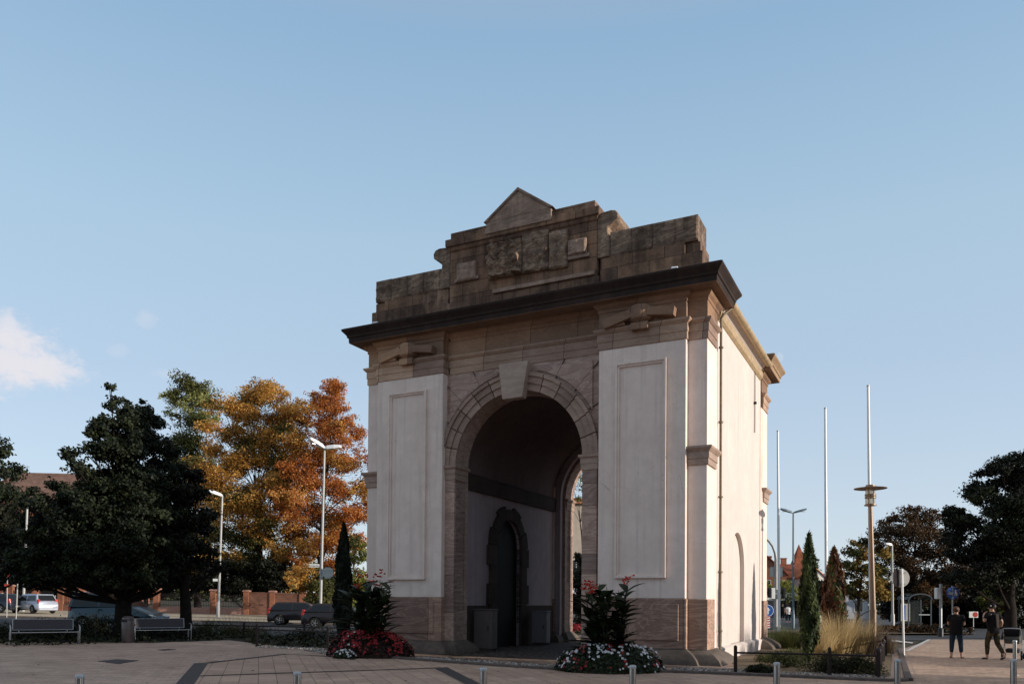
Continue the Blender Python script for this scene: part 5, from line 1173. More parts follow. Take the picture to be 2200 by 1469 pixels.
# --- flagpoles
for px, pt, pb, Y, lab in ((1674, 927, 1361, 48.0, 'white flagpole nearest the gate wall, the shortest looking of three'), (1776, 878, 1366, 43.2, 'white flagpole in the middle of the three, rising behind the reddish cypress'), (1872, 830, 1372, 39.4, 'white flagpole rising behind the bronze disc lamp')):
    p = gat(px, Y); x1 = at({1674: 1671, 1776: 1773, 1872: 1865}[px], pt, Y); t = thing('flagpole', lab, 'flagpole', p, 0, 'white flagpoles beside the gate'); q = x1 - p
    b = MB(); b.tube([(0, 0, -.3), tuple(q * .5), tuple(q)], [.085, .078, .062], 14); b.build('pole', M['white_pole'], t, smooth=True)
    b = MB(); b.lathe([(.062, 0), (.07, .01), (.07, .06), (.0, .09)], tuple(q), 14); b.build('cap', M['galv'], t, smooth=True)
    b = MB(); b.lathe([(.16, -.1), (.16, .12), (.10, .18)], n=14); b.build('sleeve', M['galv'], t, smooth=True)

# --- signs
def post(t, h, r=.03, m='galv', name='post', lean=0):
    b = MB(); b.tube([(0, 0, -.2), (lean, 0, h)], r, 10); b.lathe([(r * 1.2, h - .02), (r * 1.2, h + .01), (0, h + .02)], (lean, 0, 0), 10); return b.build(name, M[m], t, smooth=True)
p = gat(1942, 28.2); t = thing('round_sign', 'grey back of a round traffic sign on a pole beside the footway', 'traffic sign', p); H = zat(1939, 1222, 28.2); post(t, H, .036, 'white_pole', lean=-.07)
zc = zat(1937, 1241, 28.2); b = MB(); b.disc((-.10, .05, zc), (0, -1, 0), .325, .006, 40); pl = b.build('plate', M['sign_back'], t)
b = MB(); b.box(-.33, -.16, .03, .046, zc - .30, zc + .30, mat=0); b.build('dark_strip', M['iron'], pl)  # dark upright strip on the left half of the plate
for dz in (-.2, .2): b = MB(); b.box(-.14, .1, -.012, .045, zc + dz - .015, zc + dz + .015); b.build('clamp', M['galv'], t)
b = MB(); b.disc((-.10, .06, zc), (0, 1, 0), .32, .006, 40); b.build('face', M['sign_white'], pl)

p = gat(2046, 44.5); t = thing('blue_sign', 'round blue sign for a divided footpath and cycle path, above the woman', 'traffic sign', p); H = zat(2046, 1257, 44.5) - p.z; post(t, H, .035)
zc = zat(2046, 1273, 44.5) - p.z; b = MB(); b.disc((0, -.05, zc), (0, -1, 0), .345, .008, 40); pl = b.build('plate', M['sign_blue'], t)
b = MB(); b.box(-.008, .008, -.062, -.055, zc - .3, zc + .3)
b.disc((.15, -.058, zc + .14), (0, 1, 0), .035, .006, 12); b.prism([(.10, zc - .18), (.13, zc - .18), (.155, zc - .02), (.19, zc - .16), (.215, zc - .15), (.19, zc + .1), (.11, zc + .08)], -.062, -.056); b.disc((.22, -.058, zc + .0), (0, 1, 0), .025, .006, 10); b.prism([(.2, zc - .16), (.25, zc - .16), (.24, zc - .03), (.2, zc - .03)], -.062, -.056)
for cx in (-.22, -.09):
    ring = arc(.06, 0, 2 * PI, 16, cx, zc - .04); ring2 = arc(.042, 0, 2 * PI, 16, cx, zc - .04)
    for i in range(16): b.prism([ring[i], ring[i + 1], ring2[i + 1], ring2[i]], -.062, -.056)
b.prism([(-.22, zc - .05), (-.2, zc + .06), (-.12, zc + .06), (-.09, zc - .03), (-.1, zc - .03), (-.13, zc + .04), (-.19, zc + .04), (-.21, zc - .04)], -.062, -.056)
b.build('pictogram', M['sign_white'], pl)

p = gat(2021, 45.5); t = thing('signal_post', 'grey post with a white box facing away, left of the blue sign', 'signal post', p); H = zat(2018, 1254, 45.5) - p.z; post(t, H, .075, 'galv')
b = MB(); b.lathe([(.14, -.1), (.14, .42), (.09, .48)], n=12); b.build('foot', M['sign_dark'], t, smooth=True)
z0, z1 = zat(2015, 1286, 45.5) - p.z, zat(2015, 1262, 45.5) - p.z; b = MB(); b.box(-.30, -.07, -.16, .16, z0, z1); b.build('signal_box', M['sign_white'], t, bevel=.03)
b = MB(); b.box(-.1, .0, -.04, .04, z0 + .1, z0 + .2); b.box(-.1, .0, -.04, .04, z1 - .2, z1 - .1); b.build('bracket', M['galv'], t)

p = gat(2091, 60); t = thing('warning_board', 'small white square board with a red round figure, between the two people', 'traffic sign', p); z0, z1 = zat(2091, 1326, 60) - p.z, zat(2091, 1313, 60) - p.z; post(t, z1, .03)
b = MB(); b.box(-.34, .34, -.05, -.03, z0, z1); pl = b.build('plate', M['sign_white'], t, bevel=.005); b = MB(); b.disc((.12, -.055, (z0 + z1) / 2), (0, 1, 0), .19, .006, 24); b.build('red_mark', M['sign_red'], pl)

p = gat(35, 51); t = thing('round_sign', 'pale back of a round sign on a thin pole left of the square board', 'traffic sign', p); H = zat(37, 1226, 51) - p.z; post(t, H, .04, 'grey_pole', lean=.08); zc = zat(37, 1238, 51) - p.z
b = MB(); b.disc((.08, .05, zc), (0, -1, 0), .34, .006, 32); b.build('plate', M['sign_back'], t); b = MB(); b.disc((.08, .06, zc), (0, 1, 0), .335, .006, 32); b.build('face', M['sign_white'], t)
p = gat(63, 66.4); t = thing('square_sign', 'white square parking zone board with a round symbol on the dappled lamp pole', 'traffic sign', (xat(63, 66.4), 66.4, zat(63, 1233, 66.4)))
b = MB(); b.box(-.38, .40, -.02, .0, -.4, .4); pl = b.build('plate', M['sign_white'], t, bevel=.03)
b = MB(); r1, r2 = arc(.17, 0, 2 * PI, 24, .0, .08), arc(.12, 0, 2 * PI, 24, .0, .08)
for i in range(24): b.prism([r1[i], r1[i + 1], r2[i + 1], r2[i]], -.028, -.021)
b.prism([(-.1, .0), (-.08, -.02), (.1, .16), (.08, .18)], -.028, -.021); b.build('symbol', M['sign_back'], pl)
p = gat(15, 53); t = thing('flag_sign', 'small post with a red and white pennant at the left edge', 'sign post', p); H = zat(16, 1219, 53) - p.z; post(t, H, .035, 'grey_pole')
for zt, zb, mm in ((1221, 1230, 'sign_white'), (1230, 1240, 'sign_red')):
    z0, z1 = zat(17, zb, 53) - p.z, zat(17, zt, 53) - p.z; b = MB(); b.prism([(.0, z0), (.20, z0 + .02), (.17, z1), (.0, z1)], -.045, -.03); b.build('pennant', M[mm], t)
z0, z1 = zat(15, 1259, 53) - p.z, zat(15, 1254, 53) - p.z; b = MB(); b.box(-.17, .16, -.05, -.035, z0, z1); b.build('plate', M['sign_red'], t)
# street name plate and sign back on the double lamp, small plate on the single lamp
def plate(label, px0, px1, py0, py1, Y, m, name='street_name_sign', cat='street sign', txt=None, th=.02, off=0):
    x0, x1, z0, z1 = xat(px0, Y), xat(px1, Y), zat(px0, py1, Y), zat(px0, py0, Y); t = thing(name, label, cat, ((x0 + x1) / 2, Y + off, (z0 + z1) / 2)); w, h = (x1 - x0) / 2, (z1 - z0) / 2
    b = MB(); b.box(-w, w, -th / 2, th / 2, -h, h); pl = b.build('plate', M[m], t, bevel=.006)
    b = MB(); b.box(-w * .9, w * 1.05, th / 2, th / 2 + .03, h * .2, h * .35); b.build('bracket', M['galv'], t)
    if txt: text_mesh(txt, h * 1.35, M['text'], t, (0, -th / 2 - .004, 0), (PI / 2, 0, 0))
    return t
plate('white street name sign with dark lettering on the double lamp pole', 663, 685, 1211, 1218, 47.4, 'sign_white', txt='Europaring', off=-.02)
plate('small white street name sign on the single lamp pole', 457, 467, 1242.5, 1248, 62.9, 'sign_white', off=-.02)
p = at(704, 1230, 47.3); t = thing('octagon_sign', 'bluish grey back of an octagonal sign on the double lamp pole', 'traffic sign', p)
b = MB(); b.prism([(.34 * math.cos(PI / 8 + i * PI / 4), .36 * math.sin(PI / 8 + i * PI / 4)) for i in range(8)], -.005, .005); b.build('plate', M['octa'] if 'octa' in M else M['blue_grey'], t)
b = MB(); b.box(-.45, .3, -.03, -.006, .2, .23); b.box(-.45, .3, -.03, -.006, -.2, -.17); b.build('clamp', M['galv'], t)
# right: arched signal mast, blue direction boards, signals, blue arrow sign with barrier board
p = gat(1667, 62); t = thing('signal_mast', 'bluish grey traffic signal mast with a curved arm reaching behind the gate', 'traffic light', p); H = zat(1667, 1200, 62) - p.z
pth = [(0, 0, -.2), (0, 0, H)] + [tuple(at(px, py, 62) - p) for px, py in ((1665, 1187), (1660, 1173), (1652, 1162), (1640, 1153), (1625, 1149), (1605, 1147))]
b = MB(); b.tube(pth, [.17, .13, .10, .095, .09, .085, .08, .07], 10); b.build('mast', M['grey_pole'], t, smooth=True)
def signal(name, label, px, py0, py1, Y, back='sign_dark', wpx=9):
    x, z0, z1 = xat(px, Y), zat(px, py1, Y), zat(px, py0, Y); w = wpx / 2 * Y / F_PX; t = thing('traffic_signal', label, 'traffic light', (x, Y, (z0 + z1) / 2), 0, 'traffic signals'); h = (z1 - z0) / 2
    b = MB(); b.box(-w * .55, w * .55, -.14, .14, -h, h); b.build('housing', M['sign_dark'], t, bevel=.03)
    b = MB(); b.box(-w, w, .1, .13, -h * 1.12, h * 1.12); b.build('backboard', M[back], t)
    for i in range(3):
        b = MB(); b.tube([(0, -.14, h * (.62 - .62 * i)), (0, -.26, h * (.62 - .62 * i))], w * .42, 12); b.build('visor', M['sign_dark'], t, smooth=True)
    return t
signal('s', 'black traffic signal on the near side of the curved mast', 1654, 1263, 1282, 61.5)
signal('s', 'black traffic signal right of the curved mast', 1684, 1263, 1284, 61.8)
p = at(1661, 1274, 61.4); t = thing('signal_box', 'white signal board between the two black signals on the mast', 'traffic light', p); b = MB(); b.box(-.14, .14, -.05, .05, -.42, .42); b.build('board', M['sign_white'], t, bevel=.02); b = MB(); b.box(-.1, .4, .05, .08, -.05, .05); b.build('bracket', M['galv'], t)
p = at(1668, 1226, 62.3); t = thing('direction_sign', 'blue grey back of a direction sign on the curved mast', 'traffic sign', p); b = MB(); b.box(-.5, .48, .0, .03, -.45, .3); b.build('plate', M['blue_grey'], t); b = MB(); b.box(-.05, .05, -.06, .0, -.5, .4); b.build('bracket', M['galv'], t)
p = gat(1649, 55); t = thing('arrow_sign', 'round blue arrow sign above a striped board at the gate corner', 'traffic sign', p); zc = zat(1648, 1311, 55) - p.z; post(t, zc + .45, .035)
b = MB(); b.disc((0, -.05, zc), (0, -1, 0), .43, .008, 32); pl = b.build('plate', M['sign_blue'], t)
b = MB(); b.prism([(-.06, zc - .24), (.06, zc - .24), (.06, zc + .02), (.16, zc + .02), (.0, zc + .25), (-.16, zc + .02), (-.06, zc + .02)], -.064, -.056); b.prism(arc(.40, 0, PI, 20, 0, zc) + arc(.37, PI, 0, 20, 0, zc), -.064, -.056); b.prism(arc(.40, PI, 2 * PI, 20, 0, zc) + arc(.37, 2 * PI, PI, 20, 0, zc), -.064, -.056); b.build('arrow', M['sign_white'], pl)
p = gat(1648, 54.2); t = thing('barrier_board', 'red and white striped barrier board under the blue arrow sign', 'barrier board', p); z0, z1 = .12, zat(1648, 1322, 54.2) - p.z
b = MB(); b.box(-.2, .2, -.02, .02, z0, z1); bd = b.build('board', M['sign_white'], t); b = MB(); n = 5; dz = (z1 - z0) / n
for i in range(n): b.prism([(-.2, z0 + dz * i), (-.2, z0 + dz * (i + .5)), (.2, min(z1, z0 + dz * (i + 1.0))), (.2, z0 + dz * (i + .5))], -.028, -.021)
b.build('stripes', M['sign_red'], bd); b = MB(); b.box(-.35, .35, -.2, .2, 0, .12); b.build('foot', M['sign_dark'], t, bevel=.02)
# through the arch: a signal with a round speed limit sign on a curved pole
p = gat(1249, 60); t = thing('signal_post', 'white curved signal post seen through the arch', 'signal post', p); b = MB(); b.tube([(0, 0, -.2), (0, 0, zat(1249, 1215, 60) - p.z), tuple(at(1251, 1200, 60) - p), tuple(at(1256, 1188, 60) - p), tuple(at(1264, 1180, 60) - p)], .06, 10); b.build('pole', M['white_pole'], t, smooth=True)
signal('s', 'black traffic signal seen through the arch on the white curved post', 1246, 1261, 1277, 59.7)
p = at(1236.5, 1269, 59.6); t = thing('speed_sign', 'round red rimmed speed limit sign seen through the arch', 'traffic sign', p)
b = MB(); b.disc((0, 0, 0), (0, -1, 0), .30, .01, 32); pl = b.build('plate', M['sign_red'], t); b = MB(); b.disc((0, -.009, 0), (0, -1, 0), .23, .006, 32); b.build('face', M['sign_white'], pl); text_mesh('50', .30, M['text'], pl, (0, -.018, 0), (PI / 2, 0, 0)); b = MB(); b.box(.0, .45, .008, .03, -.03, .03); b.build('bracket', M['galv'], t)
# utility cabinets in the passage
def cabinet(label, lx, ly, rz, w, d, h, m):
    x, y = gl(lx, ly); t = thing('utility_cabinet', label, 'utility cabinet', (x, y, g(x, y)), GROT + rz, 'utility cabinets in the passage')
    b = MB(); b.box(-w / 2, w / 2, -d / 2, d / 2, .1, h); b.build('housing', M[m], t, bevel=.015); b = MB(); b.box(-w / 2 - .02, w / 2 + .02, -d / 2 - .02, d / 2 + .02, h, h + .05); b.build('roof', M[m], t, bevel=.012)
    b = MB(); b.box(-w / 2 + .03, w / 2 - .03, -d / 2 - .014, -d / 2, .2, h - .06); dr = b.build('door', M[m], t, bevel=.004); b = MB(); b.box(w * .28, w * .33, -d / 2 - .04, -d / 2 - .014, h * .5, h * .62); b.build('handle', M['sign_dark'], dr, bevel=.005)
    b = MB(); b.box(-w / 2 + .03, w / 2 - .03, -d / 2 + .03, d / 2 - .03, -.05, .1); b.build('plinth', M['inner'], t)
M['cab_grey'] = simple('grey_beige_cabinet', (.10, .082, .074), .5, 0, .4, .1); M['cab_white'] = simple('pale_cabinet', (.19, .165, .17), .5, 0, .4, .1)
cabinet('brown grey utility cabinet inside the passage left of the dark door', -2.20, 2.05, 0, .74, .42, 1.45, 'cab_grey')
cabinet('pale utility cabinet inside the passage right of the dark door', -2.28, 6.95, 0, .66, .40, 1.35, 'cab_white')
# ------------------------------------------------------------------ cars
def paint(name, c, rough=.3, metal=.2):
    k = N(name); n1 = k.noise(k.co(), 3, 4); b = k.bsdf(k.ramp(n1, [(.3, tuple(q * .9 for q in c)), (.7, tuple(min(1, q * 1.08) for q in c))]), rough, metal, .5)
    b.inputs['Coat Weight'].default_value = .25; b.inputs['Coat Roughness'].default_value = .08; return k.mat
M['car_silver'] = paint('silver_paint', (.42, .44, .50), .35, .4); M['car_teal'] = paint('teal_blue_paint', (.016, .042, .056)); M['car_black'] = paint('black_paint', (.010, .008, .010)); M['car_maroon'] = paint('dark_maroon_paint', (.012, .008, .009)); M['car_navy'] = paint('dark_blue_paint', (.012, .016, .028))
M['car_glass'] = simple('car_glass', (.010, .011, .012), .08, 0, .35, .05); M['tyre'] = simple('tyre_rubber', (.012, .012, .012), .8, 0, .2); M['rim'] = simple('alloy_rim', (.45, .45, .46), .35, .8, .5); M['tail_red'] = simple('tail_lamp_red', (.42, .025, .018), .2, 0, .6); M['clear_lamp'] = simple('clear_lamp', (.62, .63, .64), .12, .3, .6); M['trim'] = simple('black_trim', (.018, .018, .018), .6)
M['plate'] = simple('number_plate', (.70, .68, .60), .5)
def car(label, x, y, rz, L, Wd, H, belt, gx, colour, hood=.30, tail=0.02, group='cars parked and passing at the left', rails=False, body='hatch'):
    """gx = greenhouse: rear foot, rear top, front top, front foot, as fractions of the length from the middle"""
    t = thing('car', label, 'car', (x, y, g(x, y)), rz, group); h2 = L / 2; w = Wd / 2; wr = .315; ax = (-.31 * L, .315 * L); gc = .20
    # lower body with wheel arches cut into the outline
    def archp(c): return [(c + (wr + .045) * math.cos(a), wr + (wr + .045) * math.sin(a)) for a in [PI - PI * i / 10 for i in range(11)] if wr + (wr + .045) * math.sin(a) > gc]
    lo = [(-h2 + .06, gc)] + archp(ax[0]) + archp(ax[1]) + [(h2 - .06, gc), (h2, .30), (h2, .52), (h2 - .10, .66), (h2 - .32, .80), (gx[3] * L + .02, belt), (gx[0] * L, belt + .02), (-h2 + tail, belt - .02), (-h2, .62), (-h2, .36)]
    b = MB(); n = len(lo); vs = []
    for s in (-1, 1):
        for i, (px, pz) in enumerate(lo):
            q = w * (1 - .10 * max(0, (abs(px) / h2 - .72) / .28) ** 2) * (1 - .05 * (pz > .75)) * (.97 if pz < .3 else 1); vs.append((px, s * q, pz))
    fs = [list(range(n)), list(range(2 * n - 1, n - 1, -1))] + [(i, i + n, (i + 1) % n + n, (i + 1) % n) for i in range(n)]
    b.add(vs, fs); body_o = b.build('body', M[colour], t, smooth=True, bevel=.02, edge=45)
    # greenhouse: sides lean in
    P = [(gx[0] * L, belt), (gx[1] * L, H - .03), (gx[1] * L + .18, H), (gx[2] * L - .2, H), (gx[2] * L, H - .04), (gx[3] * L, belt)]
    def wy(z): return w * .95 - (z - belt) / (H - belt) * .17
    b = MB(); n = len(P); vs = [(px, -wy(pz), pz) for px, pz in P] + [(px, wy(pz), pz) for px, pz in P]
    b.add(vs, [list(range(n)), list(range(2 * n - 1, n - 1, -1))] + [(i, i + n, (i + 1) % n + n, (i + 1) % n) for i in range(n)]); b.build('cabin', M[colour], t, smooth=True, bevel=.02, edge=40)
    zb, zt = belt + .05, H - .11
    def xe(a, z):   # edge of the greenhouse at height z
        f = (z - belt) / (H - .03 - belt); return (gx[0] + (gx[1] - gx[0]) * f) * L if a == 0 else (gx[3] + (gx[2] - gx[3]) * f) * L
    xm = (xe(0, zb) + xe(1, zb)) / 2 - .05
    for s in (-1, 1):
        for (xa0, xa1, xb0, xb1) in ((xe(0, zb) + .16, xe(0, zt) + .14, xm - .04, xm - .04), (xm + .05, xm + .05, xe(1, zb) - .22, xe(1, zt) - .10)):
            b = MB(); q = [(xa0, s * (wy(zb) + .006), zb), (xb0, s * (wy(zb) + .006), zb), (xb1, s * (wy(zt) + .006), zt), (xa1, s * (wy(zt) + .006), zt)]
            b.add(q + [(a, c - s * .012, d) for a, c, d in q], [(0, 1, 2, 3), (7, 6, 5, 4), (0, 4, 5, 1), (1, 5, 6, 2), (2, 6, 7, 3), (3, 7, 4, 0)]); b.build('side_window', M['car_glass'], t)
    for e, nm in ((0, 'rear_window'), (1, 'windscreen')):
        sg = -1 if e == 0 else 1; q = []
        for z, f in ((zb, .86), (zt + .02, .86)):
            for s in (-1, 1): q.append((xe(e, z) + sg * .008, s * wy(z) * f, z))
        b = MB(); b.add(q + [(a - sg * .02, c, d) for a, c, d in q], [(0, 1, 3, 2), (6, 7, 5, 4), (0, 4, 5, 1), (1, 5, 7, 3), (3, 7, 6, 2), (2, 6, 4, 0)]); b.build(nm, M['car_glass'], t)
    for cx in ax:
        for s in (-1, 1):
            b = MB(); yy = s * (w - .10); prof = [(-.10, wr * .62), (-.10, wr * .93), (-.06, wr), (.06, wr), (.10, wr * .93), (.10, wr * .62)]
            vs = []; fs = []
            for dy, r in prof:
                for j in range(20): a = 2 * PI * j / 20; vs.append((cx + r * math.cos(a), yy + dy, wr + r * math.sin(a)))
            for i in range(5):
                for j in range(20): fs.append((i * 20 + j, i * 20 + (j + 1) % 20, i * 20 + 20 + (j + 1) % 20, i * 20 + 20 + j))
            b.add(vs, fs); wh = b.build('wheel', M['tyre'], t, smooth=True)
            b = MB(); b.disc((cx, yy + s * .07, wr), (0, 1, 0), wr * .16, .06, 12); 
            for j in range(5): a = 2 * PI * j / 5; b.bar((cx, yy + s * .075, wr), (cx + wr * .62 * math.cos(a), yy + s * .075, wr + wr * .62 * math.sin(a)), .075, .03)
            ring = arc(wr * .66, 0, 2 * PI, 20, cx, wr); rin = arc(wr * .56, 0, 2 * PI, 20, cx, wr)
            for j in range(20): b.prism([ring[j], ring[j + 1], rin[j + 1], rin[j]], yy + s * .05, yy + s * .09)
            b.build('rim', M['rim'], wh); b = MB(); b.disc((cx, yy, wr), (0, 1, 0), wr * .64, .08, 20); b.build('hub', M['trim'], wh)
    for s in (-1, 1):
        b = MB(); b.obox((h2 - .13, s * w * .70, .66), (.30, .34, .14), Euler((0, .3, s * -.35))); b.build('headlight', M['clear_lamp'], t, bevel=.03)
        b = MB(); b.obox((-h2 + .10 + tail, s * w * .80, belt - .02), (.16, .20, .36), Euler((0, .25 if body == 'hatch' else .05, s * .25))); b.build('tail_light', M['tail_red'], t, bevel=.025)
        b = MB(); b.obox((gx[3] * L - .30, s * (w + .07), belt + .06), (.10, .20, .13)); b.build('mirror', M[colour], t, bevel=.03)
        b = MB(); b.box(xm + .02, xm + .2, s * w * .965, s * (w * .965 + .02), belt - .14, belt - .10) if s > 0 else b.box(xm + .02, xm + .2, s * w * .965 - .02, s * w * .965, belt - .14, belt - .10); b.build('door_handle', M['trim'], t)
    for sx in (-1, 1):
        b = MB(); b.obox((sx * (h2 - .01), 0, .34), (.06, Wd * .86, .13)); b.build('bumper', M['trim'] if colour != 'car_silver' else M[colour], t, bevel=.025)
        b = MB(); b.obox((sx * (h2 + .025), 0, .50), (.015, .52, .11)); b.build('number_plate', M['plate'], t)
    if rails:
        for s in (-1, 1):
            b = MB(); y_ = s * (wy(H) - .06); b.tube([(gx[1] * L + .15, y_, H), (gx[1] * L + .3, y_, H + .06), (gx[2] * L - .3, y_, H + .06), (gx[2] * L - .15, y_, H)], .018, 8); b.build('roof_rail', M['clear_lamp'], t, smooth=True)
    return t
p = gat(73, 62.5); car('silver hatchback seen from behind beside the square parking board', p.x, p.y, R(150), 4.0, 1.69, 1.49, .93, (-.46, -.38, .10, .30), 'car_silver', tail=.05)
p = gat(-14, 62); car('dark car with pale tail end cut off by the left edge', p.x, p.y, R(172), 4.2, 1.72, 1.46, .92, (-.46, -.38, .10, .30), 'car_navy')
p = gat(257, 39.5); car('teal estate car with roof rails behind the bin and dark tree trunk', p.x, p.y, R(-4), 4.3, 1.8, 1.76, 1.10, (-.49, -.455, .09, .25), 'car_teal', rails=True, body='estate')
p = gat(648, 51.0); car('black hatchback, the left one of the two dark cars by the street lamp', p.x, p.y, R(4), 3.95, 1.68, 1.45, .92, (-.485, -.37, .10, .30), 'car_black')
p = gat(730, 47.6); car('dark maroon car half hidden by the double street lamp and black cypress', p.x, p.y, R(3), 4.2, 1.72, 1.46, .93, (-.47, -.33, .10, .30), 'car_maroon')

# ------------------------------------------------------------------ people
M['skin'] = simple('skin', (.42, .24, .17), .55, 0, .4, .06); M['hair_brown'] = simple('brown_hair', (.075, .030, .014), .6, 0, .3, .3, 40); M['hair_dark'] = simple('dark_hair', (.02, .014, .01), .6)
M['cloth_black'] = simple('black_cotton', (.010, .009, .010), .9, 0, .1, .25, 12); M['cloth_jeans'] = simple('dark_blue_denim', (.016, .028, .042), .85, 0, .15, .25, 20); M['cloth_camo'] = simple('olive_patterned_trousers', (.055, .042, .024), .9, 0, .1, .75, 14); M['cloth_white'] = simple('white_cotton', (.72, .70, .68), .9); M['cloth_brown'] = simple('brown_stripe', (.035, .022, .016), .9); M['shoe'] = simple('dark_shoe', (.02, .018, .018), .6); M['shoe_white'] = simple('shoe_sole', (.55, .53, .5), .6); M['pram_fab'] = simple('grey_pram_fabric', (.10, .095, .085), .9, 0, .1, .2, 20)
def skin_mesh(name, pts, edges, mat, parent, root='pelvis', sub=2):
    names = list(pts); me = bpy.data.meshes.new(name); me.from_pydata([pts[k][0] for k in names], [(names.index(a), names.index(b)) for a, b in edges], [])
    o = bpy.data.objects.new(name, me); COL.objects.link(o); o.modifiers.new('skin', 'SKIN').use_smooth_shade = True
    for i, k in enumerate(names):
        r = pts[k][1]; me.skin_vertices[0].data[i].radius = (r if isinstance(r, tuple) else (r, r)); me.skin_vertices[0].data[i].use_root = (k == root or (root not in pts and i == 0))
    s = o.modifiers.new('sub', 'SUBSURF'); s.levels = sub; s.render_levels = sub
    dg = bpy.context.evaluated_depsgraph_get(); m2 = bpy.data.meshes.new_from_object(o.evaluated_get(dg)); bpy.data.objects.remove(o); m2.name = name
    m2.materials.clear(); m2.materials.append(mat); m2.polygons.foreach_set('use_smooth', [True] * len(m2.polygons))
    a = m2.attributes.get('tint') or m2.attributes.new('tint', 'FLOAT', 'FACE')
    o = bpy.data.objects.new(name, m2); COL.objects.link(o); o.parent = parent; return o
def person(label, x, y, rz, H, J, shirt, pants, hair, shoe, slim=1.0, sleeve=.5, pant_end=.85, cap=False):
    """J: joints in metres for a 1.70 m figure that faces -y; L/R from the figure's own side (+x is its left when it faces -y)"""
    t = thing('person', label, 'person', (x, y, g(x, y)), rz); t.scale = (H / 1.7,) * 3
    V = Vector; P = {k: V(v) for k, v in J.items()}; f = slim
    pts = {'pelvis': (P['pelvis'], (.150 * f, .115 * f)), 'belly': (P['pelvis'].lerp(P['chest'], .5), (.145 * f, .11 * f)), 'chest': (P['chest'], (.165 * f, .115 * f)), 'neckb': (P['neck'], .058), 'head0': (P['head'] + V((0, .0, -.09)), .062), 'head1': (P['head'], (.078, .092)), 'head2': (P['head'] + V((0, .005, .075)), (.062, .075))}
    E = [('pelvis', 'belly'), ('belly', 'chest'), ('chest', 'neckb'), ('neckb', 'head0'), ('head0', 'head1'), ('head1', 'head2')]
    for s in 'LR':
        pts |= {'sh' + s: (P['sh' + s], .062 * f), 'el' + s: (P['el' + s], .042 * f), 'wr' + s: (P['wr' + s], .028), 'hp' + s: (P['hip' + s], .092 * f), 'kn' + s: (P['kn' + s], .060 * f), 'an' + s: (P['an' + s], .038)}
        E += [('chest', 'sh' + s), ('sh' + s, 'el' + s), ('el' + s, 'wr' + s), ('pelvis', 'hp' + s), ('hp' + s, 'kn' + s), ('kn' + s, 'an' + s)]
        pts['cf' + s] = (P['kn' + s].lerp(P['an' + s], .35) + V((0, .015, 0)), .056 * f); E.remove(('kn' + s, 'an' + s)); E += [('kn' + s, 'cf' + s), ('cf' + s, 'an' + s)]
        d = (P['wr' + s] - P['el' + s]).normalized(); hd = V(J.get('hd' + s, d)).normalized(); side = hd.cross(V((0, 0, 1))).normalized() if abs(hd.z) < .9 else V((0, 1, 0)); palm = P['wr' + s] + hd * .075; pts['pm' + s] = (palm, (.036, .016)); E.append(('wr' + s, 'pm' + s))
        nrm = side.cross(hd)
        for i, (o, L) in enumerate(((-.030, .062), (-.010, .074), (.010, .070), (.028, .055))):
            a = palm + side * o + hd * .022; m_ = a + hd * L * .5 - nrm * .008; e = a + hd * L * .85 - nrm * .03
            pts |= {f'f{i}a{s}': (a, .0095), f'f{i}b{s}': (m_, .0085), f'f{i}c{s}': (e, .007)}; E += [('pm' + s, f'f{i}a{s}'), (f'f{i}a{s}', f'f{i}b{s}'), (f'f{i}b{s}', f'f{i}c{s}')]
        a = P['wr' + s] + hd * .04 + side * -.038; e = a + hd * .045 + side * -.02; pts |= {f'ta{s}': (a, .012), f'tb{s}': (e, .009)}; E += [('wr' + s, f'ta{s}'), (f'ta{s}', f'tb{s}')]
        ft = V(J['ft' + s]); pts['toe' + s] = (ft, (.040, .025)); pts['heel' + s] = (P['an' + s] + V((0, .02, -.055)), .036); E += [('an' + s, 'heel' + s), ('heel' + s, 'toe' + s)]
    body = skin_mesh('body', pts, E, M['skin'], t)
    # face: nose, eyes, ears
    hq = P['head']; fd = V(J.get('face', (0, -1, 0))).normalized(); sd = fd.cross(V((0, 0, 1))).normalized()
    b = MB(); b.ball(hq + fd * .098 + V((0, 0, -.012)), .016, 6, (1, 1, 1.5))
    for s in (-1, 1): b.ball(hq + sd * s * .082 + V((0, 0, -.005)), .024, 6, (.5, .8, 1.2))
    b.build('nose_and_ears', M['skin'], body, smooth=True, fix=False)
    b = MB()
    for s in (-1, 1): b.ball(hq + fd * .088 + sd * s * .032 + V((0, 0, .018)), .010, 6)
    b.bar(hq + fd * .092 + sd * -.022 + V((0, 0, -.052)), hq + fd * .092 + sd * .022 + V((0, 0, -.052)), .008, .008); b.build('eyes_and_mouth', M['hair_dark'], body, smooth=True, fix=False)
    # hair
    b = MB(); b.ball(hq - fd * .018 + V((0, 0, .040)), .112, 12, (.93, 1.0, .93))
    if not cap: b.ball(hq - fd * .115 + V((0, 0, .045)), .048, 10)
    b.build('hair', hair, t, smooth=True, fix=False)
    if cap:
        b = MB(); b.ball(hq + V((0, 0, .065)), .112, 12, (.95, 1.02, .75)); b.obox(hq - fd * .14 + V((0, 0, .045)), (.16, .12, .015), Matrix.Rotation(math.atan2(fd.y, fd.x) + PI / 2, 3, 'Z')); cp = b.build('cap', M['cloth_black'], t, smooth=True, fix=False)
        b = MB(); b.obox(hq + V((.09, .055, .06)), (.05, .03, .035), Euler((0, 0, .6))); b.build('cap_badge', M['cloth_white'], cp)
    # shirt and trousers follow the body
    g2 = lambda k, q: (pts[k][0], tuple(r + q for r in (pts[k][1] if isinstance(pts[k][1], tuple) else (pts[k][1],) * 2)))
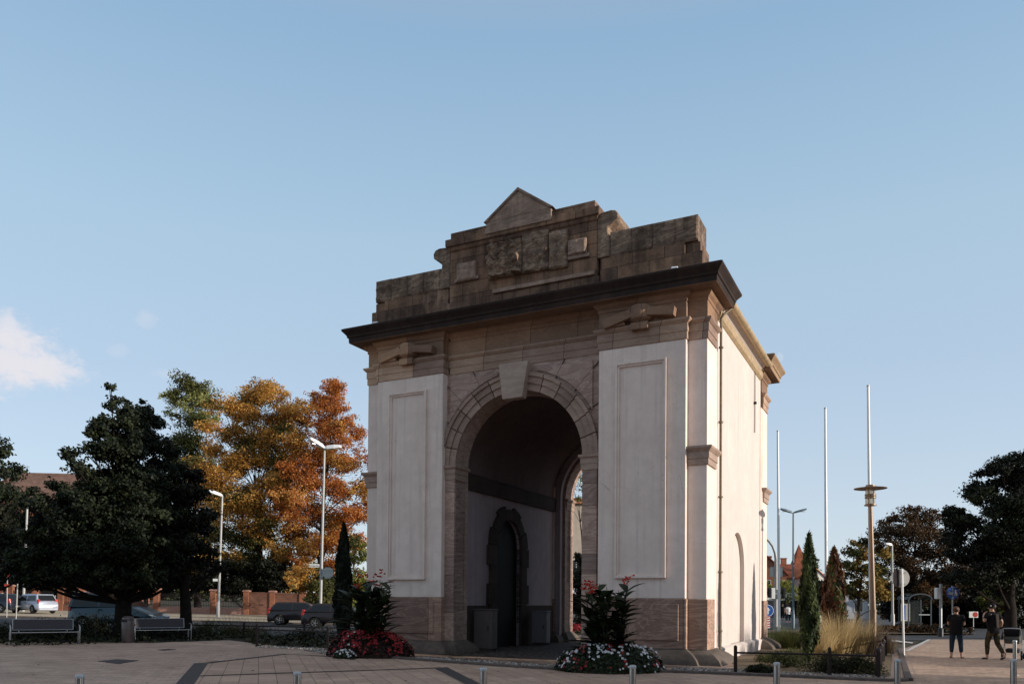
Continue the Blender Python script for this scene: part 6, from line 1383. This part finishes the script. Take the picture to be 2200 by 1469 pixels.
    pv, ch, nk = P['pelvis'], P['chest'], P['neck']; st = [(pv + V((0, .005, -.13)), .186, .150), (pv + V((0, .003, -.04)), .184, .148), (pv.lerp(ch, .35), .180, .166), (pv.lerp(ch, .7), .188, .168), (ch, .196, .162), (V((ch.x, ch.y, max(P['shL'].z, P['shR'].z) - .02)), .190, .135), (V((nk.x, nk.y, P['shL'].z + .03)), .125, .105), (nk + V((0, 0, .0)), .078, .080)]
    b = MB(); vs = []; fs = []; nn_ = 20
    for i, (c, rx, ry) in enumerate(st):
        for j in range(nn_):
            a_ = 2 * PI * j / nn_; w_ = 1 + (.025 * math.sin(3 * a_ + i * 1.7) if i < 4 else 0); vs.append((c.x + rx * f * w_ * math.cos(a_), c.y + ry * f * w_ * math.sin(a_), c.z + (.012 * math.sin(5 * a_) if i == 0 else 0)))
    for i in range(len(st) - 1):
        for j in range(nn_): fs.append((i * nn_ + j, i * nn_ + (j + 1) % nn_, i * nn_ + nn_ + (j + 1) % nn_, i * nn_ + nn_ + j))
    b.add(vs, fs)
    for s in 'LR':
        q0 = P['sh' + s].lerp(V((ch.x, ch.y, P['sh' + s].z - .02)), .35); q1 = P['sh' + s]; q2 = q1.lerp(P['el' + s], sleeve * .5); q3 = q1.lerp(P['el' + s], sleeve); b.tube([q0, q1, q2, q3], [.07 * f, .082 * f, .078 * f, .074 * f], 12)
    b.build('shirt', shirt, t, smooth=True, edge=60)
    T = {'pelvis': g2('pelvis', .022), 'top': (P['pelvis'].lerp(P['chest'], .2), (.168 * f, .132 * f))}; TE = [('pelvis', 'top')]
    for s in 'LR': T |= {'hp' + s: g2('hp' + s, .024), 'kn' + s: g2('kn' + s, .016), 'cf' + s: g2('cf' + s, .016), 'cu' + s: (P['kn' + s].lerp(P['an' + s], pant_end), .052 * f)}; TE += [('pelvis', 'hp' + s), ('hp' + s, 'kn' + s), ('kn' + s, 'cf' + s), ('cf' + s, 'cu' + s)]
    skin_mesh('trousers', T, TE, pants, t)
    for s in 'LR':
        a = P['an' + s]; q = V(J['ft' + s]); S2 = {'h': (a + V((0, .025, -.06)), (.046, .038)), 'm': ((a + V((0, .02, -.065))).lerp(q, .5), (.048, .034)), 't': (q + (q - a) * .12, (.046, .030))}
        skin_mesh('shoe', S2, [('h', 'm'), ('m', 't')], shoe, t, root='h', sub=1)
    return t
JW = dict(pelvis=(0, 0, .93), chest=(0, .01, 1.28), neck=(0, .015, 1.46), head=(0, -.01, 1.585), shL=(.175, .015, 1.385), shR=(-.175, .015, 1.385), elL=(.235, -.07, 1.12), elR=(-.235, -.06, 1.12), wrL=(.12, -.27, 1.16), wrR=(-.10, -.27, 1.18), hdL=(-.4, -.8, .3), hdR=(.4, -.8, .3),
          hipL=(.095, 0, .88), hipR=(-.095, 0, .88), knL=(.125, -.02, .49), knR=(-.135, -.01, .49), anL=(.14, .02, .095), anR=(-.155, .02, .095), ftL=(.165, -.13, .028), ftR=(-.19, -.13, .028), face=(.0, -1, -.15))
pw = gat(2054, 26.8)
person('woman with tied brown hair, black top and dark jeans, standing with her back turned', pw.x, pw.y, R(150), 1.70, JW, M['cloth_black'], M['cloth_jeans'], M['hair_brown'], M['shoe'], 1.08, .55, .80)
JM = dict(pelvis=(0, .0, .95), chest=(.01, -.02, 1.30), neck=(.01, -.02, 1.48), head=(.01, -.05, 1.60), shL=(.195, -.01, 1.40), shR=(-.18, -.01, 1.40), elL=(.31, -.05, 1.17), elR=(-.31, .03, 1.16), wrL=(.16, -.20, 1.36), wrR=(-.43, -.10, 1.02), hdL=(-.5, .1, .85), hdR=(-.3, -1, -.1),
          hipL=(.10, 0, .90), hipR=(-.10, 0, .90), knL=(.12, -.12, .52), knR=(-.12, .03, .50), anL=(.12, -.12, .10), anR=(-.12, .27, .15), ftL=(.13, -.28, .03), ftR=(-.13, .15, .035), face=(.83, -.36, 0))
pm = gat(2134, 26.2)
person('man in a black cap, black shirt and patterned trousers walking with a pram', pm.x, pm.y, R(197), 1.80, JM, M['cloth_black'], M['cloth_camo'], M['hair_dark'], M['shoe'], 1.0, .62, .93, cap=True)
JP = dict(JW); JP.update(elL=(.26, .03, 1.12), elR=(-.26, .03, 1.12), wrL=(.27, -.06, .9), wrR=(-.27, -.06, .9), hdL=(0, -.2, -1), hdR=(0, -.2, -1))
pq = gat(1694, 74); person('distant pedestrian in a white shirt, left of the slim cypress', pq.x, pq.y, R(20), 1.72, JP, M['cloth_white'], M['cloth_jeans'], M['hair_dark'], M['shoe'])
pq = gat(1681, 88); person('distant pedestrian in dark clothes under the yellow green street tree', pq.x, pq.y, R(-30), 1.75, JP, M['cloth_black'], M['cloth_black'], M['hair_dark'], M['shoe'])
b = MB(); b.obox((.02, .165, 1.20), (.13, .03, .42), Euler((-.06, .15, 0))); b.build('shoulder_bag', M['cloth_brown'], bpy.data.objects['person.001'], bevel=.012)
# pram pushed by the man
pp = Vector((pm.x + .80, pm.y + .25, 0)); t = thing('pram', 'grey pram with a basket pushed by the man in black', 'pram', pp, R(52))
b = MB()
for s in (-1, 1): b.tube([(-.44, s * .24, 1.02), (-.32, s * .25, .95), (.30, s * .25, .28)], .014, 8); b.tube([(.22, s * .25, .62), (-.30, s * .27, .16)], .014, 8)
b.tube([(-.44, -.24, 1.02), (-.46, 0, 1.03), (-.44, .24, 1.02)], .018, 8); b.build('frame', M['galv'], t, smooth=True, fix=False)
for cx, r in ((.32, .10), (-.32, .15)):
    for s in (-1, 1):
        b = MB(); ring = arc(r, 0, 2 * PI, 20, cx, r); rin = arc(r * .72, 0, 2 * PI, 20, cx, r)
        for j in range(20): b.prism([ring[j], ring[j + 1], rin[j + 1], rin[j]], s * .27 - .02, s * .27 + .02)
        for j in range(3): a = j * PI / 3; b.bar((cx - r * .75 * math.cos(a), s * .27, r - r * .75 * math.sin(a)), (cx + r * .75 * math.cos(a), s * .27, r + r * .75 * math.sin(a)), .015, .015)
        b.build('wheel', M['tyre'], t)
b = MB(); b.prism([(-.26, .52), (.34, .52), (.42, .74), (.38, .80), (-.20, .78), (-.30, .70)], -.21, .21); b.build('seat', M['pram_fab'], t, bevel=.05, seg=2, smooth=True)
b = MB(); b.prism([(-.22, .22), (.24, .22), (.27, .36), (-.26, .36)], -.19, .19); b.build('basket', M['trim'], t, bevel=.03)
b = MB(); b.prism([(-.26, .76)] + [(-.02 + .25 * math.cos(a), .78 + .26 * math.sin(a)) for a in [PI - i * PI * .55 / 6 for i in range(7)]], -.21, .21); b.build('hood', M['cloth_black'], t, bevel=.02)

# ------------------------------------------------------------------ walls and buildings
def brick_mat(name, c0, c1, w=.25, h=.085):
    k = N(name); v = k.co(); sep = k.n('SeparateXYZ'); k.set(sep.inputs[0], v); cmb = k.n('CombineXYZ'); k.set(cmb.inputs[0], k.math('ADD', sep.outputs[0], sep.outputs[1])); k.set(cmb.inputs[1], sep.outputs[2])
    b = k.n('TexBrick'); k.set(b.inputs['Vector'], cmb.outputs[0]); b.inputs['Scale'].default_value = 1; b.inputs['Brick Width'].default_value = w; b.inputs['Row Height'].default_value = h; b.inputs['Mortar Size'].default_value = .008
    b.inputs['Color1'].default_value = col4(c0); b.inputs['Color2'].default_value = col4(c1); b.inputs['Mortar'].default_value = (.2, .15, .12, 1)
    n1 = k.noise(v, 1.2, 5); c = k.mix(1.0, b.outputs['Color'], k.ramp(n1, [(.3, (.6, .58, .56)), (.7, (1.1, 1.1, 1.1))]), 'MULTIPLY'); k.bsdf(c, .9, spec=.15); return k.mat
M['brick'] = brick_mat('red_brick', (.26, .085, .042), (.36, .13, .065)); M['brick_dark'] = brick_mat('dark_brick', (.16, .065, .04), (.22, .09, .055)); M['pink_plaster'] = plaster_mat('pink_plaster_base', (.28, .15, .115), (.36, .20, .155))
M['tile_red'] = brick_mat('red_roof_tiles', (.24, .065, .035), (.34, .10, .05), .3, .35); M['tile_brown'] = brick_mat('brown_roof_tiles_far', (.17, .095, .07), (.22, .125, .095), .3, .35); M['house_white'] = plaster_mat('white_render', (.60, .56, .50), (.70, .66, .60)); M['house_tan'] = plaster_mat('tan_render', (.42, .34, .27), (.52, .43, .35)); M['house_brown'] = plaster_mat('brown_render', (.22, .085, .055), (.29, .12, .08)); M['house_grey'] = plaster_mat('grey_render', (.30, .31, .33), (.38, .39, .42))
M['orange_tile'] = brick_mat('orange_roof_tiles', (.42, .14, .06), (.52, .19, .08), .3, .35)
YW = 71.5; o = gat(400, YW); root = thing('brick_wall', 'long red brick garden wall with pillars, railings and a solid right hand end', 'wall', (o.x, YW, 0))
def wx(px): return xat(px, YW) - o.x
pil = [-30, 22, 78, 132, 177, 227, 282, 337, 398, 459, 530, 586, 650]; ztop = lambda px: zat(px, 1267, YW)
for px in pil:
    x = wx(px); z0 = g(x + o.x, YW); zt = z0 + 2.15; b = MB(); b.box(x - .24, x + .24, -.24, .24, z0 - .2, zt - .12); pl = b.build('pillar', M['brick'], root, bevel=.01); b = MB(); b.mould(x - .24, x + .24, -.24, .24, [(.0, zt - .12), (.07, zt - .10), (.07, zt - .02), (.0, zt + .05)]); b.build('cap', M['pink_plaster'], pl)
for i in range(len(pil) - 1):
    x0, x1 = wx(pil[i]) + .245, wx(pil[i + 1]) - .245; z0 = g((x0 + x1) / 2 + o.x, YW)
    b = MB()
    if i >= 10: b.box(x0, x1, -.14, .14, z0 - .2, z0 + 1.9); b.box(x0, x1, -.19, .19, z0 + 1.9, z0 + 2.02); b.build('panel', M['brick_dark'], root)
    else:
        b.box(x0, x1, -.16, .16, z0 - .2, z0 + .55); b.build('base_wall', M['pink_plaster'] if i >= 6 else M['brick_dark'], root, bevel=.01)
        b = MB(); n = int((x1 - x0) / .14)
        for j in range(n): xx = x0 + (j + .5) * (x1 - x0) / n; b.box(xx - .012, xx + .012, -.012, .012, z0 + .56, z0 + 1.75)
        for zz in (.7, 1.6): b.box(x0, x1, -.02, .02, z0 + zz, z0 + zz + .04)
        b.build('railing', M['iron'], root)

def windows(root, wall, xs, zs, w, h, y, frame='house_white', glass='window'):
    for x in xs:
        for z in zs:
            b = MB(); t_ = .07
            b.box(x - w / 2 - t_, x - w / 2, y - .06, y + .05, z - h / 2 - t_, z + h / 2 + t_); b.box(x + w / 2, x + w / 2 + t_, y - .06, y + .05, z - h / 2 - t_, z + h / 2 + t_); b.box(x - w / 2, x + w / 2, y - .06, y + .05, z + h / 2, z + h / 2 + t_); b.box(x - w / 2, x + w / 2, y - .09, y + .05, z - h / 2 - t_, z - h / 2); b.box(x - .025, x + .025, y - .04, y + .05, z - h / 2, z + h / 2)
            f = b.build('window', M[frame], root); b = MB(); b.box(x - w / 2, x + w / 2, y - .012, y + .03, z - h / 2, z + h / 2); b.build('pane', M[glass], f)
def house(name, label, x, y, rz, w, d, he, hr, wall, roof, axis='x', chim=(), floors=2, nwin=3, over=.4, base=0, cat='house', group=None, hip=0.0, win=True):
    t = thing(name, label, cat, (x, y, base), rz, group); b = MB(); b.box(-w / 2, w / 2, -d / 2, d / 2, -.5, he)
    if axis == 'y': b.prism([(-w / 2, he), (w / 2, he), (0, hr - .12)], -d / 2, d / 2)
    elif hip == 0: b.prism([(-d / 2, he), (d / 2, he), (0, hr - .12)], -w / 2, w / 2, 'x')
    b.build('wall', M[wall], t); b = MB(); th = .16
    if axis == 'y':
        sl = (hr - he) / (w / 2); ex = w / 2 + over; ze = he - sl * over
        for s in (-1, 1): b.prism([(s * ex, ze), (0, hr), (0, hr + th), (s * ex, ze + th)], -d / 2 - over, d / 2 + over)
    else:
        sl = (hr - he) / (d / 2); ey = d / 2 + over; ze = he - sl * over; hx = hip * d / 2
        vs = [(-w / 2 - over, -ey, ze), (w / 2 + over, -ey, ze), (w / 2 + over, ey, ze), (-w / 2 - over, ey, ze), (-w / 2 - over + hx, 0, hr), (w / 2 + over - hx, 0, hr)]
        vs += [(a, c, e + th) for a, c, e in vs]; b.add(vs, [(0, 1, 5, 4), (2, 3, 4, 5), (0, 4, 3), (1, 2, 5), (6, 10, 11, 7), (8, 11, 10, 9), (6, 9, 10), (7, 11, 8), (0, 6, 7, 1), (1, 7, 8, 2), (2, 8, 9, 3), (3, 9, 6, 0)])
    rf = b.build('roof', M[roof], t)
    for cx, cy, cz in chim: b = MB(); b.box(cx - .4, cx + .4, cy - .3, cy + .3, he, cz); b.box(cx - .48, cx + .48, cy - .38, cy + .38, cz, cz + .15); b.build('chimney', M['brick'], rf)
    if win: windows(t, wall, [-w / 2 + w * (i + .5) / nwin for i in range(nwin)], [1.6 + 2.9 * k for k in range(floors)], 1.0, 1.4, -d / 2)
    return t
kk = lambda px, Y: xat(px, Y)
Y = 112; house('town_house', 'large house with a broad brown tiled roof above the trees at the far left', kk(140, Y), Y, R(6), 18.5, 13, zat(100, 1083, Y), zat(100, 1019, Y), 'house_brown', 'tile_brown', 'x', floors=3, nwin=6, hip=.5, chim=((4, 1, zat(100, 1008, Y)),))
Y = 118; house('gabled_house', 'brown gabled house with tall chimneys just right of the gate wall', kk(1658, Y), Y + 5, R(-8), 5.6, 10, zat(1650, 1232, Y), zat(1650, 1195, Y), 'house_brown', 'tile_red', 'y', chim=((-1.7, -1, zat(1650, 1190, Y)), (1.2, 1, zat(1650, 1191, Y))), floors=2, nwin=3, over=.3)
Y = 124; house('gabled_house', 'white fronted house with a red tiled roof left of the slim cypress', kk(1700, Y), Y + 5, R(-5), 6.4, 9, zat(1700, 1233, Y), zat(1700, 1210, Y), 'house_white', 'tile_red', 'x', chim=((-1.9, 0, zat(1684, 1194, Y)), (.6, .5, zat(1700, 1196, Y))), floors=2, nwin=4, over=.3)
Y = 130; x = kk(1716, Y); t = thing('spire_tower', 'slim house tower with a pointed red roof behind the slim cypress', 'tower', (x, Y, 0)); z1 = zat(1716, 1215, Y); z2 = zat(1716, 1168, Y); b = MB(); b.box(-.9, .9, -.9, .9, -.5, z1); b.build('wall', M['brick'], t); b = MB(); b.add([(-1.1, -1.1, z1), (1.1, -1.1, z1), (1.1, 1.1, z1), (-1.1, 1.1, z1), (0, 0, z2)], [(0, 1, 4), (1, 2, 4), (2, 3, 4), (3, 0, 4), (3, 2, 1, 0)]); b.build('roof', M['tile_red'], t); windows(t, None, [0], [z1 - 1.2], .6, 1.0, -.9)
Y = 118; house('town_house', 'small white house with an orange tiled roof right of the slim cypress', kk(1746, Y), Y + 3, R(10), 2.6, 6, zat(1746, 1238, Y), zat(1746, 1222, Y), 'house_white', 'orange_tile', 'y', floors=2, nwin=2, over=.2, chim=((.5, .5, zat(1746, 1217, Y)),))
Y = 104; house('town_house', 'low pinkish house half hidden by dark bushes between the two cypresses', kk(1765, Y), Y + 3, R(-10), 3.4, 6, zat(1765, 1282, Y), zat(1765, 1263, Y), 'house_tan', 'orange_tile', 'x', floors=1, nwin=2, over=.2)
Y = 98; house('town_house', 'pale modern building under the orange street tree', kk(1824, Y), Y + 4, 0, 4.6, 8, zat(1824, 1276, Y), zat(1824, 1270, Y), 'house_grey', 'tile_brown', 'x', floors=1, nwin=2, over=.1)
Y = 84; x0, x1 = kk(1740, Y), kk(1800, Y); t = thing('garden_wall', 'low cream garden wall beneath the dark bush between the cypresses', 'wall', ((x0 + x1) / 2, Y, 0)); hw = (x1 - x0) / 2; z = zat(1765, 1308, Y); b = MB(); b.box(-hw, hw, -.15, .15, -.3, z); b.build('wall', M['house_white'], t); b = MB(); b.box(-hw, hw, -.2, .2, z, z + .08); b.build('coping', M['house_tan'], t)
b = MB()
for i in range(5): b.box(-.1 + i * .22, .0 + i * .22, -.175, -.151, .25, z - .12)
b.build('vent', M['sign_dark'], t)
Y = 92; house('town_house', 'sunlit white and orange house glimpsed at the right edge behind the hedge', kk(2205, Y), Y + 4, R(-15), 6, 8, 5.2, 7.2, 'house_white', 'orange_tile', 'x', floors=2, nwin=3)
# single storey shop under the yellow green tree
Y = 108; x0, x1 = kk(1640, Y), kk(1712, Y); t = thing('shop_pavilion', 'low dark shop front with a pale awning under the yellow green tree', 'shop', ((x0 + x1) / 2, Y, 0)); hw = (x1 - x0) / 2; b = MB(); b.box(-hw, hw, 0, 5, -.3, 3.6); b.build('wall', M['house_grey'], t)
b = MB(); b.add([(-hw, -1.3, 2.5), (hw, -1.3, 2.5), (hw, -.01, 3.2), (-hw, -.01, 3.2), (-hw, -1.3, 2.2), (hw, -1.3, 2.2)], [(0, 1, 2, 3), (4, 5, 1, 0)]); b.build('awning', M['house_white'], t, fix=False)
for i in range(5): b = MB(); x = -hw + (i + .5) * 2 * hw / 5; b.box(x - .42, x + .42, -.05, .0, .1, 2.3); b.build('shop_window', M['window'], t)
# cream building seen through the arch
Y = 74; x0, x1 = kk(1185, Y), kk(1262, Y); zt = zat(1240, 1082, Y); t = thing('cream_building', 'cream building with a tiled coping seen through the arch', 'building', ((x0 + x1) / 2, Y, 0)); hw = (x1 - x0) / 2; b = MB(); b.box(-hw, hw, 0, 7, -.3, zt); b.build('wall', M['house_tan'], t)
b = MB(); b.prism([(-.35, zt), (7.35, zt), (3.5, zt + 1.0)], -hw - .25, hw + .25, 'x'); b.build('roof', M['orange_tile'], t); windows(t, None, [-1.2, .6], [2.0, 5.0], .9, 1.3, 0)
# bus shelter
M['shelter'] = simple('dark_shelter_frame', (.05, .06, .068), .5, .2)
Y = 56; x0, x1 = kk(1952, Y), kk(2000, Y); t = thing('bus_shelter', 'glass bus shelter with an arched roof in the shade of the brown chestnut', 'bus shelter', ((x0 + x1) / 2, Y, 0)); hw = (x1 - x0) / 2; zt = 2.15
for sx in (-1, 1):
    for sy in (0, 1.4): b = MB(); b.box(sx * hw - .04, sx * hw + .04, sy - .04, sy + .04, -.1, zt); b.build('post', M['shelter'], t)
a0 = [(hw * 1.06 * math.cos(a), zt + .42 * math.sin(a)) for a in [i * PI / 14 for i in range(15)]]; a1 = [(hw * .98 * math.cos(a), zt - .02 + .36 * math.sin(a)) for a in [PI - i * PI / 14 for i in range(15)]]
b = MB(); b.prism(a0 + a1, -.15, .0); b.prism(a0 + a1, 1.45, 1.6); b.build('roof_arch', M['shelter'], t); b = MB(); b.prism([(x * .99, z - .01) for x, z in a0] + a1, .0, 1.45); b.build('roof_glass', M['pane'], t)
b = MB(); b.box(-hw + .05, hw - .05, 1.38, 1.41, .25, zt - .05); b.build('back_pane', M['pane'], t); b = MB(); b.box(-hw * .9, hw * .9, .9, 1.3, .44, .48); b.build('seat', M['iron'], t)
b = MB(); b.box(-hw + .1, -hw + .75, 1.30, 1.36, .6, 1.85); pst = b.build('poster', M['sign_back'], t); b = MB(); b.box(-hw + .22, -hw + .42, 1.28, 1.297, .7, 1.75); b.build('poster_print', M['sign_blue'], pst); b = MB(); b.box(hw - .85, hw - .05, -.02, .02, 1.05, 1.12); b.build('rail', M['galv'], t)

# ------------------------------------------------------------------ unseen houses and hedge added to shade the square and block low sky light
house('town_house', 'unseen pale house added beyond the right side of the view to shade the square', 42.6, -1.3, R(-21), 26, 17.5, 14.5, 18.0, 'house_tan', 'tile_red', 'x', floors=3, nwin=6, chim=((4, 2, 15),))
for i, (hx, hy, hw, wl, lab) in enumerate(((-34, -33, 26, 'house_tan', 'tan town house behind the viewer, to the left'), (-5, -36, 28, 'house_white', 'white town house straight behind the viewer'), (25, -38, 26, 'house_brown', 'brown town house behind the viewer, to the right'))):
    house('town_house', lab, hx, hy, PI, hw, 12, 11.5, 15.5, wl, 'tile_red', 'x', floors=3, nwin=6)
p = Vector((25.5, 20.5, 0)); t = thing('shading_hedge', 'unseen hedge added beyond the right side of the view to shade the footway', 'hedge', p, R(4))
rng = np.random.default_rng(77); n = 13000; P = np.stack([rng.uniform(-.5, .5, n), rng.uniform(-2.1, 2.1, n), rng.uniform(0, 3.0, n)], 1); nn = rng.normal(size=(n, 3)); nn /= np.linalg.norm(nn, axis=1, keepdims=True)
V, Fq = leaf_quads(P, nn, .12, rng, .6); arr_mesh('foliage', V, Fq, rng.random(n), M['shrub_dark'], t)
b = MB()
for i in range(9): b.tube([(0, -2 + i * .5, -.1), (.05, -2 + i * .5, 2.6)], .03, 6)
b.build('stems', M['bark'], t, fix=False)
# the moon, small and pale by day
q = ray(1673, 768).normalized() * 4000 + CAMP; nz_ = (CAMP - q).normalized(); sx = nz_.cross(Vector((0, 0, 1))).normalized(); sz = sx.cross(nz_)
k = N('pale_day_moon'); em = k.n('Emission'); k.set(em.inputs['Color'], (.62, .70, .78, 1)); em.inputs['Strength'].default_value = .68; tr = k.n('BsdfTransparent'); mx = k.n('MixShader'); mx.inputs[0].default_value = .35; k.t.links.new(tr.outputs[0], mx.inputs[1]); k.t.links.new(em.outputs[0], mx.inputs[2]); k.t.links.new(mx.outputs[0], k.out.inputs['Surface'])
rm = 9 / F_PX * 4000; pts_ = [(rm * .95 * math.cos(a), rm * math.sin(a)) for a in [-PI / 2 + PI * i / 20 for i in range(21)]] + [(-rm * .35 * math.cos(a), rm * math.sin(a)) for a in [PI / 2 - PI * i / 20 for i in range(1, 20)]]
b = MB(); b.add([tuple(q + sx * -x_ + sz * z_) for x_, z_ in pts_], [list(range(len(pts_)))]); o = b.build('moon', k.mat); tag(o, 'faint pale waxing moon in the blue sky right of the gate roof', 'moon')
